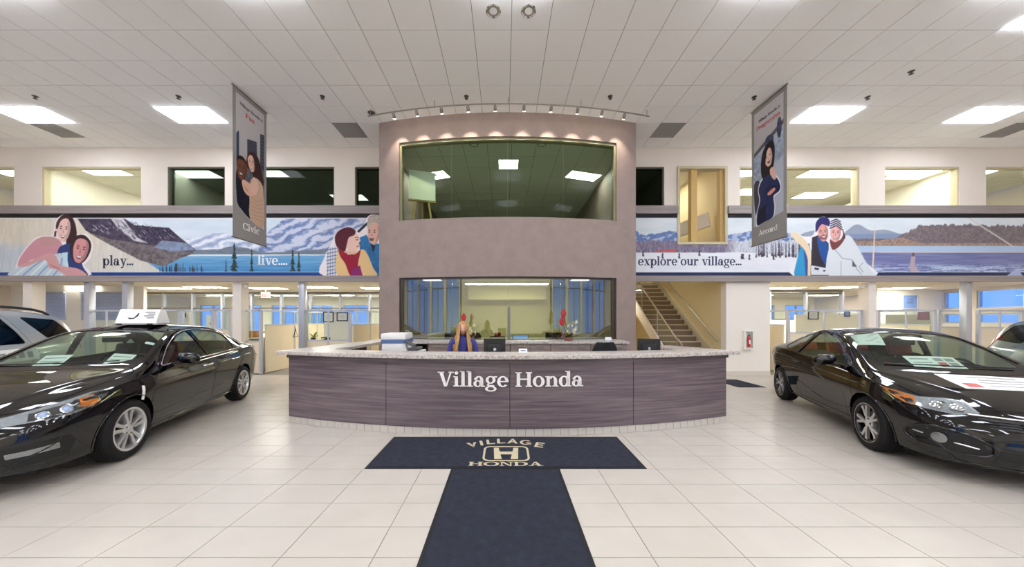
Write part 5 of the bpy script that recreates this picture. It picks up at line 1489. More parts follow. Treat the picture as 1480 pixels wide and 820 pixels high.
# ------------------------------------------------------------------ ground-floor offices
OZ = 2.72; OY = 13.3; OB = 17.2
structure(boxobj('ceiling_office_west', -16.9, WY, OZ, -3.1, OB, OZ + .1, office_ceiling)); structure(boxobj('ceiling_office_east', wx(1113), WY, OZ, 16.9, OB, OZ + .1, office_ceiling))
structure(boxobj('wall_office_east_end', wx(1113) - .1, WY + WT, 0, wx(1113), OB, OZ, office_wall)); structure(boxobj('wall_office_west_end', -3.2, WY + .3, 0, -3.1, OB, OZ, office_wall))
def cert(x, y, z, w, h, label, face=(-PI / 2), border='#2b3147', fill='#f2efe8', name='framed_certificate', cat='certificate', mark='#8f97a6'):
    t = empty(name, (x, y, z), 0, label, cat)
    f = MB(); e = .03
    for q in ((-w / 2, 0, w / 2, e), (-w / 2, h - e, w / 2, h), (-w / 2, e, -w / 2 + e, h - e), (w / 2 - e, e, w / 2, h - e)): f.box(q[0], -.02, q[1], q[2], -.001, q[3])
    f.build('frame', mat('cert_' + border, border, .5), t)
    MB().box(-w / 2 + e, -.01, e, w / 2 - e, -.001, h - e).build('sheet', mat('sheet_' + fill, fill, .7), t)
    p = MB()
    for k in range(4): p.box(-w * .25 + .01 * k, -.0112, h * (.35 + .1 * k), w * .22 - .02 * (k % 2), -.0102, h * (.37 + .1 * k))
    p.build('print', mat('mark_' + mark, mark, .7), t)
    return t
# rear glazed walls: sill wall, mullions, panes
def rear_glazing(x0, x1, y, nbay, nm, zs=1.0):
    w = structure(boxobj('wall_' + nm, x0, y, 0, x1, y + .12, zs, office_wall))
    t = empty('window_' + nm, ((x0 + x1) / 2, y, zs)); t['kind'] = 'structure'
    xm = (x0 + x1) / 2; bw = (x1 - x0) / nbay
    f = MB(); f.box(x0 - xm, 0, OZ - zs - .06, x1 - xm, .1, OZ - zs); f.box(x0 - xm, 0, 0, x1 - xm, .1, .05); f.box(x0 - xm, 0, 1.02, x1 - xm, .1, 1.07)
    f.build('window_frame', alu_dark, t)
    mm = MB().box(-.04, -.01, 0, .04, .11, OZ - zs - .06).mesh('mullion'); mm.materials.append(alu)
    for k in range(nbay + 1): link('mullion', mm, None, t, (x0 - xm + k * bw, 0, 0))
    pm = MB().box(.04, .045, .05, bw - .04, .055, OZ - zs - .06).mesh('pane'); pm.materials.append(clear_glass)
    for k in range(nbay): link('pane', pm, None, t, (x0 - xm + k * bw, 0, 0))
rear_glazing(-16.9, -3.2, OY, 11, 'office_rear_west'); rear_glazing(wx(1113), 13.2, OY - 1.0, 4, 'office_rear_east', 1.55)
# outside wall with dusk windows
def outer(x0, x1, y, nm, nwin, n0):
    mb = MB(); mb.box(x0, y, 0, x1, y + .15, .9); mb.box(x0, y, 2.35, x1, y + .15, OZ + .1)
    w = (x1 - x0) / nwin
    for k in range(nwin + 1): mb.box(max(x0, x0 + k * w - .28), y, .9, min(x1, x0 + k * w + .28), y + .15, 2.35)
    structure(mb.build('wall_' + nm, office_wall))
    for k in range(nwin):
        t = empty('window_%d' % (n0 + k), (x0 + (k + .5) * w, y, .9)); t['kind'] = 'structure'
        f = MB(); a = w / 2 - .28
        for q in ((-a, 0, a, .05), (-a, 1.40, a, 1.45), (-a, .05, -a + .05, 1.40), (a - .05, .05, a, 1.40), (-.03, .05, .03, 1.40)): f.box(q[0], .03, q[1], q[2], .12, q[3])
        f.build('window_frame', alu, t); MB().box(-a + .05, .06, .05, a - .05, .07, 1.40).build('pane', clear_glass, t)
outer(-16.9, -3.2, OB, 'outside_west', 7, 30); outer(wx(1113), 16.9, OB, 'outside_east', 5, 40)
cnt = {}
for k, (x, y) in enumerate([(-14.4, 11.0), (-12.3, 11.6), (-10.6, 11.2), (-8.7, 11.6), (-6.6, 11.2), (-4.6, 11.6), (-13.4, 15.0), (-10.6, 15.2), (-7.8, 15.0), (-5.0, 15.2), (8.4, 11.3), (10.2, 11.5), (12.0, 11.2), (14.6, 11.6), (9.2, 15.0), (12.2, 15.2), (15.2, 15.0)]):
    key = (x < 0, y > 13); cnt[key] = cnt.get(key, 0) + 1
    troffer(x - .6, y - .3, 1.2, .6, OZ - .002, office_troffer, '%s office ceiling panel from the left in the %s row %s of the tower' % (ORD[cnt[key] - 1], 'farther' if y > 13 else 'nearer', 'left' if x < 0 else 'right'), 'ground-floor office ceiling panels ' + ('left' if x < 0 else 'right'))
# structural columns and aluminium posts along the front of the offices
colm = mat('column_paint', '#e7ded2', .8)
n = 9
for x0, x1 in ((px(33, WY), px(46, WY)), (px(336, WY), px(348.5, WY)), (px(1256, WY), px(1266, WY))):
    c = structure(boxobj('column_%d' % (n - 8), x0, WY, 0, x1, WY + .27, OZ, colm)); n += 1
for k, (x, lab) in enumerate(((126, 0), (181.5, 0), (437, 0), (1404, 0))):
    a = px(x - 6, WY); b = px(x + 2, WY)
    structure(boxobj('post_%d' % (k + 1), a, WY + .01, 0, b, WY + .16, OZ, alu, bevel=.006))
cm = mat('camera_white', '#eeeae2', .4)
for x, y, lab in ((px(353, 9.0), 9.02, 'white dome camera on the beige column left of the desk'), (px(1250, 9.0), 9.02, 'white dome camera on the beige column by the coupe')):
    t = empty('dome_camera', (x + (.04 if x < 0 else -.05), y, 2.52), 0, lab, 'camera', 'dome cameras')
    MB().lathe([(.001, -.06), (.03, -.055), (.048, -.03), (.05, 0)], 20).build('dome', cm, t, smooth=50)
    MB().lathe([(.055, 0), (.055, .05), (.001, .055)], 20).build('base', cm, t, smooth=40)

# low office partitions
panel_m = mat('partition_fabric', '#e4d6b8', .9, bump=(300, .2)); panel_d = mat('partition_fabric_dark', '#d8c69c', .9, bump=(300, .2))
post_m = mat('partition_post', '#c3c5cc', .4, metal=.3)
PH = 1.86
def partition(a, b, label, glaze0=1.42, low=0.0, nb=2, pm=None, group='office partitions'):
    """screen from a to b (x, y): posts, top rail, fabric panels below and panes above"""
    a = Vector(a); b = Vector(b); ends = (1, 1)
    if abs(b.y - a.y) > 1: a.y += .07; ends = (0, 1)
    else: a.x += .038; b.x -= .038
    L_ = (b - a).length; ang = math.atan2(b.y - a.y, b.x - a.x)
    t = empty('office_partition', (a.x, a.y, 0), ang, label, 'partition', group)
    pw = .07
    for k in range(nb + 1):
        if (k == 0 and not ends[0]) or (k == nb and not ends[1]): continue
        x = L_ * k / nb; w = pw if k in (0, nb) else .035
        MB().box(x - w / 2, -w / 2, 0, x + w / 2, w / 2, PH).build('post', post_m, t, bevel=.004)
    MB().box(0, -.035, PH - .05, L_, .035, PH).build('top_rail', post_m, t)
    MB().box(0, -.03, glaze0 - .02, L_, .03, glaze0 + .015).build('mid_rail', post_m, t)
    for k in range(nb):
        x0, x1 = L_ * k / nb + .035, L_ * (k + 1) / nb - .035
        MB().box(x0, -.022, .03, x1, .022, glaze0 - .02).build('fabric_panel', pm or panel_m, t)
        MB().box(x0, -.004, glaze0 + .015, x1, .004, PH - .05).build('pane', clear_glass, t)
    return t
PY = 9.1
P_ = [((px(128, PY), PY), (px(180, PY), PY), 'low glazed partition between the two blue-grey posts behind the sedan', 1.25, 2),
      ((px(182, PY), PY), (px(262, PY), PY), 'low glazed partition behind the white roof sign', 1.25, 2),
      ((px(262, PY), PY), (px(310, PY), PY), 'low partition with a small black notice behind the sedan roof', 1.25, 1),
      ((px(310, PY), PY), (px(336, PY), PY), 'narrow low partition just left of the beige column', 1.3, 1),
      ((px(350, PY), PY), (px(379, PY), PY), 'narrow glazed partition just right of the beige column', .95, 1),
      ((px(380, PY), PY), (px(380, PY) + .05, 12.9), 'cream partition running back beside the desk end', 1.42, 3),
      ((px(441, PY), PY), (px(508, PY), PY), 'glazed partition between the tall post and the tower', .98, 2),
      ((px(508, PY), PY), (px(508, PY) + .04, 12.6), 'cream partition running back beside the tower', 1.42, 3),
      ((px(1137, PY), PY), (px(1245, PY), PY), 'glazed partition behind the coupe roof', 1.2, 2),
      ((px(1137, PY), PY), (px(1137, PY), 11.6), 'cream partition running back behind the coupe tail', 1.42, 2),
      ((px(1267, PY), PY), (px(1352, PY), PY), 'wide glazed partition right of the beige column', 1.2, 2),
      ((px(1352, PY), PY), (px(1352, PY) + .05, 11.8), 'cream partition running back behind the coupe windshield', 1.42, 2),
      ((px(1354, PY + .3), PY + .3), (px(1398, PY + .3), PY + .3), 'low partition in front of the blue window', 1.35, 1),
      ((px(1412, PY), PY), (px(1478, PY), PY), 'low glazed partition behind the grey-green car', 1.35, 2)]
for a, b, lab, g0, nb in P_: partition(a, b, lab, g0, nb=nb)
# things on the walls and desks inside
cert(px(474.8, 10.2), 10.2, pz(466, 10.2), .34, .34, 'square framed seal certificate on the partition left of the tower')
cert(px(495, 10.2), 10.2, pz(464.5, 10.2), .36, .29, 'wide framed certificate next to the seal certificate')
structure(boxobj('wall_office_a', px(468, 10.2), 10.2, 0, px(508, 10.2), 10.26, 1.75, office_wall))
cert(px(1175, 11), 11.0, pz(462, 11), .36, .30, 'dark framed picture behind the coupe roof, nearer the stairs', border='#3a3a40', fill='#dfe3e6')
cert(px(1224, 11), 11.0, pz(458, 11), .20, .20, 'small blue framed picture behind the coupe roof', border='#4a5a86', fill='#8fa3cc')
structure(boxobj('wall_office_b', px(1150, 11), 11.0, 0, px(1250, 11), 11.06, 1.75, office_wall))
cert(px(1315, 12.2), 12.2, 1.98, .60, .55, 'bright blue and white poster on the office wall', border='#d8dce6', fill='#7f9fd6', name='wall_poster', cat='poster', mark='#2c3350')
cert(px(1334, 11), 11.0, pz(463, 11), .42, .30, 'pink and purple picture low behind the glazed partition', border='#b9a3b8', fill='#c58fb0', name='wall_poster', cat='poster', mark='#e0b0c4')
structure(boxobj('wall_office_c', px(1280, 11), 11.0, 0, px(1350, 11), 11.06, 1.75, office_wall))
structure(boxobj('wall_office_d', px(1268, 12.22), 12.22, 0, px(1362, 12.22), 12.3, OZ, office_wall))
cert(px(266, 9.3), 9.30, pz(459, 9.3), .12, .13, 'small black notice above the sedan roof', border='#17171a', fill='#2a2a30', name='notice', cat='notice', mark='#d8d4cc')
structure(boxobj('wall_office_e', px(258, 9.31), 9.31, 0, px(274, 9.31), 9.35, 1.8, office_wall))
cert(px(305, 9.22), 9.22, pz(471, 9.22), .10, .12, 'small red and white sticker above the sedan roof', border='#e8e2da', fill='#d5625c', name='sticker', cat='sticker', mark='#f0e4e0')
structure(boxobj('wall_office_f', px(298, 9.23), 9.23, 0, px(312, 9.23), 9.26, 1.7, office_wall))
# exit sign
t = empty('exit_sign', (px(384, 11.5), 11.5, 2.36), 0, 'lit red exit sign hanging in the office left of the tower', 'sign')
MB().box(-.16, -.02, 0, .16, .02, .2).build('housing', mat('sign_white', '#efeae6', .5), t)
exit_red = mat('exit_red', '#d8403c', .5, emit=('#ff4040', .9))
GLX = {'E': [_R(0, 0, .12, .7), _R(.12, .58, .4, .7), _R(.12, .3, .34, .41), _R(.12, 0, .4, .12)], 'X': [[(0, .7), (.14, .7), (.44, 0), (.3, 0)], [(.3, .7), (.44, .7), (.14, 0), (0, 0)]],
       'I': [_R(0, 0, .12, .7)], 'T': [_R(.15, 0, .28, .7), _R(0, .58, .43, .7)]}
x = -.125
for ch, adv in zip('EXIT', (.5, .54, .22, .45)):
    mb = MB(); M = Matrix.Translation((x, -.021, .04)) @ Matrix.Rotation(PI / 2, 4, 'X')
    for q in GLX[ch]: mb.prism([(a * .16, b * .17) for a, b in q], 0, .003, M)
    mb.build('letter', exit_red, t); x += adv * .16
MB().tube([(0, 0, .2), (0, 0, OZ - 2.36)], .008, 6).build('stem', alu, t)
# brown box on a ledge and plant by the left partitions
t = empty('cardboard_box', (px(367, 9.6), 9.6, pz(487, 9.6) - .02), .2, 'small brown cardboard box on the office desk by the column', 'box')
MB().box(-.1, -.1, 0, .1, .1, .2).build('carton', mat('cardboard', '#a9713a', .8), t, bevel=.004); MB().box(-.025, -.101, 0, .025, .101, .2015).build('tape', mat('tape', '#c9a878', .5), t)
dsk = mat('office_desk', '#d9d2c4', .6)
def office_desk(x, y, w, d, label, z=.74):
    t = empty('office_desk', (x, y, 0), 0, label, 'desk', 'office desks')
    MB().box(-w / 2, -d / 2, z - .03, w / 2, d / 2, z).build('desktop', dsk, t, bevel=.004)
    for a in (-w / 2 + .03, w / 2 - .03): MB().box(a - .015, -d / 2 + .03, 0, a + .015, d / 2 - .03, z - .03).build('side_panel', dsk, t)
    MB().box(-w / 2 + .05, d / 2 - .06, .2, w / 2 - .05, d / 2 - .04, z - .03).build('modesty_panel', dsk, t)
    return t
office_desk(px(367, 9.6), 9.7, .9, .6, 'office desk with a brown box near the column', pz(487, 9.6) - .02)
office_desk(px(472, 9.6), 9.65, 1.0, .6, 'office desk with a yellow plant left of the tower', pz(493, 9.6))
def leaf(mb, base, tip, w, bend=.2, n=5):
    base = Vector(base); tip = Vector(tip); d = tip - base; s_ = d.cross(Vector((0, 0, 1)))
    s_ = s_.normalized() if s_.length > 1e-4 else Vector((1, 0, 0)); up = s_.cross(d).normalized()
    v = []; f = []
    for i in range(n + 1):
        t_ = i / n; p = base + d * t_ + up * (bend * d.length * math.sin(PI * t_) * .5); ww = w * math.sin(PI * (.08 + .9 * t_)) ** .8
        v += [p - s_ * ww, p + up * (-ww * .25), p + s_ * ww]
    for i in range(n):
        for j in range(2): f.append((i * 3 + j, i * 3 + j + 1, i * 3 + j + 4, i * 3 + j + 3))
    mb.add(v, f)
rnd = random.Random(5)
green = mat('leaf_green', '#5d7a34', .6); yellow = mat('petal_yellow', '#c9c24a', .6)
t = empty('desk_plant', (px(453, 9.5), 9.5, pz(493, 9.5) + .003), 0, 'small yellow-green potted plant behind the glass left of the tower', 'plant')
MB().lathe([(.001, 0), (.06, 0), (.075, .09), (.065, .09), (.06, .08), (.001, .08)], 18).build('pot', mat('pot_dark', '#3a352f', .5), t, smooth=40)
for k in range(14):
    a = rnd.uniform(0, 2 * PI); r = rnd.uniform(.08, .2); mb = MB(); leaf(mb, (0, 0, .08), (r * math.cos(a), r * math.sin(a), .1 + rnd.uniform(.02, .2)), .022); mb.build('leaf', yellow if k % 3 == 0 else green, t)
t = empty('desk_telephone', (px(470, 9.5), 9.5, pz(493, 9.5) + .003), 0, 'dark desk telephone next to the yellow plant', 'telephone')
MB().prism([(-.1, 0), (.1, 0), (.1, .09), (-.1, .03)], -.1, .1, Matrix.Rotation(PI / 2, 4, 'X')).build('base', mat('cabin_black'), t); MB().bar((-.08, -.07, .09), (.08, -.07, .11), .05, .035).build('handset', mat('cabin_black'), t, bevel=.008)

# blind-covered back wall at the far left of the offices, wall hook, seating behind the coupe
structure(boxobj('wall_office_g', -16.9, 10.8, 0, -12.35, 10.9, OZ, office_wall))
for x0, x1, lab in ((-14.45, -13.05, 'pale horizontal window blind behind the silver vehicle'), (-16.4, -15.0, 'pale horizontal window blind at the far left edge')):
    t = empty('window_blind', ((x0 + x1) / 2, 10.78, 1.55), 0, lab, 'blind', 'office window blinds'); w = (x1 - x0) / 2
    sm = MB().bar((-w, 0, 0), (w, 0, 0), .045, .004, up=(0, .5, 1)).mesh('slat'); sm.materials.append(mat('blind_slat', '#d5dcec', .6))
    for k in range(20): link('slat', sm, None, t, (0, -.02, .03 + k * .045))
    MB().box(-w, -.05, .92, w, .02, .97).build('head_rail', alu, t)
    MB().box(-w, .0, .0, w, .018, .92).build('window_pane', mat('blind_glass', '#b9c9ea', .3), t)
t = empty('wall_hook', (px(429, 10.4) - .04, 10.4, pz(487, 10.4)), 0, 'black triangular hook on the cream partition left of the desk', 'hook')
MB().tube([(0, -.10, 0), (0, .10, 0), (0, 0, .24), (0, -.10, 0)], .014, 8).build('triangle', mat('monitor_black', '#17181a', .4), t); MB().tube([(0, 0, .24), (0, 0, .31)], .008, 8).build('cord', mat('monitor_black'), t)

# ------------------------------------------------------------------ reception desk
DXc, DR = .05, 10.19; DYc = 4.29 + DR          # front face arc (kick base)
def dy(x, off=0.0): return DYc - math.sqrt((DR + off) ** 2 - (x - DXc) ** 2)
DX0, DX1 = -3.315, 3.41
def arc_slab(mb, x0, x1, z0, z1, o0, o1, n=None):
    n = n or max(1, int((x1 - x0) / .12)); v = []; f = []
    for i in range(n + 1):
        x = x0 + (x1 - x0) * i / n
        for o, z in ((o0, z0), (o0, z1), (o1, z1), (o1, z0)): v.append((x, dy(x, o), z))
    for i in range(n):
        a, b = i * 4, i * 4 + 4
        for j in range(4): f.append((a + j, b + j, b + (j + 1) % 4, a + (j + 1) % 4)[::-1])
    f.append((0, 1, 2, 3)[::-1]); f.append(tuple(n * 4 + j for j in (0, 1, 2, 3)))
    return mb.add(v, f)
def granite_mat():
    m = mat('granite', '#b5aca6', .3)
    N = m.node_tree.nodes; L = m.node_tree.links; b = N['Principled BSDF']
    tc = N.new('ShaderNodeTexCoord'); vo = N.new('ShaderNodeTexVoronoi'); vo.inputs['Scale'].default_value = 45
    nz = N.new('ShaderNodeTexNoise'); nz.inputs['Scale'].default_value = 28; nz.inputs['Detail'].default_value = 9; nz.inputs['Roughness'].default_value = .75
    L.new(tc.outputs['Object'], nz.inputs['Vector']); L.new(nz.outputs['Color'], vo.inputs['Vector'])
    r = N.new('ShaderNodeValToRGB'); cr = r.color_ramp
    cr.elements[0].position = .33; cr.elements[0].color = hexc('#5b514e'); cr.elements[1].position = .62; cr.elements[1].color = hexc('#d9d2ca')
    e = cr.elements.new(.45); e.color = hexc('#b3a89f'); L.new(nz.outputs[0], r.inputs[0]); L.new(r.outputs[0], b.inputs['Base Color'])
    return m
granite = granite_mat()
desk = empty('reception_desk', (DXc, 4.29, 0), 0, 'long curved reception desk with dark wood panels and tiled plinth', 'desk')
def dchild(o): o.location = -desk.location; return o
KH = .105
seams = [DX0, px(557, 4.40), px(737, 4.27), px(916, 4.42), DX1]
for a, b in zip(seams[:-1], seams[1:]):
    mb = MB(); arc_slab(mb, a + .004, b - .004, KH, 1.005, .012, -.03); dchild(mb.build('front_panel', desk_wood, desk, smooth=30))
mb = MB(); arc_slab(mb, DX0 + .004, DX1 - .004, .02, 1.06, -.031, -.06); dchild(mb.build('carcass', mat('carcass_dark', '#2c2627', .6), desk, smooth=30))
mb = MB(); arc_slab(mb, DX0 - .01, DX1 + .01, 1.008, 1.062, .045, -.03); dchild(mb.build('upper_rail', desk_wood, desk, smooth=30))
# plinth of small tiles
kick = mat('plinth_tile', '#c9c2b8', .4); kb = MB(); arc_slab(kb, DX0 + .005, DX1 - .005, 0, KH, -.005, -.03); dchild(kb.build('plinth', grout, desk))
L_ = DX1 - DX0; nk = 56
for k in range(nk):
    a = DX0 + L_ * k / nk; b = DX0 + L_ * (k + 1) / nk
    mb = MB(); arc_slab(mb, a + .003, b - .003, .003, KH - .004, .003, -.006, 1); dchild(mb.build('tile', kick, desk))
# side returns
def wing(x0, y0, x1, y1, t, z0, z1): return MB().bar((x0, y0, (z0 + z1) / 2), (x1, y1, (z0 + z1) / 2), t, z1 - z0)
yl = dy(DX0); yr = dy(DX1)
dchild(wing(DX0 + .02, yl + .02, -2.96, 6.73, .05, .0, 1.06).build('side_panel', desk_wood, desk))
dchild(wing(DX1 - .02, yr + .02, 2.95, 5.75, .05, .0, 1.06).build('side_panel', desk_wood, desk))
# granite top: front run and two side runs as one slab
top = []
for x in np.linspace(DX0 - .12, DX1 + .12, 40): top.append((x, dy(min(max(x, DX0), DX1), .13)))
right_end = [(3.02, 5.80), (2.62, 5.74)]
inner_r = (2.70, dy(2.70, -.34))
inner = [(x, dy(x, -.34)) for x in np.linspace(2.72, -2.70, 36)]
left_end = [(-2.60, 6.755), (-3.06, 6.755)]
poly = top + right_end + inner + left_end
mb = MB().prism(poly, 1.063, 1.115); bm_ = mb
dchild(bm_.build('granite_top', granite, desk, bevel=.004, smooth=30))
# work surface behind
mb = MB(); arc_slab(mb, -2.55, 2.6, .72, .76, -.08, -.72); dchild(mb.build('work_surface', cab_wood, desk, smooth=30))
for x in (-2.4, -.9, .8, 2.4):
    dchild(boxobj('support_panel', x - .015, dy(x, -.08), .0, x + .015, dy(x, -.66), .72, cab_wood, desk))
# raised lettering
sign = empty('desk_lettering', (px(738, 4.25), 4.27, .78), 0, 'raised white serif lettering across the desk front', 'sign')
letter_m = mat('letter_white', '#f6f1ec', .4); letter_e = mat('letter_edge', '#b9aca5', .5)
X0, X1 = px(632, 4.27), px(844, 4.27); t_ = 'Village Honda'; sz = (X1 - X0) / text_width(t_); zb_ = pz(559.5, 4.26); szv = (pz(538, 4.26) - zb_) / .70
for ch, polys, xo in text_polys(t_):
    if not polys: continue
    xc = X0 + (xo + GL[ch][1] / 2) * sz
    ang = math.atan2(xc - DXc, DR)
    mb = MB(); me = MB()
    M = Matrix.Rotation(PI / 2, 4, 'X')
    for q in polys:
        mb.prism([((a - xo - GL[ch][1] / 2) * sz, b * szv) for a, b in q], .014, .026, M)
    o = mb.build('letter', letter_m, sign)
    o.location = Vector((xc, dy(xc, .012), zb_)) - Vector(sign.location); o.rotation_euler = (0, 0, ang)
    for q in polys:
        cx = sum(a for a, b in q) / len(q); cy = sum(b for a, b in q) / len(q)
        me.prism([((a - xo - GL[ch][1] / 2) * sz + (.004 if a > cx else -.004), b * szv + (.004 if b > cy else -.004)) for a, b in q], .0, .014, M)
    me.build('letter_shadow_back', mat('letter_shadow', '#4a4043', .5), o)  # dark rim behind each letter, its shadow put into the colour

# entrance mats
carp = mat('mat_navy', '#282c3a', .95, noise=(14, .28), bump=(500, .8)); edge = mat('mat_rubber', '#17181b', .7); gold = mat('mat_gold', '#d8cba6', .9, bump=(500, .6))
def floor_mat(x0, y0, x1, y1, label, m=carp):
    t = empty('floor_mat', ((x0 + x1) / 2, (y0 + y1) / 2, 0), 0, label, 'mat', 'dark floor mats')
    a, b = (x1 - x0) / 2, (y1 - y0) / 2
    MB().box(-a, -b, 0, a, b, .006).build('rubber_edge', edge, t, bevel=.002); MB().box(-a + .03, -b + .03, .004, a - .03, b - .03, .011).build('pile', m, t)
    return t
MX0, MX1, MY0, MY1 = px(527, 3.36), px(935, 3.36), 3.36, 4.262
wm = floor_mat(MX0, MY0, MX1, MY1, 'wide navy entrance mat with a gold emblem below the desk')
floor_mat(px(652, 3.355), .9, px(809, 3.355), 3.355, 'plain navy runner mat in the foreground')
floor_mat(5.45, 7.35, 6.1, 8.3, 'small dark mat by the stairs beside the desk end')
mc = Vector(wm.location)
# emblem: rounded outline and a flared H
ex, ey0, ey1, ew_ = px(731.5, 3.7), 3.52, 3.93, .27
def mat_poly(polys, nm):
    mb = MB()
    for q in polys: mb.prism([(a - mc.x, b - mc.y) for a, b in q], .0108, .0125)
    return mb.build(nm, gold, wm)
o_ = rrect(ex - ew_, ey0, ex + ew_, ey1, .08); i_ = rrect(ex - ew_ + .024, ey0 + .024, ex + ew_ - .024, ey1 - .024, .06)
mat_poly([[o_[k], o_[(k + 1) % len(o_)], i_[(k + 1) % len(i_)], i_[k]] for k in range(len(o_))], 'emblem_outline')
h0, h1 = ey0 + .05, ey1 - .05; hm = (h0 + h1) / 2
Hs = [[(-.135, h0), (-.055, h0), (-.06, hm - .02), (-.075, hm + .03), (-.14, h1), (-.155, h1), (-.14, hm)],
      [(-.075, hm + .04), (-.05, hm - .045), (.05, hm - .045), (.075, hm + .04), (.05, hm + .01), (-.05, hm + .01)]]
L1 = [(-.15, h1), (-.09, h1), (-.075, hm + .03), (-.05, h0 + .0), (-.135, h0)]
R1 = [(-a, b) for a, b in L1][::-1]
br = [(-.08, hm + .045), (-.066, hm - .03), (.066, hm - .03), (.08, hm + .045)]
mat_poly([[(ex + a, b) for a, b in q] for q in (L1, R1, br)], 'emblem_initial')
w_ = text_width('HONDA'); sx = (px(785, 3.45) - px(677, 3.45)) / w_
for c_, ps, xo in text_polys('HONDA'): mat_poly([[(px(677, 3.45) + a * sx, 3.405 + b * .135) for a, b in q] for q in ps], 'letter')
SANS = {'V': [[(0, .7), (.15, .7), (.33, .12), (.27, 0), (.25, 0)], [(.51, .7), (.37, .7), (.2, .1), (.25, 0), (.29, 0)]], 'I': [_R(.0, 0, .14, .7)], 'L': [_R(0, 0, .14, .7), _R(.14, 0, .42, .12)],
        'A': [[(0, 0), (.14, 0), (.32, .7), (.22, .7)], [(.4, 0), (.54, 0), (.32, .7), (.22, .7)], _R(.14, .17, .4, .28)], 'G': _E(.3, .35, .3, .36, .14, .12, 45, 350) + [_R(.32, .25, .6, .36), _R(.46, .06, .6, .3)],
        'E': [_R(0, 0, .14, .7), _R(.14, .58, .44, .7), _R(.14, .3, .4, .41), _R(.14, 0, .44, .12)]}
adv = {'V': .52, 'I': .22, 'L': .45, 'A': .56, 'G': .68, 'E': .48}
word = 'VILLAGE'; tot = sum(adv[c_] + .16 for c_ in word) - .16; R_ = 1.1; S_ = .25; x = 0; groups = []
half = .49
for c_ in word:
    u = (x + adv[c_] / 2) / tot * 2 - 1; an = -u * half * .55 / R_ * 1.35
    cx_ = ex + u * half * .93; cy_ = 3.94 + .16 * (1 - u * u) ** 1.0 - .075
    groups.append([])
    for q in SANS[c_]:
        groups[-1].append([(cx_ + (a - adv[c_] / 2) * S_ * math.cos(an) - b * S_ * .85 * math.sin(an), cy_ + (a - adv[c_] / 2) * S_ * math.sin(an) + b * S_ * .85 * math.cos(an)) for a, b in q])
    x += adv[c_] + .16
for g_ in groups: mat_poly(g_, 'letter')

# back counter: worktop on cabinet units
BY = 6.80; BZ = 1.10
bxs = [601, 618.5, 678, 737.5, 796, 854, 907]
handle = mat('handle_steel', '#d6d2cc', .25, metal=.9)
lab = ['open dark shelf unit at the left of the back counter', 'cabinet unit behind the seated receptionist', 'cabinet unit left of the middle of the back counter', 'cabinet unit right of the middle of the back counter',
       'cabinet unit below the flower arrangement on the back counter', 'cabinet unit at the right end of the back counter']
for k in range(6):
    a, b = px(bxs[k], BY), px(bxs[k + 1], BY); m = (a + b) / 2; w = (b - a) / 2 - .004
    t = empty('base_cabinet', (m, BY, 0), 0, lab[k], 'cabinet', 'back counter cabinets')
    if k == 0:
        c = MB(); c.box(-w, 0, .08, -w + .02, .5, BZ - .04); c.box(w - .02, 0, .08, w, .5, BZ - .04); c.box(-w + .02, .48, .08, w - .02, .5, BZ - .04); c.box(-w + .02, 0, .08, w - .02, .48, .1)
        c.build('body', mat('carcass_dark'), t); MB().box(-w + .02, .02, .62, w - .02, .47, .64).build('shelf', cab_wood, t); continue
    MB().box(-w, .02, .08, w, .5, BZ - .04).build('body', mat('carcass_dark'), t); MB().box(-w, .06, 0, w, .48, .08).build('plinth', mat('carcass_dark'), t)
    for s_ in (-1, 1):
        x0, x1 = (0 if s_ > 0 else -w) + .003, (w if s_ > 0 else 0) - .003
        for z0, z1, nm in ((BZ - .26, BZ - .05, 'drawer'), (.09, BZ - .268, 'door')):
            d = MB().box(x0, 0, z0, x1, .018, z1).build(nm, cab_wood, t, bevel=.002)
            hz = z1 - .045; hm_ = (x0 + x1) / 2
            MB().bar((hm_ - .09, -.028, hz), (hm_ + .09, -.028, hz), .012, .016).build('handle', handle, d, bevel=.003)
wt = MB().prism([(-3.05, 7.70), (-3.05, 6.765), (px(908, BY) + .02, 6.77), (px(908, BY) + .02, 7.3)] + [(x, ty(x, .01)) for x in np.linspace(2.6, -3.0, 20)], BZ - .038, BZ + .012)
tag(wt.build('counter_top', granite, bevel=.003, smooth=30), 'speckled granite worktop along the tower below the lower window', 'worktop')

# ------------------------------------------------------------------ room behind the lower tower window
gw = mat('green_cream_wall', '#d8d6ae', .85)
structure(boxobj('floor_tower_office', TX0_ + .18, 7.98, .0, TX1_ - .18, 12.0, .004, carpet))
structure(boxobj('wall_tower_office', TX0_ + .18, 12.0, 0, TX1_ - .18, 12.1, 3.0, gw))
structure(boxobj('ceiling_tower_office', TX0_ + .18, 7.98, 2.78, TX1_ - .18, 12.0, 2.88, office_ceiling))
structure(boxobj('trim_bulkhead', -1.3, 11.4, 2.3, 1.5, 12.0, 2.78, mat('bulkhead', '#efeccb', .8)))
t = empty('ceiling_light', (.08, 10.2, 2.775), 0, 'long light strip in the office behind the lower tower window', 'light')
MB().box(-1.35, -.16, -.05, 1.35, .16, 0).build('housing', trof_frame, t); MB().box(-1.33, -.14, -.058, 1.33, .14, -.05).build('diffuser', emitmat('strip_diffuser', '#fff6dc', 14.0), t)
for x in (-2.2, 2.3):
    troffer(x - .3, 9.2, .6, .6, 2.777, dim_troffer, 'small light panel at the %s of the office behind the lower window' % ('left' if x < 0 else 'right'), 'tower office side lights')
office_desk(-1.9, 8.75, 1.7, .7, 'desk behind the left of the lower tower window', .74); office_desk(.9, 8.75, 2.2, .7, 'desk behind the middle of the lower tower window', .74); office_desk(2.5, 9.0, .8, .7, 'desk behind the right of the lower tower window', .74)

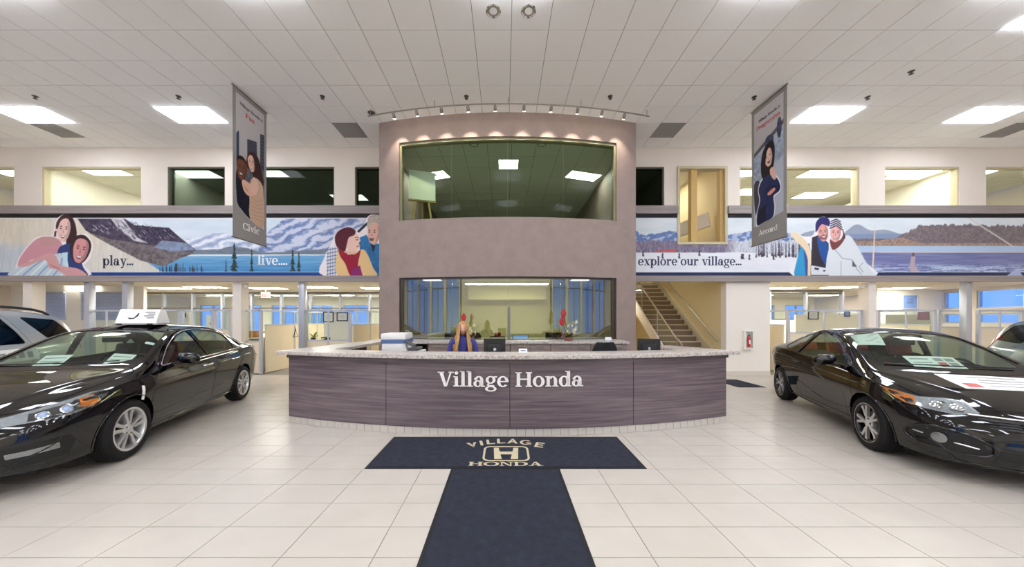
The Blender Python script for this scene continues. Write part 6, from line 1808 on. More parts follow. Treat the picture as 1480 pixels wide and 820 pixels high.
# ------------------------------------------------------------------ monitors, chairs, printer
bp = mat('monitor_black', '#17181a', .4); dellm = mat('badge_silver', '#c6c8ca', .25, metal=.9)
def monitor(x, y, z, rz, w, h, label, back=True, screen=None):
    """panel faces +y at rz = 0 (its back is towards the viewer)"""
    t = empty('computer_monitor', (x, y, z), rz, label, 'monitor', 'computer monitors')
    MB().lathe([(.001, 0), (.12, 0), (.12, .008), (.05, .016), (.001, .016)], 24).build('stand_foot', bp, t, smooth=40)
    MB().bar((0, 0, .012), (0, -.01, .26), .07, .03, up=(0, 1, 0)).build('stand_neck', bp, t, bevel=.004)
    z0 = .12
    c = MB().box(-w / 2, 0, z0, w / 2, .03, z0 + h).build('screen_housing', bp, t, bevel=.006)
    MB().box(-w * .32, -.022, z0 + h * .2, w * .32, .001, z0 + h * .8).build('rear_bulge', bp, t, bevel=.012, smooth=40)
    MB().box(-w / 2 + .012, .0295, z0 + .012, w / 2 - .012, .0315, z0 + h - .012).build('screen', screen or mat('screen_dark', '#0b0d12', .15), t)
    if back:
        MB().lathe([(.001, .002), (.02, .002), (.022, 0)], 16, axis='y', origin=(0, -.0245, z0 + h * .62)).build('badge', dellm, t, smooth=40)
        MB().box(-w * .22, -.0235, z0 + h * .3, w * .22, -.021, z0 + h * .34).build('vent_strip', dellm, t)
    return t
m1 = monitor(px(715, 4.76), 4.76, .762, .12, .33, .42, 'black monitor seen from behind, beside the receptionist')
m2 = monitor(px(938, 5.02), 5.02, .762, -.22, .34, .40, 'black monitor seen from behind at the right end of the desk')
blue_scr = emitmat('blue_screen', '#6f93d8', 1.1)
def front_monitor(x, y, z, rz, label, scr): return monitor(x, y, z, rz + PI, .46, .30, label, False, scr)
front_monitor(px(752, 8.5), 8.6, .742, .35, 'monitor with a lit blue screen behind the lower window', blue_scr)
monitor(px(806, 8.5), 8.62, .742, .0, .62, .36, 'wide dark monitor behind the lower window near the flowers', False)
monitor(px(655, 8.5), 8.62, .742, .1, .5, .36, 'dark monitor behind the window left of the receptionist', False)
seatf = mat('chair_black', '#1b1c1f', .7)
def office_chair(x, y, rz, label, sh=.46, bh=.52, m=seatf, arms=True):
    """faces -y at rz = 0"""
    t = empty('office_chair', (x, y, 0), rz, label, 'chair', 'office chairs')
    for k in range(5):
        a = 2 * PI * k / 5 + .3
        l = MB().tube([(0, 0, .10), (.30 * math.cos(a), .30 * math.sin(a), .065)], [.022, .014], 8).build('leg', bp, t, smooth=50)
        MB().lathe([(.001, -.012), (.027, -.012), (.027, .012), (.001, .012)], 14, axis='y', origin=(.30 * math.cos(a), .30 * math.sin(a), .027)).build('caster', bp, l, smooth=40)
    MB().tube([(0, 0, .06), (0, 0, sh - .02)], .025, 12).build('column', alu_dark, t, smooth=40)
    MB().box(-.24, -.24, sh - .03, .24, .23, sh + .05).build('seat', m, t, bevel=.035, smooth=50)
    P = []
    for i in range(9):
        v = i / 8; wv = .22 * (1 - .35 * abs(2 * v - 1) ** 3)
        P.append([(wv * u, .25 - .05 * (1 - u * u) * 0 + .05 * (1 - abs(u)) - .02 + .07 * v, sh + .16 + bh * v) for u in np.linspace(-1, 1, 9)])
    P = np.array(P); Q = P + np.array([0, .045, 0])
    b = MB(); b.grid(P); b.grid(Q[:, ::-1]);
    ring = [P[0, j] for j in range(9)] + [P[i, 8] for i in range(1, 9)] + [P[8, j] for j in range(7, -1, -1)] + [P[i, 0] for i in range(7, 0, -1)]
    r2 = [p + np.array([0, .045, 0]) for p in ring]; n = len(ring)
    b.add(ring + r2, [(i, i + n, (i + 1) % n + n, (i + 1) % n) for i in range(n)])
    b.build('backrest', m, t, smooth=60)
    MB().bar((0, .2, sh - .01), (0, .31, sh + .3), .06, .02, up=(0, 1, 0)).build('back_support', bp, t)
    if arms:
        for s_ in (-1, 1):
            MB().tube([(s_ * .22, .1, sh), (s_ * .29, .1, sh + .05), (s_ * .29, .08, sh + .20)], .015, 8).build('arm_post', bp, t, smooth=50)
            MB().box(s_ * .29 - .035, -.12, sh + .2, s_ * .29 + .035, .14, sh + .23).build('armrest', bp, t, bevel=.01, smooth=40)
    return t
PXx, PYy = px(669, 5.35), 5.35
office_chair(PXx - .14, PYy + .05, -.25, 'grey drafting chair the receptionist sits on', .66, .42, mat('chair_grey', '#3c3f49', .7), arms=False)
office_chair(px(866, 5.4), 5.55, PI + .15, 'black office chair with its back to the front desk', .50, .55)
office_chair(px(685, 9.3), 9.5, .1, 'black mesh chair behind the window beside the receptionist', .46, .55)
office_chair(px(1131, 10.3), 10.3, .5, 'pale office chair behind the coupe tail', .48, .55, mat('chair_pale', '#d8d3c8', .7))
office_desk(px(1122, 9.75), 9.8, .5, .5, 'small dark-topped desk behind the coupe tail', .72)
# printer on a small cabinet
t = empty('side_cabinet', (px(582, 5.5), 5.55, 0), .06, 'low cabinet under the white printer behind the desk', 'cabinet')
MB().box(-.34, -.28, .0, .34, .28, .84).build('body', cab_wood, t, bevel=.004)
for s_ in (-1, 1):
    d = MB().box(min(s_ * .005, s_ * .335), .28, .05, max(s_ * .005, s_ * .335), .298, .82).build('door', cab_wood, t, bevel=.003); MB().box(s_ * .05 - .006, .298, .5, s_ * .05 + .006, .32, .64).build('handle', handle, d)
t = empty('office_printer', (px(583, 5.45), 5.5, .842), .06, 'white multifunction printer with a blue band behind the desk', 'printer'); t.scale = (1.12, 1.12, 1.28)
pw_, pb_ = mat('printer_white', '#eeede9', .4), mat('printer_blue', '#5a6f9c', .5)
MB().box(-.28, -.22, 0, .22, .24, .17).build('lower_body', pw_, t, bevel=.012, smooth=40)
MB().prism([(-.28, .17), (.10, .17), (.06, .30), (-.27, .30)], -.22, .22, Matrix.Rotation(PI / 2, 4, 'X')).build('upper_body', pw_, t, bevel=.012, smooth=40)
MB().box(-.285, -.225, .27, .09, .225, .315).build('blue_band', pb_, t, bevel=.006)
MB().box(-.29, -.23, .315, .08, .23, .40).build('scanner_lid', pw_, t, bevel=.025, smooth=40)
MB().box(.06, -.2, .17, .24, .22, .20).build('output_tray', mat('printer_grey', '#55565a', .5), t, bevel=.006)
MB().bar((.07, -.2, .30), (.2, -.22, .24), .14, .02).build('control_panel', mat('printer_grey'), t, bevel=.004)
MB().box(.22, -.22, .0, .30, .2, .16).build('paper_feed', pw_, t, bevel=.008)

# receptionist: seated, long fair hair, blue top
skin = mat('skin', '#d9a58c', .6); hair_m = mat('hair_fair', '#b58a55', .5, noise=(26, .45, (3, 3, .35))); top_m = mat('blue_top', '#3b3f86', .8, bump=(60, .3)); trouser = mat('dark_trousers', '#23252c', .85)
per = empty('person', (PXx, PYy, 0), 0, 'person in a blue top with long fair hair seated behind the desk', 'person')
def skin_body(name, V, E, R, m, parent, root=0, sub=2):
    me = bpy.data.meshes.new(name); me.from_pydata(V, E, []); me.update()
    o = link(name, me, m, parent)
    md = o.modifiers.new('s', 'SKIN'); md.use_smooth_shade = True
    for k, v in enumerate(me.skin_vertices[0].data):
        r = R[k]; v.radius = r if isinstance(r, tuple) else (r, r); v.use_root = (k == root)
    s_ = o.modifiers.new('d', 'SUBSURF'); s_.levels = sub; s_.render_levels = sub
    return o
sh = .72   # seat height
V = [(0, 0, sh + .08), (0, 0, sh + .22), (0, -.01, sh + .40), (0, -.01, sh + .50), (0, -.01, sh + .575),          # 0-4 pelvis..neck
     (-.19, 0, sh + .49), (-.23, -.05, sh + .22), (-.13, -.27, sh + .12),                                          # 5-7 left arm to wrist
     (.19, 0, sh + .49), (.24, -.05, sh + .22), (.15, -.28, sh + .12),                                             # 8-10
     (-.10, -.02, sh + .06), (-.12, -.38, sh - .13), (-.12, -.34, .30), (-.12, -.45, .27),                         # 11-14 leg
     (.10, -.02, sh + .06), (.12, -.38, sh - .13), (.12, -.34, .30), (.12, -.45, .27)]
E_ = [(0, 1), (1, 2), (2, 3), (3, 4), (3, 5), (5, 6), (6, 7), (3, 8), (8, 9), (9, 10), (0, 11), (11, 12), (12, 13), (13, 14), (0, 15), (15, 16), (16, 17), (17, 18)]
R_ = [(.16, .12), (.14, .105), (.155, .11), (.10, .08), .055, .062, .046, .034, .062, .046, .034, .085, .062, .045, .036, .085, .062, .045, .036]
skin_body('body', V, E_, R_, top_m, per)
# head as one shaped surface
def head(parent, c, s=1.0):
    U = np.linspace(0, PI, 25); W_ = np.linspace(0, 2 * PI, 33); P = np.zeros((25, 33, 3))
    for i, u in enumerate(U):
        for j, w in enumerate(W_):
            x = math.sin(u) * math.sin(w); y = -math.sin(u) * math.cos(w); z = math.cos(u)
            jaw = 1 - .28 * max(0, -z) ** 1.2
            X_, Y_, Z_ = x * .072 * jaw, y * .092 * (1 - .12 * max(0, -z)), z * .115
            f = max(0, -y)                                   # front of the face
            if f > .3:
                nose = math.exp(-(x / .16) ** 2 - ((z + .12) / .20) ** 2) * .018 * (1.2 if z < -.02 else .8)
                eye = -.008 * (math.exp(-((abs(x) - .42) / .18) ** 2 - ((z - .10) / .12) ** 2))
                lips = .006 * math.exp(-(x / .28) ** 2 - ((z + .52) / .09) ** 2)
                chin = .008 * math.exp(-(x / .3) ** 2 - ((z + .88) / .2) ** 2)
                Y_ -= nose + eye + lips + chin
            P[i, j] = (X_ * s, Y_ * s, Z_ * s)
    o = MB().grid(P).build('head', skin, parent, smooth=70); o.location = c; o.rotation_euler = (.12, 0, .25)
    for sx_ in (-1, 1):
        MB().lathe([(.001, .011), (.008, .008), (.011, 0), (.008, -.008), (.001, -.011)], 12, axis='y', origin=(sx_ * .029, -.0725, .012)).build('eye', mat('eye_white', '#e8e4e0', .3), o, smooth=60)
        MB().lathe([(.001, .0), (.005, .0), (.005, .003)], 10, axis='y', origin=(sx_ * .029, -.0838, .012)).build('iris', mat('iris', '#3a4a55', .2), o)
        MB().tube([(sx_ * .018, -.088, .028), (sx_ * .030, -.088, .032), (sx_ * .044, -.079, .028)], .003, 6).build('eyebrow', hair_m, o)
    MB().tube([(-.020, -.083, -.060), (-.008, -.0915, -.058), (0, -.0925, -.060), (.008, -.0915, -.058), (.020, -.083, -.060)], [.002, .005, .005, .005, .002], 8).build('lips', mat('lips', '#a85a52', .5), o, smooth=60)
    return o
hz = sh + .71
hd = head(per, (0, -.03, hz))
# hair: cap and long locks
P = np.zeros((14, 29, 3))
for i, u in enumerate(np.linspace(0, PI * .62, 14)):
    wm_ = PI * (1.0 if u < .95 else max(.70, 1.0 - .55 * (u - .95) ** .5))
    for j, w in enumerate(np.linspace(-wm_, wm_, 29)):
        P[i, j] = (.088 * math.sin(u) * math.sin(w), .108 * math.sin(u) * math.cos(w) + .004, .128 * math.cos(u) + .006)
o = MB().grid(P).build('hair', hair_m, per, smooth=70); o.location = (0, -.03, hz); o.rotation_euler = (0, 0, .25)
lk = MB()
for k in range(46):
    w = -PI * .74 + PI * 1.48 * k / 45; c_, s_ = math.sin(w), math.cos(w); ln = .30 + .14 * rnd.random()
    front = s_ < -.2
    pa = Vector((.045 * c_, .05 * s_, .112)); p0 = Vector((.080 * c_, .098 * s_, .045)); p1 = Vector((.095 * c_, .105 * s_, -.10)); p2 = Vector((.125 * c_ + .02 * rnd.uniform(-1, 1), .09 * s_ + (-.05 if front else .02), -.10 - ln * .5)); p3 = Vector((.13 * c_ + .03 * rnd.uniform(-1, 1), .08 * s_ + (-.06 if front else .03), -.10 - ln))
    lk.tube(crom([pa, p0, p1, p2, p3], 5), [.004, .008, .010, .012, .013, .014] + [.016] * 5 + [.024] * 6 + [.022, .018, .012, .006], 6)
o = tag(lk.build('hair_locks', hair_m, per, smooth=70), kind='stuff'); o.location = (0, -.03, hz); o.rotation_euler = (0, 0, .25)
for s_ in (-1, 1):      # hands with five fingers resting towards the keyboard
    w0 = Vector((-.13 if s_ < 0 else .15, -.27 if s_ < 0 else -.28, sh + .12))
    Vh = [tuple(w0), tuple(w0 + Vector((0, -.05, -.005))), tuple(w0 + Vector((0, -.085, -.01)))]; Eh = [(0, 1), (1, 2)]; Rh = [.022, (.034, .014), (.034, .012)]
    for f_, (dx, ln) in enumerate(((-.027, .062), (-.009, .072), (.009, .068), (.026, .052))):
        b0 = len(Vh); Vh += [tuple(w0 + Vector((dx, -.095, -.01))), tuple(w0 + Vector((dx * 1.15, -.095 - ln * .55, -.005))), tuple(w0 + Vector((dx * 1.2, -.095 - ln, -.028)))]; Eh += [(2, b0), (b0, b0 + 1), (b0 + 1, b0 + 2)]; Rh += [.009, .0085, .007]
    b0 = len(Vh); q = 1 if s_ < 0 else -1; Vh += [tuple(w0 + Vector((q * .035, -.05, -.012))), tuple(w0 + Vector((q * .05, -.085, -.018)))]; Eh += [(1, b0), (b0, b0 + 1)]; Rh += [.011, .008]
    skin_body('hand', Vh, Eh, Rh, skin, per)
MB().lathe([(.05, 0), (.056, .03), (.052, .05)], 20, origin=(0, -.005, sh + .545)).build('collar', top_m, per, smooth=50)
# keyboards
for x, y, rz, lab in ((px(680, 4.9), 4.62, .1, 'black keyboard in front of the receptionist'), (px(930, 5.1), 4.88, -.2, 'black keyboard at the right end of the desk')):
    t = empty('keyboard', (x, y + .35, .762), rz, lab, 'keyboard', 'keyboards'); MB().box(-.21, -.07, 0, .21, .07, .018).build('base', bp, t, bevel=.004)
    kb = MB()
    for a in range(14):
        for b in range(4): kb.box(-.2 + a * .0288, -.06 + b * .03, .018, -.2 + a * .0288 + .024, -.06 + b * .03 + .024, .024)
    tag(kb.build('keys', mat('cabin_grey'), t), kind='stuff')

# flowers
petal_r = mat('petal_red', '#b5232c', .35, coat=.3); petal_w = mat('petal_white', '#f2ecd2', .6); petal_p = mat('petal_pink', '#e0a8a4', .6); stem_g = mat('stem_green', '#4f7030', .6)
def flowers(x, y, z, label, seed, s=1.0):
    r = random.Random(seed); t = empty('flower_arrangement', (x, y, z), 0, label, 'flowers', 'flower arrangements')
    MB().lathe([(.001, 0), (.07 * s, 0), (.10 * s, .03 * s), (.11 * s, .07 * s), (.10 * s, .07 * s), (.001, .05 * s)], 20).build('bowl', mat('wicker_bowl', '#9c6a5c', .7, bump=(90, .6)), t, smooth=40)
    for k in range(16):
        a = r.uniform(0, 2 * PI); d = r.uniform(.10, .22) * s; mb = MB(); leaf(mb, (0, 0, .06 * s), (d * math.cos(a), d * math.sin(a), (.05 + r.uniform(.0, .12)) * s), .03 * s); mb.build('leaf', stem_g, t)
    for k in range(2):      # tall red anthuriums
        h = (.52, .36)[k] * s; q = (-.10 - .03 * k, 0.0)
        MB().tube(crom([(0, 0, .06), (q[0] * .4, 0, h * .5), (q[0] * s, 0, h)], 5), .006 * s, 6).build('stem', stem_g, t)
        mb = MB(); P = []
        for i, u in enumerate(np.linspace(0, 1, 7)): P.append([(q[0] * s + .055 * s * math.sin(PI * (.12 + .86 * u)) * v, -.02 * (1 - v * v) * s, h - .06 * s + .19 * s * u) for v in np.linspace(-1, 1, 7)])
        mb.grid(np.array(P)); mb.build('red_petal', petal_r, t, smooth=60)
    for k in range(18):     # white orchid spray
        px_, pz_ = r.uniform(-.03, .17) * s, r.uniform(.14, .40) * s; py_ = r.uniform(-.10, .05) * s
        mb = MB(); c = Vector((px_, py_, pz_))
        for j in range(5):
            a = 2 * PI * j / 5 + k; leaf(mb, c, c + Vector((.036 * s * math.cos(a), -.015 * s, .036 * s * math.sin(a))), .014 * s, n=3)
        mb.build('blossom', petal_w if k % 4 else yellow, t)
    for k in range(12):     # small pink and rust blooms low down
        a = r.uniform(0, 2 * PI); d = r.uniform(.08, .17) * s; mb = MB(); c = Vector((d * math.cos(a), d * math.sin(a), r.uniform(.08, .16) * s))
        for j in range(6): b = 2 * PI * j / 6; leaf(mb, c, c + Vector((.03 * s * math.cos(b), .01 * s * math.sin(b * 2), .03 * s * math.sin(b))), .014 * s, n=3)
        mb.build('blossom', petal_p if k % 2 else mat('petal_rust', '#b4553a', .6), t)
    return t
flowers(px(822, 6.95), 6.98, BZ + .014, 'tall red and white flower arrangement on the back counter', 3, 1.1)
flowers(px(676, 6.95), 7.02, BZ + .014, 'red and yellow flowers on the back counter behind the receptionist', 8, .95)
# small things on the counters
t = empty('card_holder', (px(879, 6.9), 6.92, BZ + .013), 0, 'clear business card holder at the right of the back counter', 'card holder')
MB().prism([(-.075, 0), (.075, 0), (.085, .12), (-.085, .12)], 0, .012, Matrix.Translation((0, .02, 0)) @ Matrix.Rotation(PI / 2, 4, 'X')).build('back', clear_glass, t)
MB().box(-.08, -.05, 0, .08, .02, .02).build('tray', alu, t, bevel=.003); MB().box(-.065, -.04, .02, .065, -.0, .085).build('cards', mat('paper'), t)
def paper(x, y, z, w, d, rz, label, m='paper'):
    t = empty('paper_sheet', (x, y, z), rz, label, 'paper', 'paper sheets'); MB().box(-w / 2, -d / 2, 0, w / 2, d / 2, .003).build('sheet', mat(m), t)
    p = MB()
    for k in range(5): p.box(-w * .4, -d * .35 + k * d * .16, .003, w * (.4 - .1 * (k % 2)), -d * .33 + k * d * .16, .0034)
    tag(p.build('printed_lines', MATS['print_grey'], t), kind='stuff'); return t
paper(px(757, 7.0), 7.0, BZ + .013, .22, .3, .3, 'white papers on the middle of the back counter'); paper(px(783, 6.95), 6.95, BZ + .013, .3, .2, -.2, 'white folded papers left of the flowers')
t = empty('table_card', (px(756, 4.5), 4.52, 1.116), .03, 'small white tent card with blue print on the desk top', 'card')
for s_ in (-1, 1): MB().bar((0, s_ * .025, 0), (0, 0, .055), .12, .002, up=(0, 1, 0)).build('card_leaf', mat('paper'), t)
MB().bar((0, -.018, .02), (0, -.0115, .036), .07, .001, up=(0, 1, 0)).build('print', pb_, t)
t = empty('red_box', (px(719, 8.6), 8.62, .742 + .38), 0, 'small red box on a shelf behind the lower window', 'box'); MB().box(-.09, -.06, 0, .09, .06, .1).build('carton', mat('box_red', '#b8262a', .5), t, bevel=.004); MB().box(-.085, -.061, .03, .085, -.0605, .07).build('label_strip', mat('lamp_red'), t)
t = empty('desk_shelf', (px(719, 8.6), 8.62, .742), 0, 'dark desktop shelf carrying the red box', 'shelf')
for a in (-.2, .18): MB().box(a, -.12, 0, a + .02, .12, .36).build('side', bp, t)
MB().box(-.2, -.12, .36, .2, .12, .38).build('board', bp, t)
t = empty('glass_clamp_post', (px(735.5, 7.28), 7.24, BZ + .013), 0, 'grey metal post fixed to the lower window at the middle', 'post')
MB().box(-.03, -.02, 0, .03, .02, pz(444, 7.28) - BZ - .013).build('post', mat('clamp_grey', '#7d7f80', .4, metal=.5), t, bevel=.003); MB().box(-.05, -.035, 0, .05, .035, .012).build('foot', mat('clamp_grey'), t)
for k, (x, lab) in enumerate(((772, 'dark desk ornament behind the window near the blue screen'), (858, 'upright folder behind the window right of the flowers'), (866, 'dark upright binder behind the window right of the flowers'))):
    t = empty('desk_item' if k == 0 else 'binder', (px(x, 8.6), 8.62, .742), .2 * k, lab, 'ornament' if k == 0 else 'binder')
    if k == 0:
        MB().lathe([(.001, 0), (.05, 0), (.06, .02), (.02, .05), (.05, .14), (.03, .2), (.001, .22)], 18).build('figure', bp, t, smooth=40); MB().box(-.07, -.05, -.0, .07, .05, .012).build('base', bp, t)
    else:
        MB().box(-.04, -.13, 0, .04, .13, .32).build('cover', mat('binder_%d' % k, '#8fae92' if k == 1 else '#2a2c30', .5), t, bevel=.004); MB().box(-.03, -.131, .1, .03, -.1302, .22).build('spine_label', mat('paper'), t)

# extinguisher cabinet on the right wall
t = empty('extinguisher_cabinet', (px(1080, WY), WY, pz(505, WY)), 0, 'white wall cabinet with a red fire extinguisher by the stairs', 'cabinet')
cw, ch = .13, pz(478, WY) - pz(505, WY)
f = MB()
for q in ((-cw, 0, cw, .03), (-cw, ch - .03, cw, ch), (-cw, .03, -cw + .03, ch - .03), (cw - .03, .03, cw, ch - .03)): f.box(q[0], -.08, q[1], q[2], -.001, q[3])
f.build('frame', mat('camera_white'), t); MB().box(-cw + .03, -.02, .03, cw - .03, -.001, ch - .03).build('back', mat('camera_white'), t)
e = MB().lathe([(.001, .07), (.035, .07), (.037, .10), (.037, .33), (.02, .36), (.012, .39), (.001, .39)], 18, origin=(.005, -.055, 0)).build('extinguisher', mat('ext_red', '#c4262a', .3), t, smooth=40)
MB().bar((-.02, -.055, .395), (.045, -.055, .415), .02, .02).build('lever', bp, e); MB().tube([(.02, -.055, .39), (.05, -.06, .36), (.048, -.06, .2)], .007, 6).build('hose', bp, e); MB().box(-.02, -.093, .15, .025, -.091, .26).build('label_plate', mat('paper'), e)
MB().box(-cw + .03, -.075, .03, cw - .03, -.072, ch - .03).build('door_pane', clear_glass, t)

# ------------------------------------------------------------------ ceiling fittings
spk = mat('sprinkler', '#5f5a54', .5, metal=.5)
for x, y, lab in ((51, 139, 'above the leftmost light panel'), (258, 139, 'above the light panel left of the couple banner'), (466, 139, 'above the vent left of the tower'), (674, 139, 'left of the tower top'), (882, 139, 'right of the tower top'),
                  (1090, 140, 'beside the top of the businesswoman banner'), (1254, 140, 'above the light panel right of the businesswoman banner'), (1317, 103, 'high on the right of the ceiling')):
    d = 2208.6 / (461 - y); t = empty('sprinkler_head', (px(x, d), d, CZ), 0, 'small dark sprinkler head ' + lab, 'sprinkler', 'ceiling sprinklers')
    MB().lathe([(.001, -.055), (.035, -.055), (.036, -.05), (.012, -.045), (.010, -.02), (.03, -.012), (.05, -.004), (.05, 0)], 18).build('body', spk, t, smooth=40)
    MB().tube([(-.022, 0, -.018), (-.024, 0, -.04), (-.01, 0, -.05)], .004, 6).build('frame_arm', spk, t)
d = 2208.6 / (461 - 163); t = empty('ceiling_sensor', (px(537, d), d, CZ), 0, 'dark round ceiling sensor at the left end of the light track', 'sensor'); MB().lathe([(.001, -.05), (.04, -.045), (.055, -.02), (.07, -.01), (.07, 0)], 22).build('dome', spk, t, smooth=40); MB().lathe([(.085, -.008), (.085, 0), (.07, 0)], 22).build('ring', spk, t)
for x, lab in ((713, 'round ceiling downlight nearer the left of the top pair'), (764, 'round ceiling downlight nearer the right of the top pair')):
    t = empty('round_downlight', (px(x, 4.96), 4.96, CZ), 0, lab, 'light', 'round showroom downlights')
    MB().lathe([(.088, -.001), (.108, -.012), (.118, -.006), (.118, 0)], 30).build('trim_ring', mat('chrome'), t, smooth=40); MB().lathe([(.10, -.004), (.05, .001), (.001, .001)], 30).build('reflector', mat('reflector', '#d0ccc8', .15, metal=.8), t, smooth=40)
# track of spotlights around the tower head
tr = empty('light_track', (.1, 6.9, 6.30), 0, 'curved steel light track with ten spots above the tower', 'track light')
steel2 = mat('track_steel', '#9d978f', .3, metal=.8)
def try_(x): return 6.89 + (7.31 - 6.89) * ((x - .08) / 3.22) ** 2
pts = [Vector((x, try_(x), 6.30)) - tr.location for x in np.linspace(-3.16, 3.36, 40)]
MB().tube(pts, .014, 8).build('rail', steel2, tr, smooth=50)
for x in (-3.1, -1.55, .08, 1.7, 3.3): MB().tube([Vector((x, try_(x), 6.30)) - tr.location, Vector((x, try_(x), CZ)) - tr.location], .007, 6).build('hanger_rod', steel2, tr)
for k, x_ in enumerate((565, 601, 638, 677, 716, 757, 796, 835, 872, 907)):
    x = px(x_, 7.0); y = try_(x); p = Vector((x, y, 6.30)) - tr.location; aim = Vector((0, .80, -.60)).normalized()
    s_ = MB().tube([p, p + Vector((0, 0, -.05))], .010, 8).build('spot_stem', steel2, tr)
    a = p + Vector((0, 0, -.06)) - aim * .04; b = a + aim * .12
    hd_ = MB().tube([a, a + aim * .03, b], [.02, .034, .038], 14).build('spot_head', steel2, s_, smooth=40)
    MB().tube([b, b + aim * .004], .034, 14).build('spot_lens', emitmat('spot_lens', '#fff2da', 30.0), s_)
    ld = bpy.data.lights.new('spot_beam', 'SPOT'); ld.energy = 26; ld.color = (1, .88, .74); ld.spot_size = math.radians(62); ld.spot_blend = .8; ld.shadow_soft_size = .03
    lo = bpy.data.objects.new('spot_beam', ld); COL.objects.link(lo); lo.parent = tr; lo.location = b + aim * .02
    lo.rotation_euler = Vector((0, .62, -.78)).to_track_quat('-Z', 'Y').to_euler()

# ------------------------------------------------------------------ cars on the floor
def mir(pts, s): return [(a, b * s, c) for a, b, c in pts]
def accord_details(car, root):
    for s in (1, -1):
        D = (.62, -.78 * s, 0)
        hl = mir([(.745, .86, .850), (.60, .80, .832), (.478, .732, .800), (.339, .644, .762), (.213, .522, .724), (.14, .43, .70), (.115, .45, .645), (.15, .56, .652), (.215, .694, .662), (.364, .814, .672), (.537, .869, .712), (.655, .885, .785)], s)
        h = car.patch('headlight', hl, D, .003, .02, MATS['lamp_chrome'], root)
        car.patch('headlight_bezel', mir([(.26, .62, .725), (.46, .76, .775), (.47, .84, .715), (.30, .76, .675), (.20, .66, .67)], s), D, .005, .01, MATS['black_plastic'], h)
        car.patch('amber_lens', mir([(.50, .785, .792), (.60, .825, .815), (.60, .87, .745), (.52, .865, .715), (.45, .83, .725)], s), D, .007, .01, MATS['lamp_amber'], h)
        for p in ((.285, .685, .700), (.385, .77, .725)):
            q, n = car.hit((p[0], p[1] * s, p[2]), D); c = Vector(car.loc(q)); nn = Vector((-n.x, n.y, n.z))
            M = Matrix.Translation(c + nn * .004) @ nn.to_track_quat('Z', 'Y').to_matrix().to_4x4()
            mb = MB().lathe([(.040, 0), (.042, .010), (.034, .014), (.030, .006)], 22); mb.v = [tuple(M @ Vector(v)) for v in mb.v]; mb.build('lamp_ring', MATS['chrome'], h, smooth=50)
            mb = MB().lathe([(.030, .004), (.022, .014), (.010, .018), (.001, .019)], 22); mb.v = [tuple(M @ Vector(v)) for v in mb.v]; mb.build('projector_lens', mat('projector', '#8fa4c8', .08, coat=1.0), h, smooth=60)
        car.patch('lens_cover', hl, D, .016, .004, lens_glass, h)
        f = car.patch('fog_recess', mir([(.06, .46, .47), (.20, .72, .485), (.36, .83, .49), (.40, .845, .42), (.37, .815, .30), (.14, .62, .285), (.07, .46, .29)], s), D, .002, .01, MATS['black_plastic'], root)
        car.patch('chrome_lamp_bar', mir([(.095, .60, .425), (.30, .79, .44), (.312, .785, .385), (.105, .60, .38)], s), D, .010, .02, MATS['lamp_chrome'], f)
        car.strip('window_chrome', mir([(1.56, .9, .978), (2.0, .9, .993), (2.6, .9, 1.0), (3.2, .9, 1.022), (3.6, .9, 1.038), (3.88, .9, 1.058)], s), (0, -s, 0), .008, MATS['chrome'], root)
        car.strip('window_chrome', mir([(1.56, .9, .985), (1.75, .9, 1.11), (1.97, .9, 1.245), (2.27, .9, 1.379), (2.6, .9, 1.429), (3.0, .9, 1.418), (3.28, .9, 1.381), (3.5, .9, 1.303), (3.75, .9, 1.181), (3.89, .9, 1.071)], s), (0, -s, 0), .007, MATS['chrome'], root)
        car.strip('sill_trim', mir([(1.34, 1, .255), (2.2, 1, .250), (3.30, 1, .255)], s), (0, -s, 0), .012, MATS['black_paint'] if 'black_paint' in MATS else car.paint, root)
        car.strip('side_crease', mir([(1.30, 1, .40), (2.2, 1, .43), (3.25, 1, .48)], s), (0, -s, 0), .006, car.paint, root)
        car.strip('waist_crease', mir([(1.30, 1, .80), (2.2, 1, .83), (3.3, 1, .87), (4.3, 1, .90)], s), (0, -s, 0), .006, car.paint, root)
        car.patch('tail_light', mir([(4.32, .9, .98), (4.60, .85, .97), (4.78, .7, .95), (4.80, .7, .84), (4.58, .85, .80), (4.40, .9, .86)], s), (-.62, -.78 * s, 0), .004, .02, MATS['lamp_red'], root)
    car.patch('grille', [(.0, -.44, .675), (.0, .44, .675), (.0, .40, .56), (.0, -.40, .56)], (1, 0, 0), .002, .01, MATS['black_plastic'], root)
    for z in (.58, .61, .64): car.strip('grille_bar', [(0, -.42, z), (0, 0, z), (0, .42, z)], (1, 0, 0), .006, MATS['black_plastic'], root, off=.004)
    car.strip('grille_chrome', [(0, -.44, .685), (0, 0, .69), (0, .44, .685)], (1, 0, 0), .014, MATS['chrome'], root, off=.004)
    car.patch('lower_intake', [(.0, -.5, .42), (.0, .5, .42), (.0, .46, .29), (.0, -.46, .29)], (1, 0, 0), .002, .01, MATS['black_plastic'], root)
    car.strip('front_lip', [(.3, -.80, .2), (.12, -.6, .2), (.06, 0, .2), (.12, .6, .2), (.3, .80, .2)], (0, 0, 1), .012, MATS['black_plastic'], root)
    car.patch('fender_tag', [(1.105, .9, .80), (1.14, .9, .79), (1.115, .9, .63), (1.075, .9, .64)], (0, -1, 0), .006, .004, MATS['paper'], root)
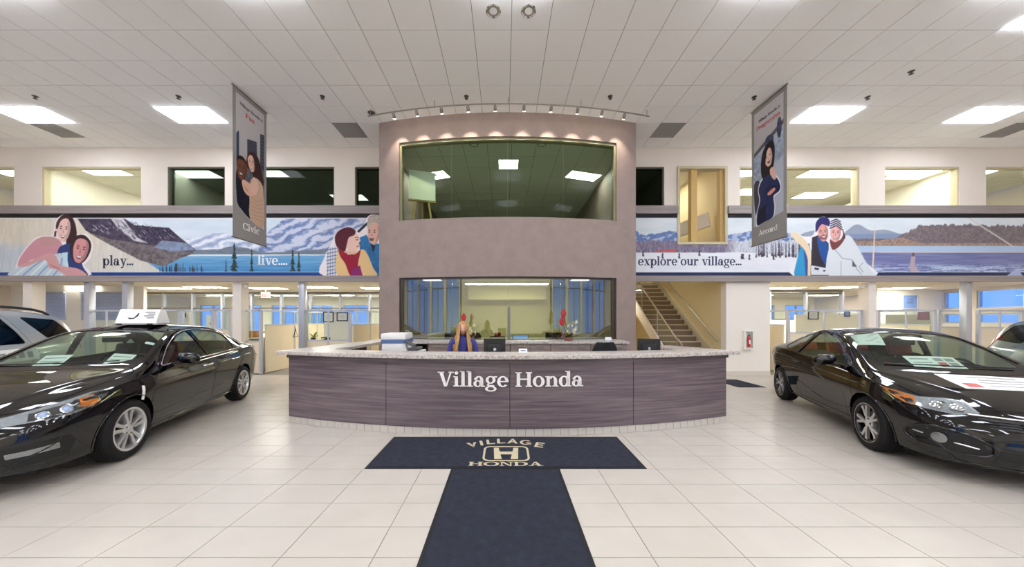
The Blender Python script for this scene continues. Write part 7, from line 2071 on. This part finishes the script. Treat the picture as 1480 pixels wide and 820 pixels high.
def sheet_on(car, root, pts, D, off, label, marks=()):
    """a sheet of paper lying against the car; becomes a thing of its own"""
    t = empty('paper_placard', (0, 0, 0), 0, label, 'placard', 'white paper placards on the cars'); 
    t.location = root.location; t.rotation_euler = root.rotation_euler
    car.patch('sheet', pts, D, off, .002, MATS['paper'], t)
    P = [Vector(p) for p in pts]
    for (u0, v0, u1, v1, m) in marks:
        g = lambda u, v: (P[0] * (1 - u) + P[1] * u) * (1 - v) + (P[3] * (1 - u) + P[2] * u) * v
        car.patch('print', [g(u0, v0), g(u1, v0), g(u1, v1), g(u0, v1)], D, off + .0015, .001, MATS[m], t, step=.2)
def civic_details(car, root):
    for s in (1, -1):
        D = (.62, -.78 * s, 0)
        hl = mir([(.735, .835, .822), (.60, .775, .80), (.42, .69, .765), (.36, .54, .778), (.28, .42, .752), (.16, .42, .690), (.20, .54, .655), (.276, .679, .672), (.36, .765, .690), (.50, .82, .735), (.66, .845, .785)], s)
        h = car.patch('headlight', hl, D, .003, .02, MATS['lamp_chrome'], root)
        car.patch('amber_lens', mir([(.70, .825, .812), (.58, .775, .795), (.44, .705, .762), (.33, .745, .69), (.42, .785, .70), (.60, .835, .765)], s), D, .006, .01, MATS['lamp_amber'], h)
        for p in ((.30, .62, .712), (.25, .50, .712)):
            q, n = car.hit((p[0], p[1] * s, p[2]), D); c = Vector(car.loc(q)); nn = Vector((-n.x, n.y, n.z))
            M = Matrix.Translation(c + nn * .004) @ nn.to_track_quat('Z', 'Y').to_matrix().to_4x4()
            mb = MB().lathe([(.044, 0), (.046, .010), (.030, .002), (.001, -.002)], 22); mb.v = [tuple(M @ Vector(v)) for v in mb.v]; mb.build('lamp_bowl', MATS['chrome'], h, smooth=50)
        car.patch('lens_cover', hl, D, .016, .004, lens_glass, h)
        fo = mir([(.40, .80, .405), (.30, .77, .50), (.20, .715, .525), (.09, .56, .50), (.04, .42, .415), (.055, .42, .33), (.10, .53, .30), (.22, .68, .315), (.34, .765, .34)], s)
        f = car.patch('fog_recess', fo, D, .002, .012, MATS['black_plastic'], root)
        car.strip('fog_surround', fo, D, .012, car.paint, f, off=.004, closed=True, dense=4)
        q, n = car.hit((.185, .66 * s, .425), D); c = Vector(car.loc(q)); nn = Vector((-n.x, n.y, n.z)); M = Matrix.Translation(c + nn * .004) @ nn.to_track_quat('Z', 'Y').to_matrix().to_4x4()
        mb = MB().lathe([(.052, 0), (.052, .014), (.040, .018), (.001, .022)], 24); mb.v = [tuple(M @ Vector(v)) for v in mb.v]; mb.build('fog_lamp', MATS['lamp_chrome'], f, smooth=50)
        car.strip('fog_blade', mir([(.34, .76, .44), (.26, .73, .43)], s), D, .008, MATS['chrome'], f, off=.006); car.strip('fog_blade', mir([(.13, .60, .40), (.07, .48, .375)], s), D, .008, MATS['chrome'], f, off=.006)
        for k in range(4): car.strip('fog_mesh_bar', mir([(.10, .55, .475 - .02 * k), (.06, .45, .45 - .02 * k)], s), D, .004, MATS['wheel_black'], f, off=.004)
        car.strip('side_crease', mir([(1.2, 1, .42), (1.9, 1, .38), (2.75, 1, .52)], s), (0, -s, 0), .007, car.paint, root)
        car.strip('waist_crease', mir([(.95, 1, .78), (1.5, 1, .80), (2.3, 1, .84), (3.2, 1, .90), (4.0, 1, .92)], s), (0, -s, 0), .007, car.paint, root)
        car.strip('sill_trim', mir([(1.28, 1, .225), (2.1, 1, .22), (3.12, 1, .23)], s), (0, -s, 0), .012, car.paint, root)
        car.strip('window_seal', mir([(1.38, .9, .948), (2.0, .9, .968), (2.84, .9, .99)], s), (0, -s, 0), .006, MATS['black_plastic'], root)
        car.patch('b_pillar_cover', mir([(2.70, .9, 1.37), (2.79, .9, 1.35), (2.93, .9, 1.012), (2.85, .9, 1.0)], s), (0, -s, 0), .003, .004, MATS['black_plastic'], root)
        car.patch('tail_light', mir([(4.05, .85, .985), (4.30, .78, .98), (4.42, .68, .96), (4.43, .68, .84), (4.25, .78, .80), (4.12, .82, .86)], s), (-.62, -.78 * s, 0), .004, .02, MATS['lamp_red'], root)
    car.patch('grille', [(.0, -.46, .655), (.0, .46, .655), (.0, .42, .575), (.0, -.42, .575)], (1, 0, 0), .002, .01, MATS['black_plastic'], root)
    for z in (.595, .615, .635): car.strip('grille_bar', [(0, -.44, z), (0, 0, z), (0, .44, z)], (1, 0, 0), .005, MATS['wheel_black'], root, off=.005)
    car.strip('grille_chrome', [(0.05, -.50, .672), (0, 0, .665), (.05, .50, .672)], (1, 0, 0), .010, MATS['chrome'], root, off=.004)
    car.patch('lower_intake', [(.0, -.36, .43), (.0, .36, .43), (.0, .40, .28), (.0, -.40, .28)], (1, 0, 0), .002, .01, MATS['black_plastic'], root)
    car.strip('front_lip', [(.34, -.77, .19), (.14, -.6, .19), (.08, 0, .19), (.14, .6, .19), (.34, .77, .19)], (0, 0, 1), .012, car.paint, root)

l, h = place(ACCORD, (-4.30, 3.66), (-5.16, 6.236), 1, .91)
car, root = make_car('black_sedan', ACCORD, l, h, black_paint, car_glass, 'twin', 'shiny black four-door sedan with a white roof sign, left foreground', MATS['cabin_grey'], MATS['cabin_black'])
accord_details(car, root)
sheet_on(car, root, [(1.66, -.33, 1.16), (1.655, -.08, 1.16), (1.39, -.05, 1.04), (1.40, -.29, 1.04)], (0, 0, -1), -.03, 'white sheet on the sedan dashboard nearer the silver vehicle', ((.1, .2, .9, .26, 'print_grey'), (.1, .45, .9, .5, 'print_grey')))
sheet_on(car, root, [(1.666, .30, 1.158), (1.64, .54, 1.135), (1.40, .56, 1.04), (1.412, .33, 1.047)], (0, 0, -1), -.03, 'white sheet on the sedan dashboard below the steering wheel', ((.1, .2, .9, .26, 'print_grey'), (.1, .45, .9, .5, 'print_grey')))
sheet_on(car, root, [(1.93, .47, 1.27), (1.90, .58, 1.245), (1.85, .59, 1.22), (1.88, .48, 1.25)], (0, 0, -1), -.02, 'small white sticker in the upper corner of the sedan windshield')
# roof sign on the sedan
rs_c = Vector(car.loc((2.55, .08, 1.508)))
M = root.matrix_basis.copy() if False else Matrix.Translation(root.location) @ Matrix.Rotation(h, 4, 'Z')
sign_t = empty('roof_sign', M @ rs_c, h, 'white advertising topper sign standing on the black sedan roof', 'sign')
W2 = .235
prof = [(-.15, .02), (.15, .02), (.15, .05), (.06, .235), (-.06, .235), (-.15, .05)]
MB().prism(prof, -W2, W2, Matrix(((1, 0, 0, 0), (0, 0, 1, 0), (0, 1, 0, 0), (0, 0, 0, 1)))).build('sign_body', mat('topper_white', '#f4f3f1', .4), sign_t, bevel=.01, smooth=40)
MB().box(-.17, -W2 - .02, 0.002, .17, W2 + .02, .03).build('base_plate', mat('topper_grey', '#b7b7b4', .4), sign_t, bevel=.008, smooth=40)
def on_slope(y, z, w, hh, nm, m):
    # sloping front face of the topper (towards +x)
    f = lambda yy, zz: (.15 - (zz - .05) / .185 * .09 + .0015, yy, zz)
    MB().add([f(y - w / 2, z - hh / 2), f(y + w / 2, z - hh / 2), f(y + w / 2, z + hh / 2), f(y - w / 2, z + hh / 2)], [(0, 1, 2, 3)]).build(nm, m, sign_t)
for k in range(4): on_slope(.13 + .02 * (k % 2), .195 - .03 * k, .12 - .03 * (k % 2), .012, 'print', MATS['print_dark'])
bird = [(-.06, -.02), (.02, -.025), (.06, .05), (.075, .045), (.07, .0), (.03, -.04), (-.03, -.045)]
f = lambda yy, zz: (.15 - (zz - .05) / .185 * .09 + .0015, yy, zz)
MB().add([f(-.06 + a * .9, .13 + b) for a, b in bird], [tuple(range(len(bird)))]).build('print', MATS['print_dark'], sign_t)
for y in (-W2 + .06, W2 - .06): MB().box(-.19, y - .03, .0, .19, y + .03, .02).build('suction_foot', MATS['black_plastic'], sign_t, bevel=.006)

l, h = place(CIVIC, (4.456, 3.90), (5.49, 6.29), -1, .866)
car, root = make_car('black_coupe', CIVIC, l, h, brown_paint, car_glass, 'pocket', 'shiny black two-door coupe with red seats, right foreground', MATS['cabin_black'], MATS['cabin_red'])
civic_details(car, root)
sheet_on(car, root, [(2.03, -.52, 1.325), (2.03, -.196, 1.353), (1.64, -.313, 1.21), (1.69, -.62, 1.195)], (0, 0, -1), -.012, 'white window sticker in the upper corner of the coupe windshield', tuple((.08, .12 + .11 * k, .9 - .1 * (k % 3), .15 + .11 * k, 'print_grey') for k in range(7)))
sheet_on(car, root, [(1.41, -.272, 1.12), (1.41, .173, 1.125), (1.165, .16, 1.02), (1.15, -.28, 1.0)], (0, 0, -1), -.03, 'white price sheet lying on the coupe dashboard', ((.55, .15, .72, .4, 'print_grey'), (.76, .15, .93, .4, 'print_grey'), (.55, .5, .72, .85, 'print_red'), (.76, .5, .93, .85, 'print_grey'), (.08, .2, .45, .28, 'print_grey'), (.08, .5, .45, .56, 'print_grey')))
sheet_on(car, root, [(.96, -.26, .95), (.96, .46, .95), (.60, .44, .86), (.57, -.25, .86)], (0, 0, -1), .003, 'large white placard lying on the coupe hood', ((.3, .12, .8, .2, 'print_grey'), (.35, .32, .85, .4, 'print_grey'), (.3, .52, .75, .58, 'print_grey'), (.08, .62, .24, .9, 'print_red'), (.35, .72, .8, .78, 'print_grey')))

# silver sport utility behind the sedan, grey-green crossover behind the coupe
hs = math.atan2(-.955, .30)
def by_tail(S, scale, tail_xy, h, side, hw):
    """origin so that the near rear corner of the flank stands at tail_xy"""
    mid = (S['fa'] + S['ra']) / 2; left = Vector((-math.sin(h), math.cos(h))); fwd = Vector((math.cos(h), math.sin(h)))
    c = Vector(tail_xy) + fwd * ((S['L'] - mid) * scale[0]) - left * side * hw
    return (c.x, c.y, 0)
sc = (1.06, 1.06, 1.055)
l = by_tail(SUV, sc, (-8.55, 6.55), hs, 1, .80 * sc[1])
car, root = make_car('silver_suv', SUV, l, hs, silver_paint, dark_glass, 'twin', 'silver sport utility vehicle with roof rails behind the black sedan', MATS['cabin_black'], MATS['cabin_black'], scale=sc)
for s in (1, -1):
    pts = []
    for x in np.linspace(1.95, 4.05, 24):
        q, n_ = car.hit((x, s * .60, 2.5), (0, 0, -1)); e_ = min(1, (x - 1.95) / .25, (4.05 - x) / .25); pts.append(car.loc(q + Vector((0, 0, .012 + .045 * max(0, e_) ** .5))))
    MB().tube(pts, .022, 8).build('roof_rail', MATS['black_plastic'], root, smooth=50)
    car.patch('tail_light', mir([(4.30, .9, 1.20), (4.50, .8, 1.20), (4.56, .7, .98), (4.38, .9, .96)], s), (-.62, -.78 * s, 0), .004, .02, MATS['lamp_red'], root)
    car.strip('window_trim', mir([(2.42, 1, 1.09), (3.40, 1, 1.108)], s), (0, -s, 0), .007, MATS['chrome'], root)
pl = empty('door_decal', (0, 0, 0), 0, parent=root)
car.patch('sheet', [(2.5, 1, 1.03), (3.5, 1, 1.05), (3.5, 1, .86), (2.5, 1, .84)], (0, -1, 0), .003, .002, MATS['paper'], pl)
for k in range(7):
    a = 2.62 + .12 * k; car.patch('print', [(a, 1, .99), (a + .08, 1, .99), (a + .08, 1, .90), (a, 1, .90)], (0, -1, 0), .0045, .001, MATS['print_grey'], pl, step=.2)
he = math.atan2(-.93, -.36)
sc = (1.0, 1.0, .985)
l = by_tail(SUV, sc, (9.32, 6.25), he, -1, .78)
car, root = make_car('grey_green_car', SUV, l, he, teal_paint, car_glass, 'twin', 'grey-green crossover car at the right edge behind the coupe', MATS['cabin_tan'], MATS['cabin_black'], scale=sc)
for s in (1, -1):
    car.patch('tail_light', mir([(4.28, .9, 1.30), (4.44, .85, 1.30), (4.55, .75, 1.05), (4.58, .7, .92), (4.44, .85, .90), (4.34, .9, 1.05)], s), (-.62, -.78 * s, 0), .004, .02, MATS['lamp_red'], root)
car.patch('rear_glass', [(4.4, -.55, 1.50), (4.4, .55, 1.50), (4.4, .62, 1.15), (4.4, -.62, 1.15)], (-1, 0, 0), .004, .006, mat('glass_black', '#0c1010', .05), root)
